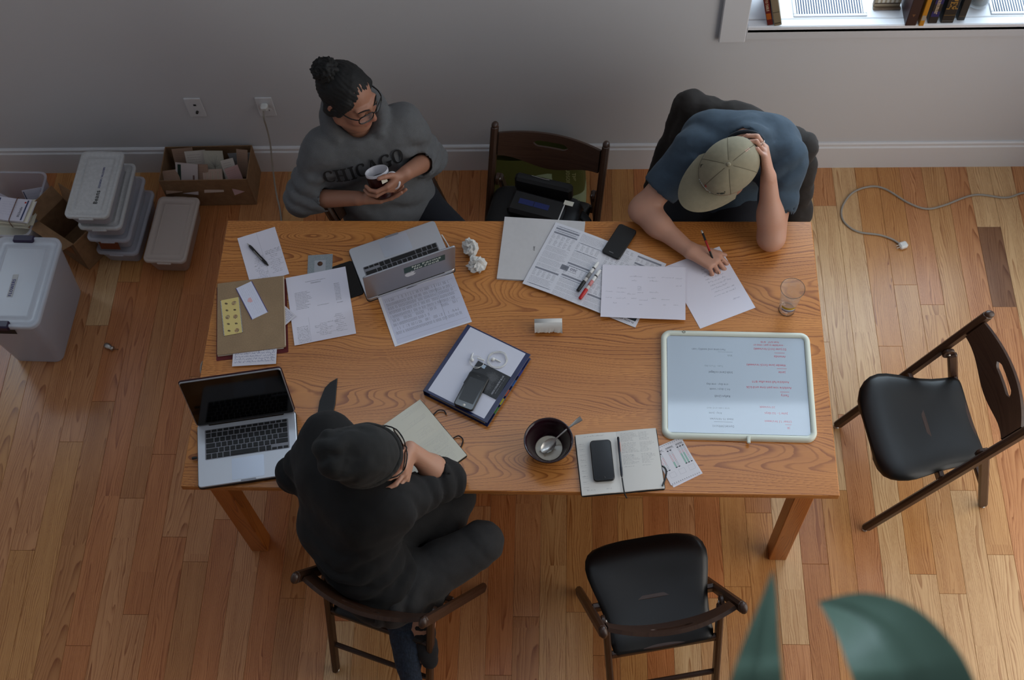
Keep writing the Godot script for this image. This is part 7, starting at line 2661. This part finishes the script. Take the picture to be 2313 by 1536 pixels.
func person_cap() -> void:
	var t := thing("person", "person in blue T-shirt and tan cap writing with a pencil, one hand on the head", "person", Vector3(0.55, 0, -2.70))
	var back := Transform3D(Basis(), -t.position)
	var tone := Color(0.47, 0.245, 0.165)
	var sk := skin("skin_fair", tone)
	var hx := Transform3D(Basis(Vector3(0.6326, -0.3635, 0.6838), Vector3(-0.1454, 0.8115, 0.5659), Vector3(-0.7607, -0.4575, 0.4605)).orthonormalized(), Vector3(0.511, 1.030, -2.527))
	var pelvis := Vector3(0.560, 0.545, -2.760)
	var mid := Vector3(0.590, 0.770, -2.800)
	var chest := Vector3(0.580, 0.900, -2.720)
	var neck := Vector3(0.592, 1.030, -2.640)
	var s_r := Vector3(0.405, 0.945, -2.650)
	var s_l := Vector3(0.722, 0.950, -2.615)
	var e_r := Vector3(0.232, 0.796, -2.517)
	var e_l := Vector3(0.680, 0.796, -2.403)
	var w_r := Vector3(0.400, 0.784, -2.354)
	var w_l := Vector3(0.648, 1.015, -2.500)
	var side := (s_l - s_r).normalized()
	var hips := Vector3(0.9, 0, 0.437)
	var legs := [[pelvis + hips * 0.09, Vector3(0.470, 0.54, -2.360), Vector3(0.50, 0.08, -2.34), Vector3(0.46, 0.035, -2.22)], [pelvis - hips * 0.09, Vector3(0.270, 0.54, -2.430), Vector3(0.26, 0.08, -2.42), Vector3(0.20, 0.035, -2.31)]]
	var acc := fresh(true, tone)
	var f := Field.new(Vector3(0.1, 0.0, -2.98), Vector3(0.84, 1.08, -2.16), 0.016)
	under_body(f, pelvis, chest, neck, side, hips, [], legs)
	f.emit(acc)
	f = Field.new(hx.origin - Vector3(0.15, 0.16, 0.17), hx.origin + Vector3(0.15, 0.14, 0.14), 0.0045)
	head(f, hx, 1.05, neck)
	f.emit(acc, null, face_tint(hx, tone, Color(0.48, 0.15, 0.11)))
	# right arm, writing
	f = Field.new(Vector3(0.17, 0.72, -2.70), Vector3(0.56, 1.0, -2.24), 0.0045)
	f.capsule(s_r, e_r, 0.050, 0.043, 0.03)
	f.capsule(e_r.lerp(s_r, 0.05), e_r.lerp(w_r, 0.35), 0.043, 0.041, 0.03)
	f.capsule(e_r.lerp(w_r, 0.30), w_r, 0.041, 0.027, 0.03)
	hand(f, w_r + Vector3(0, 0.004, 0), Vector3(0.90, -0.08, 0.44), Vector3(0.10, -0.95, 0.12), true, 1.05, [[38, 48, 22], [46, 52, 26], [54, 56, 30], [58, 58, 32]], Vector3(0.80, 0.60, 0.30), 0.04)
	f.emit(acc)
	# left arm, propped on the elbow, hand on the cap
	f = Field.new(Vector3(0.52, 0.73, -2.72), Vector3(0.82, 1.22, -2.33), 0.0045)
	f.capsule(s_l, e_l, 0.050, 0.044, 0.03)
	f.capsule(e_l, e_l.lerp(w_l, 0.4), 0.043, 0.040, 0.03)
	f.capsule(e_l.lerp(w_l, 0.35), w_l, 0.040, 0.027, 0.03)
	hand(f, w_l, Vector3(-0.20, 0.80, -0.55), Vector3(-0.85, -0.10, -0.15), false, 1.05, [[26, 52, 30], [24, 56, 34], [26, 58, 34], [30, 58, 32]], Vector3(0.75, 0.45, 0.45), 0.06)
	f.emit(acc)
	part(t, "body", surface(acc), sk, back)
	part(t, "ring", Shape.new().tube(ring_points(Vector3(0.619, 1.118, -2.562), Vector3(-0.75, 0.45, -0.30), 0.0098), 0.0014, 6, 1, 1.0, true).done(), M.steel, back)

	# T-shirt
	var h := Field.new(Vector3(0.20, 0.48, -2.98), Vector3(0.86, 1.14, -2.40), 0.0095)
	h.capsule(pelvis - hips * 0.06, pelvis + hips * 0.06, 0.135, 0.135, 0.06)
	h.capsule(mid - side * 0.075, mid + side * 0.075, 0.122, 0.122, 0.08)
	h.capsule(chest - side * 0.10, chest + side * 0.10, 0.118, 0.118, 0.08)
	h.capsule(Vector3(0.58, 0.955, -2.705) - side * 0.085, Vector3(0.58, 0.955, -2.705) + side * 0.085, 0.080, 0.080, 0.06)
	h.capsule(s_r, s_l, 0.066, 0.066, 0.05)
	h.capsule(chest + Vector3(0, 0.06, 0.02), neck, 0.080, 0.068, 0.05)
	h.capsule(s_r, s_r.lerp(e_r, 0.60), 0.074, 0.070, 0.04)
	h.capsule(s_l, s_l.lerp(e_l, 0.55), 0.074, 0.070, 0.04)
	h.capsule(s_r.lerp(e_r, 0.62), s_r.lerp(e_r, 0.95), 0.054, 0.064, 0.008, true)
	h.capsule(s_l.lerp(e_l, 0.57), s_l.lerp(e_l, 0.95), 0.054, 0.064, 0.008, true)
	h.trim(s_r.lerp(e_r, 0.64), (e_r - s_r))
	h.capsule(neck + Vector3(-0.026, 0.018, 0.036), neck + Vector3(-0.09, 0.08, 0.13), 0.056, 0.080, 0.014, true)
	var n := noise(331, 9.0, 3)
	var ua_r := (e_r - s_r).normalized()
	var ua_l := (e_l - s_l).normalized()
	var dent := folds([[s_l + Vector3(-0.03, 0.04, 0.04), (side + ua_l).normalized(), 90.0, 0.007, 0.10], [s_r + Vector3(0.03, 0.03, 0.03), (ua_r + side * 0.6).normalized(), 75.0, 0.006, 0.10], [s_l.lerp(e_l, 0.4), ua_l, 80.0, 0.005, 0.08], [neck + Vector3(0.05, 0.0, -0.03), Vector3(0.6, 0.5, 0.6), 90.0, 0.005, 0.08], [mid, Vector3(0.2, 0.9, -0.3), 60.0, 0.006, 0.16]], 0.004, n)
	acc = fresh()
	h.emit(acc, dent)
	var shirt := part(t, "t_shirt", surface(acc), cloth("shirt_blue", 340, Color(0.235, 0.30, 0.36), 0.20), back)
	var rim := []
	for i in 27:
		var a := deg_to_rad(-150 + i * 300.0 / 26.0)
		var fwd := Vector3(-0.42, 0.34, 0.84).normalized()
		var up := (Vector3(0, 1, 0) - fwd * fwd.y).normalized()
		var q := neck + Vector3(-0.022, 0.012, 0.030) + side * sin(a) * 0.063 + up * cos(a) * 0.058
		rim.append(q)
	part(shirt, "collar", Shape.new().tube(curve(rim), 0.0075, 8).done(), cloth("collar_navy", 341, Color(0.085, 0.11, 0.15), 0.1))
	# trousers
	var tr := Field.new(Vector3(0.08, 0.05, -2.95), Vector3(0.80, 0.70, -2.18), 0.015)
	for l in legs:
		tr.capsule(l[0], l[1], 0.094, 0.070, 0.05)
		tr.capsule(l[1], l[2], 0.068, 0.058, 0.03)
	tr.capsule(pelvis - hips * 0.08, pelvis + hips * 0.08, 0.120, 0.120, 0.05)
	acc = fresh()
	tr.emit(acc)
	part(t, "trousers", surface(acc), M.denim_dark, back)
	for l in legs:
		var sf := Field.new(l[2] - Vector3(0.1, 0.08, 0.06), l[3] + Vector3(0.1, 0.06, 0.06), 0.010)
		sf.capsule(l[2] - Vector3(0, 0.040, 0), l[3] + Vector3(0, 0.002, 0), 0.040, 0.034, 0.02)
		acc = fresh()
		sf.emit(acc)
		part(t, "shoe", surface(acc), M.rubber, back)
	# short hair below the cap
	var hf := Field.new(hx.origin - Vector3(0.13, 0.12, 0.14), hx.origin + Vector3(0.13, 0.12, 0.12), 0.0055)
	hf.ellipsoid(hx * Vector3(0, 0.012, -0.022), hx.basis, Vector3(0.0805, 0.094, 0.101), 0.02)
	hf.trim(hx * Vector3(0, 0.045, 0), hx.basis.y)
	hf.trim(hx * Vector3(0, 0, 0.040), hx.basis.z)
	acc = fresh()
	var hn := noise(320, 30.0, 3)
	hf.emit(acc, func(p: Vector3) -> float: return 0.002 * hn.get_noise_3dv(p * 2.0))
	part(t, "hair", surface(acc), mat("hair_brown", Color(0.085, 0.06, 0.045), 0.7), back)

	# the cap: six panels, a curved visor, a button
	var tan_ := cloth("cap_tan", 350, Color(0.58, 0.545, 0.45), 0.12)
	tan_.rim_enabled = false
	mat("cap_stitch", Color(0.36, 0.33, 0.26), 0.9)
	var dome := func(a: float, v: float) -> Vector3:
		# a runs round from the front, v from the rim (0) to the button (1)
		var th := v * PI / 2
		var seam := absf(fposmod(a / TAU * 6.0, 1.0) - 0.5) * 2.0   # 1 on a seam
		var puff := 1.0 + 0.020 * (1.0 - pow(seam, 3.0)) * sin(PI * v)
		var r := Vector3(0.0885, 0.107, 0.1105) * puff
		return Vector3(sin(a) * cos(th) * r.x, 0.022 + 0.012 * cos(a) * (1.0 - v) + sin(th) * r.y, -0.010 + cos(a) * cos(th) * r.z)
	var cap := Node3D.new()
	cap.name = "cap"
	t.add_child(cap)
	cap.transform = back
	for k in 6:
		var s := Shape.new()
		s.smooth(1)
		for i in 8:
			for j in 10:
				var P := func(ii: int, jj: int) -> Vector3: return hx * (dome.call(TAU * (k + ii / 8.0) / 6.0, jj / 10.0) as Vector3)
				s.quad(P.call(i, j), P.call(i + 1, j), P.call(i + 1, j + 1), P.call(i, j + 1))
		part(cap, "cap_panel", s.done(), tan_)
		var st := []
		for j in 10:
			st.append(hx * (dome.call(TAU * k / 6.0, j / 10.0) as Vector3))
		part(cap, "seam", Shape.new().tube(curve(st), 0.0011, 6).done(), M.cap_stitch)
	part(cap, "cap_button", Shape.new().ball(Vector3(0.0075, 0.005, 0.0075), hx * moved(0, 0.1305, -0.010), 14).done(), tan_)
	var v := Shape.new()
	for face in 2:
		v.smooth(face + 1)
		for i in 24:
			for j in 8:
				var P := func(ii: int, jj: int) -> Vector3:
					var a := deg_to_rad(-72 + ii * 6.0)
					var w := jj / 8.0
					var inner := Vector3(sin(a) * 0.0895, 0.022 + 0.012 * cos(a), -0.010 + cos(a) * 0.1115)
					var reach := 0.094 * pow(maxf(cos(a * 1.2), 0.0), 0.55)
					var q := inner + Vector3(sin(a) * 0.012 * w, 0, reach * w)
					q.y += -0.020 * w * w - 3.2 * q.x * q.x * w - 0.004 * w - face * 0.0028
					return hx * q
				if face == 0:
					v.quad(P.call(i, j), P.call(i, j + 1), P.call(i + 1, j + 1), P.call(i + 1, j))
				else:
					v.quad(P.call(i + 1, j), P.call(i + 1, j + 1), P.call(i, j + 1), P.call(i, j))
	part(cap, "visor", v.done(), tan_)
	# embroidery on the front panels
	var cf := Field.new(hx.origin - Vector3(0.16, 0.06, 0.14), hx.origin + Vector3(0.14, 0.18, 0.16), 0.006)
	cf.ellipsoid(hx * Vector3(0, 0.022, -0.010), hx.basis, Vector3(0.0903, 0.109, 0.1128), 0.01)
	var fw := Transform3D(hx.basis * Basis(Vector3.RIGHT, -deg_to_rad(28)), hx * Vector3(0, 0.060, 0.075))
	part(cap, "lettering", printed("Johnny's", 0.0105, cf, fw * moved(0, -0.012, 0), false, -4.5, 0.0012), M.sticker_white)
	mat("stitch_red", Color(0.62, 0.06, 0.04), 0.7)
	mat("stitch_green", Color(0.09, 0.12, 0.07), 0.8)
	part(cap, "emblem", blot(cf, fw * moved(0.004, 0.008, 0), [[0, 0, 0.0085]]), M.stitch_red)
	part(cap, "emblem", blot(cf, fw * moved(-0.040, 0.026, 0), [[-0.008, 0.0, 0.010], [0.004, -0.006, 0.008], [0.012, 0.006, 0.007], [0.0, 0.010, 0.006], [0.020, 0.012, 0.005], [-0.018, -0.008, 0.005]]), M.stitch_green)
	part(cap, "emblem", blot(cf, fw * moved(0.042, 0.024, 0), [[0.008, -0.002, 0.010], [-0.004, 0.006, 0.007], [0.014, -0.014, 0.007], [-0.010, 0.014, 0.005], [0.004, -0.020, 0.006]]), M.stitch_green)

	# pencil in the writing hand
	var a := Vector3(0.432, 0.868, -2.385)
	var b := Vector3(0.4985, 0.7458, -2.282)
	var pen := thing("pencil", "red and black pencil held in the writing hand over the white sheet", "pencil", a)
	var px := lying(Vector3.ZERO, b - a)
	var l := a.distance_to(b)
	part(pen, "barrel", pen_body(l, [[0.06, 0.0], [0.06, 0.0037], [0.86, 0.0037], [0.86, 0.0]]), mat("pencil_black", Color(0.05, 0.045, 0.055), 0.35), px)
	part(pen, "grip", pen_body(l, [[0.22, 0.00375], [0.22, 0.0040], [0.46, 0.0040], [0.46, 0.00375]]), mat("pencil_red", Color(0.62, 0.10, 0.08), 0.4), px)
	part(pen, "point", pen_body(l, [[0.86, 0.0], [0.86, 0.0035], [0.98, 0.0008], [1.0, 0.0]]), M.black_plastic, px)
	part(pen, "end_cap", pen_body(l, [[0.0, 0.0], [0.0, 0.0030], [0.06, 0.0036], [0.06, 0.0]]), M.steel, px)

	# the jacket over the chair back
	var jx := Transform3D(Basis(Vector3.UP, deg_to_rad(154.0)), Vector3(0.451, 0, -2.553))
	var jf := Field.new(Vector3(0.25, 0.24, -3.12), Vector3(0.98, 0.90, -2.55), 0.011)
	for i in 13:
		var u := -1.0 + i / 6.0
		var x := u * 0.228
		var top := jx * Vector3(x, 0.790 + 0.012 * cos(u * 5.0), 0.402 + 0.02 * (1.0 - u * u))
		jf.capsule(top, jx * Vector3(x * 1.04, 0.44 - 0.03 * sin(u * 4.0), 0.335 + 0.02 * (1.0 - u * u)), 0.030, 0.036, 0.03)
		if absf(u) > 0.6:
			jf.capsule(jx * Vector3(x * 1.04, 0.78, 0.385), jx * Vector3(x * 1.22, 0.34 + 0.06 * signf(u), 0.26), 0.040, 0.046, 0.04)
		if i < 12:
			jf.capsule(top, jx * Vector3((u + 1 / 6.0) * 0.228, 0.800 + 0.012 * cos((u + 1 / 6.0) * 5.0), 0.402), 0.036, 0.036, 0.03)
	acc = fresh()
	jf.emit(acc, folds([[jx * Vector3(-0.2, 0.6, 0.36), jx.basis.x, 80.0, 0.010, 0.22], [jx * Vector3(0.2, 0.6, 0.36), jx.basis.x, 75.0, 0.010, 0.22]], 0.008, n))
	var jk := thing("jacket", "dark brown jacket hung over the chair behind the person in the cap", "jacket", jx * Vector3(0, 0, 0.36))
	part(jk, "body", surface(acc), cloth("jacket_brown", 360, Color(0.19, 0.165, 0.15), 0.2), Transform3D(Basis(), -jk.position))
	var sl := Field.new(Vector3(0.70, 0.22, -3.0), Vector3(1.0, 0.84, -2.5), 0.010)
	sl.capsule(jx * Vector3(-0.255, 0.72, 0.37), jx * Vector3(-0.285, 0.50, 0.30), 0.046, 0.050, 0.03)
	sl.capsule(jx * Vector3(-0.285, 0.50, 0.30), jx * Vector3(-0.262, 0.30, 0.245), 0.048, 0.040, 0.03)
	acc = fresh()
	sl.emit(acc, folds([[jx * Vector3(-0.27, 0.5, 0.3), Vector3(0.1, 1, 0.1), 60.0, 0.006, 0.2]], 0.006, n))
	part(jk, "sleeve", surface(acc), M.jacket_brown, Transform3D(Basis(), -jk.position))


static func ring_points(at: Vector3, axis: Vector3, r: float) -> PackedVector3Array:
	var n := axis.normalized()
	var a := n.cross(Vector3.UP).normalized()
	var b := n.cross(a)
	var out := PackedVector3Array()
	for i in 17:
		out.append(at + (a * cos(TAU * i / 16) + b * sin(TAU * i / 16)) * r)
	return out


# round stitched patches bent onto a field
func blot(f: Field, at: Transform3D, spots: Array) -> ArrayMesh:
	var s := Shape.new()
	s.smooth(1)
	var dir := -at.basis.z.normalized()
	for q in spots:
		for i in 14:
			var P := func(ii: int, r: float) -> Vector3:
				var a := TAU * ii / 14
				var w := 1.0 + 0.18 * sin(a * 3.0 + q[0] * 900.0)
				return f.meet(at * Vector3(q[0] + cos(a) * r * w, q[1] + sin(a) * r * w, 0.1), dir, 0.0014)
			s.tri(P.call(0, 0.0), P.call(i, q[2]), P.call(i + 1, q[2]))
	return s.done()


func person_beanie() -> void:
	var t := thing("person", "person in black sweater and grey knitted cap, seen from behind, cross-legged on a chair", "person", Vector3(-0.64, 0, -1.28))
	var back := Transform3D(Basis(), -t.position)
	var tone := Color(0.44, 0.235, 0.155)
	var sk := skin("skin_light", tone)
	var look := Vector3(0.92, -0.22, -0.32).normalized()
	var left := Vector3(-0.3315, 0.33, -0.8512)
	left = (left - look * left.dot(look)).normalized()
	var hx := Transform3D(Basis(left, look.cross(left), look), Vector3(-0.609, 1.100, -1.434))
	var pelvis := Vector3(-0.655, 0.560, -1.268)
	var mid := Vector3(-0.715, 0.720, -1.320)
	var chest := Vector3(-0.690, 0.865, -1.405)
	var neck := Vector3(-0.672, 0.995, -1.425)
	var s_l := Vector3(-0.765, 0.950, -1.565)
	var s_r := Vector3(-0.560, 0.930, -1.345)
	var e_l := Vector3(-0.895, 0.795, -1.505)
	var e_r := Vector3(-0.405, 0.792, -1.490)
	var w_l := Vector3(-0.625, 0.782, -1.505)
	var w_r := Vector3(-0.502, 0.985, -1.508)
	var side := (s_l - s_r).normalized()
	var hips := Vector3(-0.70, 0, -0.71)
	var h_r := pelvis - hips * 0.085 + Vector3(0, 0, 0.02)
	var h_l := pelvis + hips * 0.085
	var k_r := Vector3(-0.305, 0.570, -1.362)
	var a_r := Vector3(-0.560, 0.470, -1.175)
	var t_r := Vector3(-0.548, 0.245, -0.985)
	var k_l := Vector3(-0.405, 0.540, -1.535)
	var a_l := Vector3(-0.500, 0.430, -1.140)
	var t_l := Vector3(-0.484, 0.315, -1.040)
	var acc := fresh(true, tone)
	var f := Field.new(Vector3(-0.95, 0.2, -1.68), Vector3(-0.22, 1.05, -0.92), 0.016)
	under_body(f, pelvis, chest, neck, side, hips, [[s_l, e_l], [s_r, e_r]], [[h_r, k_r, a_r, t_r], [h_l, k_l, a_l, t_l]])
	f.emit(acc)
	f = Field.new(hx.origin - Vector3(0.14, 0.16, 0.14), hx.origin + Vector3(0.14, 0.13, 0.13), 0.0045)
	head(f, hx, 1.0, neck)
	f.emit(acc, null, face_tint(hx, tone, Color(0.46, 0.14, 0.10)))
	# right forearm stands on its elbow, the hand across the face
	f = Field.new(Vector3(-0.63, 0.74, -1.60), Vector3(-0.35, 1.10, -1.38), 0.0042)
	f.capsule(e_r, e_r.lerp(w_r, 0.4), 0.038, 0.037, 0.03)
	f.capsule(e_r.lerp(w_r, 0.35), w_r, 0.037, 0.0255, 0.03)
	hand(f, w_r, Vector3(-0.10, 0.10, 0.98), Vector3(-0.92, -0.05, -0.05), true, 1.0, [[24, 22, 16], [22, 24, 16], [24, 26, 18], [28, 28, 18]], Vector3(0.55, 0.75, 0.25), 0.05)
	f.emit(acc)
	f = Field.new(Vector3(-0.93, 0.73, -1.58), Vector3(-0.46, 0.87, -1.42), 0.0048)
	f.capsule(e_l, w_l, 0.038, 0.0255, 0.02)
	hand(f, w_l, Vector3(0.98, 0.0, 0.05), Vector3(0.0, -0.95, 0.1), false, 1.0, [[30, 44, 24], [40, 48, 26], [50, 52, 28], [54, 54, 28]], Vector3(0.8, 0.5, 0.3), 0.04)
	f.emit(acc)
	part(t, "body", surface(acc), sk, back)

	# sweater
	var n := noise(371, 9.0, 3)
	var h := Field.new(Vector3(-1.0, 0.44, -1.70), Vector3(-0.30, 1.06, -1.06), 0.0095)
	h.capsule(pelvis - hips * 0.06 + Vector3(-0.01, 0.02, 0), pelvis + hips * 0.05 + Vector3(-0.01, 0.02, 0), 0.135, 0.125, 0.06)
	h.capsule(mid - side * 0.065, mid + side * 0.065, 0.125, 0.125, 0.08)
	h.capsule(chest - side * 0.085, chest + side * 0.085, 0.122, 0.122, 0.08)
	h.capsule(chest + Vector3(0, 0.07, 0.0) - side * 0.09, chest + Vector3(0, 0.07, 0.0) + side * 0.09, 0.086, 0.086, 0.06)
	h.capsule(s_r, s_l, 0.070, 0.070, 0.06)
	h.capsule(chest, neck - Vector3(0, 0.015, 0), 0.085, 0.068, 0.05)
	h.capsule(s_l, e_l, 0.070, 0.058, 0.05)
	h.capsule(s_r, e_r, 0.072, 0.060, 0.05)
	h.capsule(e_r, e_r.lerp(w_r, 0.26), 0.054, 0.050, 0.03)
	h.capsule(e_r.lerp(w_r, 0.22), e_r.lerp(w_r, 0.30), 0.052, 0.050, 0.010)
	h.capsule(e_l, e_l.lerp(w_l, 0.75), 0.052, 0.042, 0.03)
	h.capsule(e_r.lerp(w_r, 0.31), e_r.lerp(w_r, 0.8), 0.041, 0.048, 0.006, true)
	h.capsule(neck + Vector3(0.02, 0.015, -0.004), neck + Vector3(0.07, 0.14, -0.01), 0.058, 0.080, 0.014, true)
	var ua_r := (e_r - s_r).normalized()
	var ua_l := (e_l - s_l).normalized()
	var dent := folds([[s_r.lerp(e_r, 0.75), ua_r, 105.0, 0.0070, 0.11], [e_l + Vector3(0, 0.02, 0), ua_l, 115.0, 0.006, 0.09], [s_r.lerp(e_r, 0.2) + Vector3(0, 0, 0.03), (ua_r + side).normalized(), 75.0, 0.006, 0.10], [pelvis + Vector3(-0.02, 0.12, 0.08), Vector3(-0.25, 0.90, -0.2), 95.0, 0.009, 0.16], [pelvis + Vector3(0.10, 0.10, 0.05), Vector3(0.45, 0.8, 0.1), 110.0, 0.009, 0.10]], 0.004, n)
	acc = fresh()
	h.emit(acc, dent)
	part(t, "sweater", surface(acc), cloth("sweater_black", 380, Color(0.060, 0.059, 0.064), 0.15), back)
	# scarf of a yellow shirt at the throat
	var y := Field.new(Vector3(-0.72, 0.90, -1.52), Vector3(-0.50, 1.06, -1.32), 0.0065)
	y.capsule(neck + Vector3(0.03, -0.005, 0.055), neck + Vector3(0.085, -0.025, 0.03), 0.030, 0.030, 0.02)
	y.capsule(neck + Vector3(0.085, -0.025, 0.03), neck + Vector3(0.09, -0.03, -0.03), 0.030, 0.028, 0.02)
	acc = fresh()
	y.emit(acc, func(p: Vector3) -> float: return 0.012 * n.get_noise_3dv(p * 3.2))
	part(t, "shirt_collar", surface(acc), cloth("shirt_yellow", 381, Color(0.62, 0.52, 0.22), 0.12), back)
	# trousers
	var tr := Field.new(Vector3(-0.86, 0.34, -1.68), Vector3(-0.20, 0.72, -1.04), 0.0095)
	tr.capsule(pelvis - hips * 0.08, pelvis + hips * 0.08, 0.116, 0.116, 0.05)
	tr.capsule(h_r, k_r, 0.100, 0.070, 0.05)
	tr.capsule(h_l, k_l, 0.096, 0.068, 0.04)
	tr.capsule(k_r, a_r, 0.070, 0.050, 0.018)
	tr.capsule(k_l, a_l.lerp(k_l, 0.1), 0.066, 0.048, 0.018)
	acc = fresh()
	tr.emit(acc, folds([[h_r.lerp(k_r, 0.25), Vector3(0.75, 0.1, -0.65), 60.0, 0.004, 0.13], [k_r, Vector3(0.6, 0.3, -0.7), 110.0, 0.003, 0.08], [h_r + Vector3(0.02, 0.05, 0.06), Vector3(0.9, 0, 0.3), 120.0, 0.008, 0.10]], 0.004, n))
	part(t, "trousers", surface(acc), cloth("trousers_grey", 382, Color(0.215, 0.215, 0.22), 0.40), back)
	# socks: a marled blue one and a dark grey one
	var sock := textured("sock_blue", mottled(256, 383, 0.55, 0.05, 0.35), 0.95, Vector3(9, 3, 9), Color(0.26, 0.34, 0.45))
	sock.uv1_triplanar = true
	for q in [[a_r, t_r, sock, 0.045], [a_l, t_l, cloth("sock_grey", 384, Color(0.13, 0.13, 0.145), 0.3), 0.036]]:
		var sf := Field.new(q[0].min(q[1]) - Vector3.ONE * 0.09, q[0].max(q[1]) + Vector3.ONE * 0.09, 0.0065)
		var heel: Vector3 = q[0] + Vector3(-0.030, -0.055, 0.010)
		sf.capsule(q[0], heel, q[3], q[3] * 0.9, 0.03)
		sf.capsule(heel, q[1], q[3] * 0.92, q[3] * 0.80, 0.03)
		sf.capsule(q[0], q[1].lerp(q[0], 0.3), q[3], q[3] * 0.9, 0.03)
		acc = fresh()
		sf.emit(acc, folds([[q[0] + Vector3(0, -0.03, 0.02), (q[1] - q[0]).normalized(), 150.0, 0.004, 0.06]], 0.003, n))
		part(t, "sock", surface(acc), q[2], back)

	# hair at the nape, knitted cap with a turned-up cuff and a slouched crown
	var knit := cloth("knit_charcoal", 390, Color(0.125, 0.128, 0.125), 0.45)
	var bf := Field.new(hx.origin - Vector3(0.26, 0.12, 0.20), hx.origin + Vector3(0.16, 0.20, 0.20), 0.0055)
	bf.ellipsoid(hx * Vector3(0, 0.050, -0.020), hx.basis, Vector3(0.088, 0.095, 0.106), 0.02)
	bf.capsule(hx * Vector3(0, 0.095, -0.045), hx * Vector3(0.018, 0.112, -0.095), 0.072, 0.058, 0.05)
	bf.capsule(hx * Vector3(-0.005, 0.112, -0.110), hx * Vector3(0.034, 0.108, -0.118), 0.050, 0.048, 0.03)
	bf.trim(hx * Vector3(0, 0.020, 0), -(hx.basis.y - hx.basis.z * 0.12))
	var kn := noise(391, 14.0, 2)
	acc = fresh()
	var tip := hx * Vector3(0.018, 0.13, -0.10)
	bf.emit(acc, folds([[tip, (hx.basis.x + hx.basis.y * 0.3).normalized(), 85.0, 0.010, 0.075]], 0.004, kn))
	var bn := part(t, "knitted_cap", surface(acc), knit, back)
	var cuff := Field.new(hx.origin - Vector3(0.17, 0.14, 0.17), hx.origin + Vector3(0.17, 0.16, 0.17), 0.0055)
	cuff.ellipsoid(hx * Vector3(0, 0.030, -0.012), hx.basis, Vector3(0.0945, 0.11, 0.1125), 0.02)
	cuff.trim(hx * Vector3(0, 0.066, 0), (hx.basis.y - hx.basis.z * 0.12))
	cuff.trim(hx * Vector3(0, 0.004, 0), -(hx.basis.y - hx.basis.z * 0.12))
	acc = fresh()
	cuff.emit(acc, func(p: Vector3) -> float:
		var q := hx.affine_inverse() * p
		return 0.0009 * sin(atan2(q.x, q.z) * 110.0) + 0.002 * kn.get_noise_3dv(p))
	part(bn, "cuff", surface(acc), knit)
	var lab := Transform3D(hx.basis, hx * Vector3(0.004, 0.036, 0.02)) * Transform3D(Basis(Vector3.UP, 0.12), Vector3.ZERO)
	var ps := Shape.new()
	ps.smooth(1)
	for i in 6:
		for j in 6:
			var P := func(ii: int, jj: int) -> Vector3: return cuff.meet(lab * Vector3(-0.020 + 0.040 * ii / 6.0, -0.019 + 0.038 * jj / 6.0, 0.13), -lab.basis.z.normalized(), 0.0022)
			ps.quad(P.call(i, j), P.call(i + 1, j), P.call(i + 1, j + 1), P.call(i, j + 1))
	part(bn, "label_patch", ps.done(), mat("patch_white", Color(0.62, 0.63, 0.66), 0.8))
	part(bn, "label_mark", blot(cuff, lab * moved(0.0, 0.0, 0.014), [[0.0, 0.001, 0.0080], [0.003, -0.003, 0.0070], [-0.004, 0.003, 0.0062]]), mat("mark_orange", Color(0.72, 0.34, 0.03), 0.7))
	var gl := Node3D.new()
	gl.name = "eyewear"
	t.add_child(gl)
	gl.transform = back
	glasses(gl, hx * Transform3D(Basis(), Vector3(0, 0.004, 0.006)), 0.0280, 0.0200, 0.0022, M.frame_black)
	for s in [-1, 1]:
		var eye := part(t, "eye", Shape.new().ball(Vector3(0.0115, 0.006, 0.0105), hx * moved(s * 0.032, 0.002, 0.0825), 12).done(), M.eye_white, back)
		part(eye, "iris", Shape.new().ball(Vector3(0.0050, 0.0045, 0.0030), hx * moved(s * 0.032, 0.001, 0.0912), 10).done(), M.eye_dark)
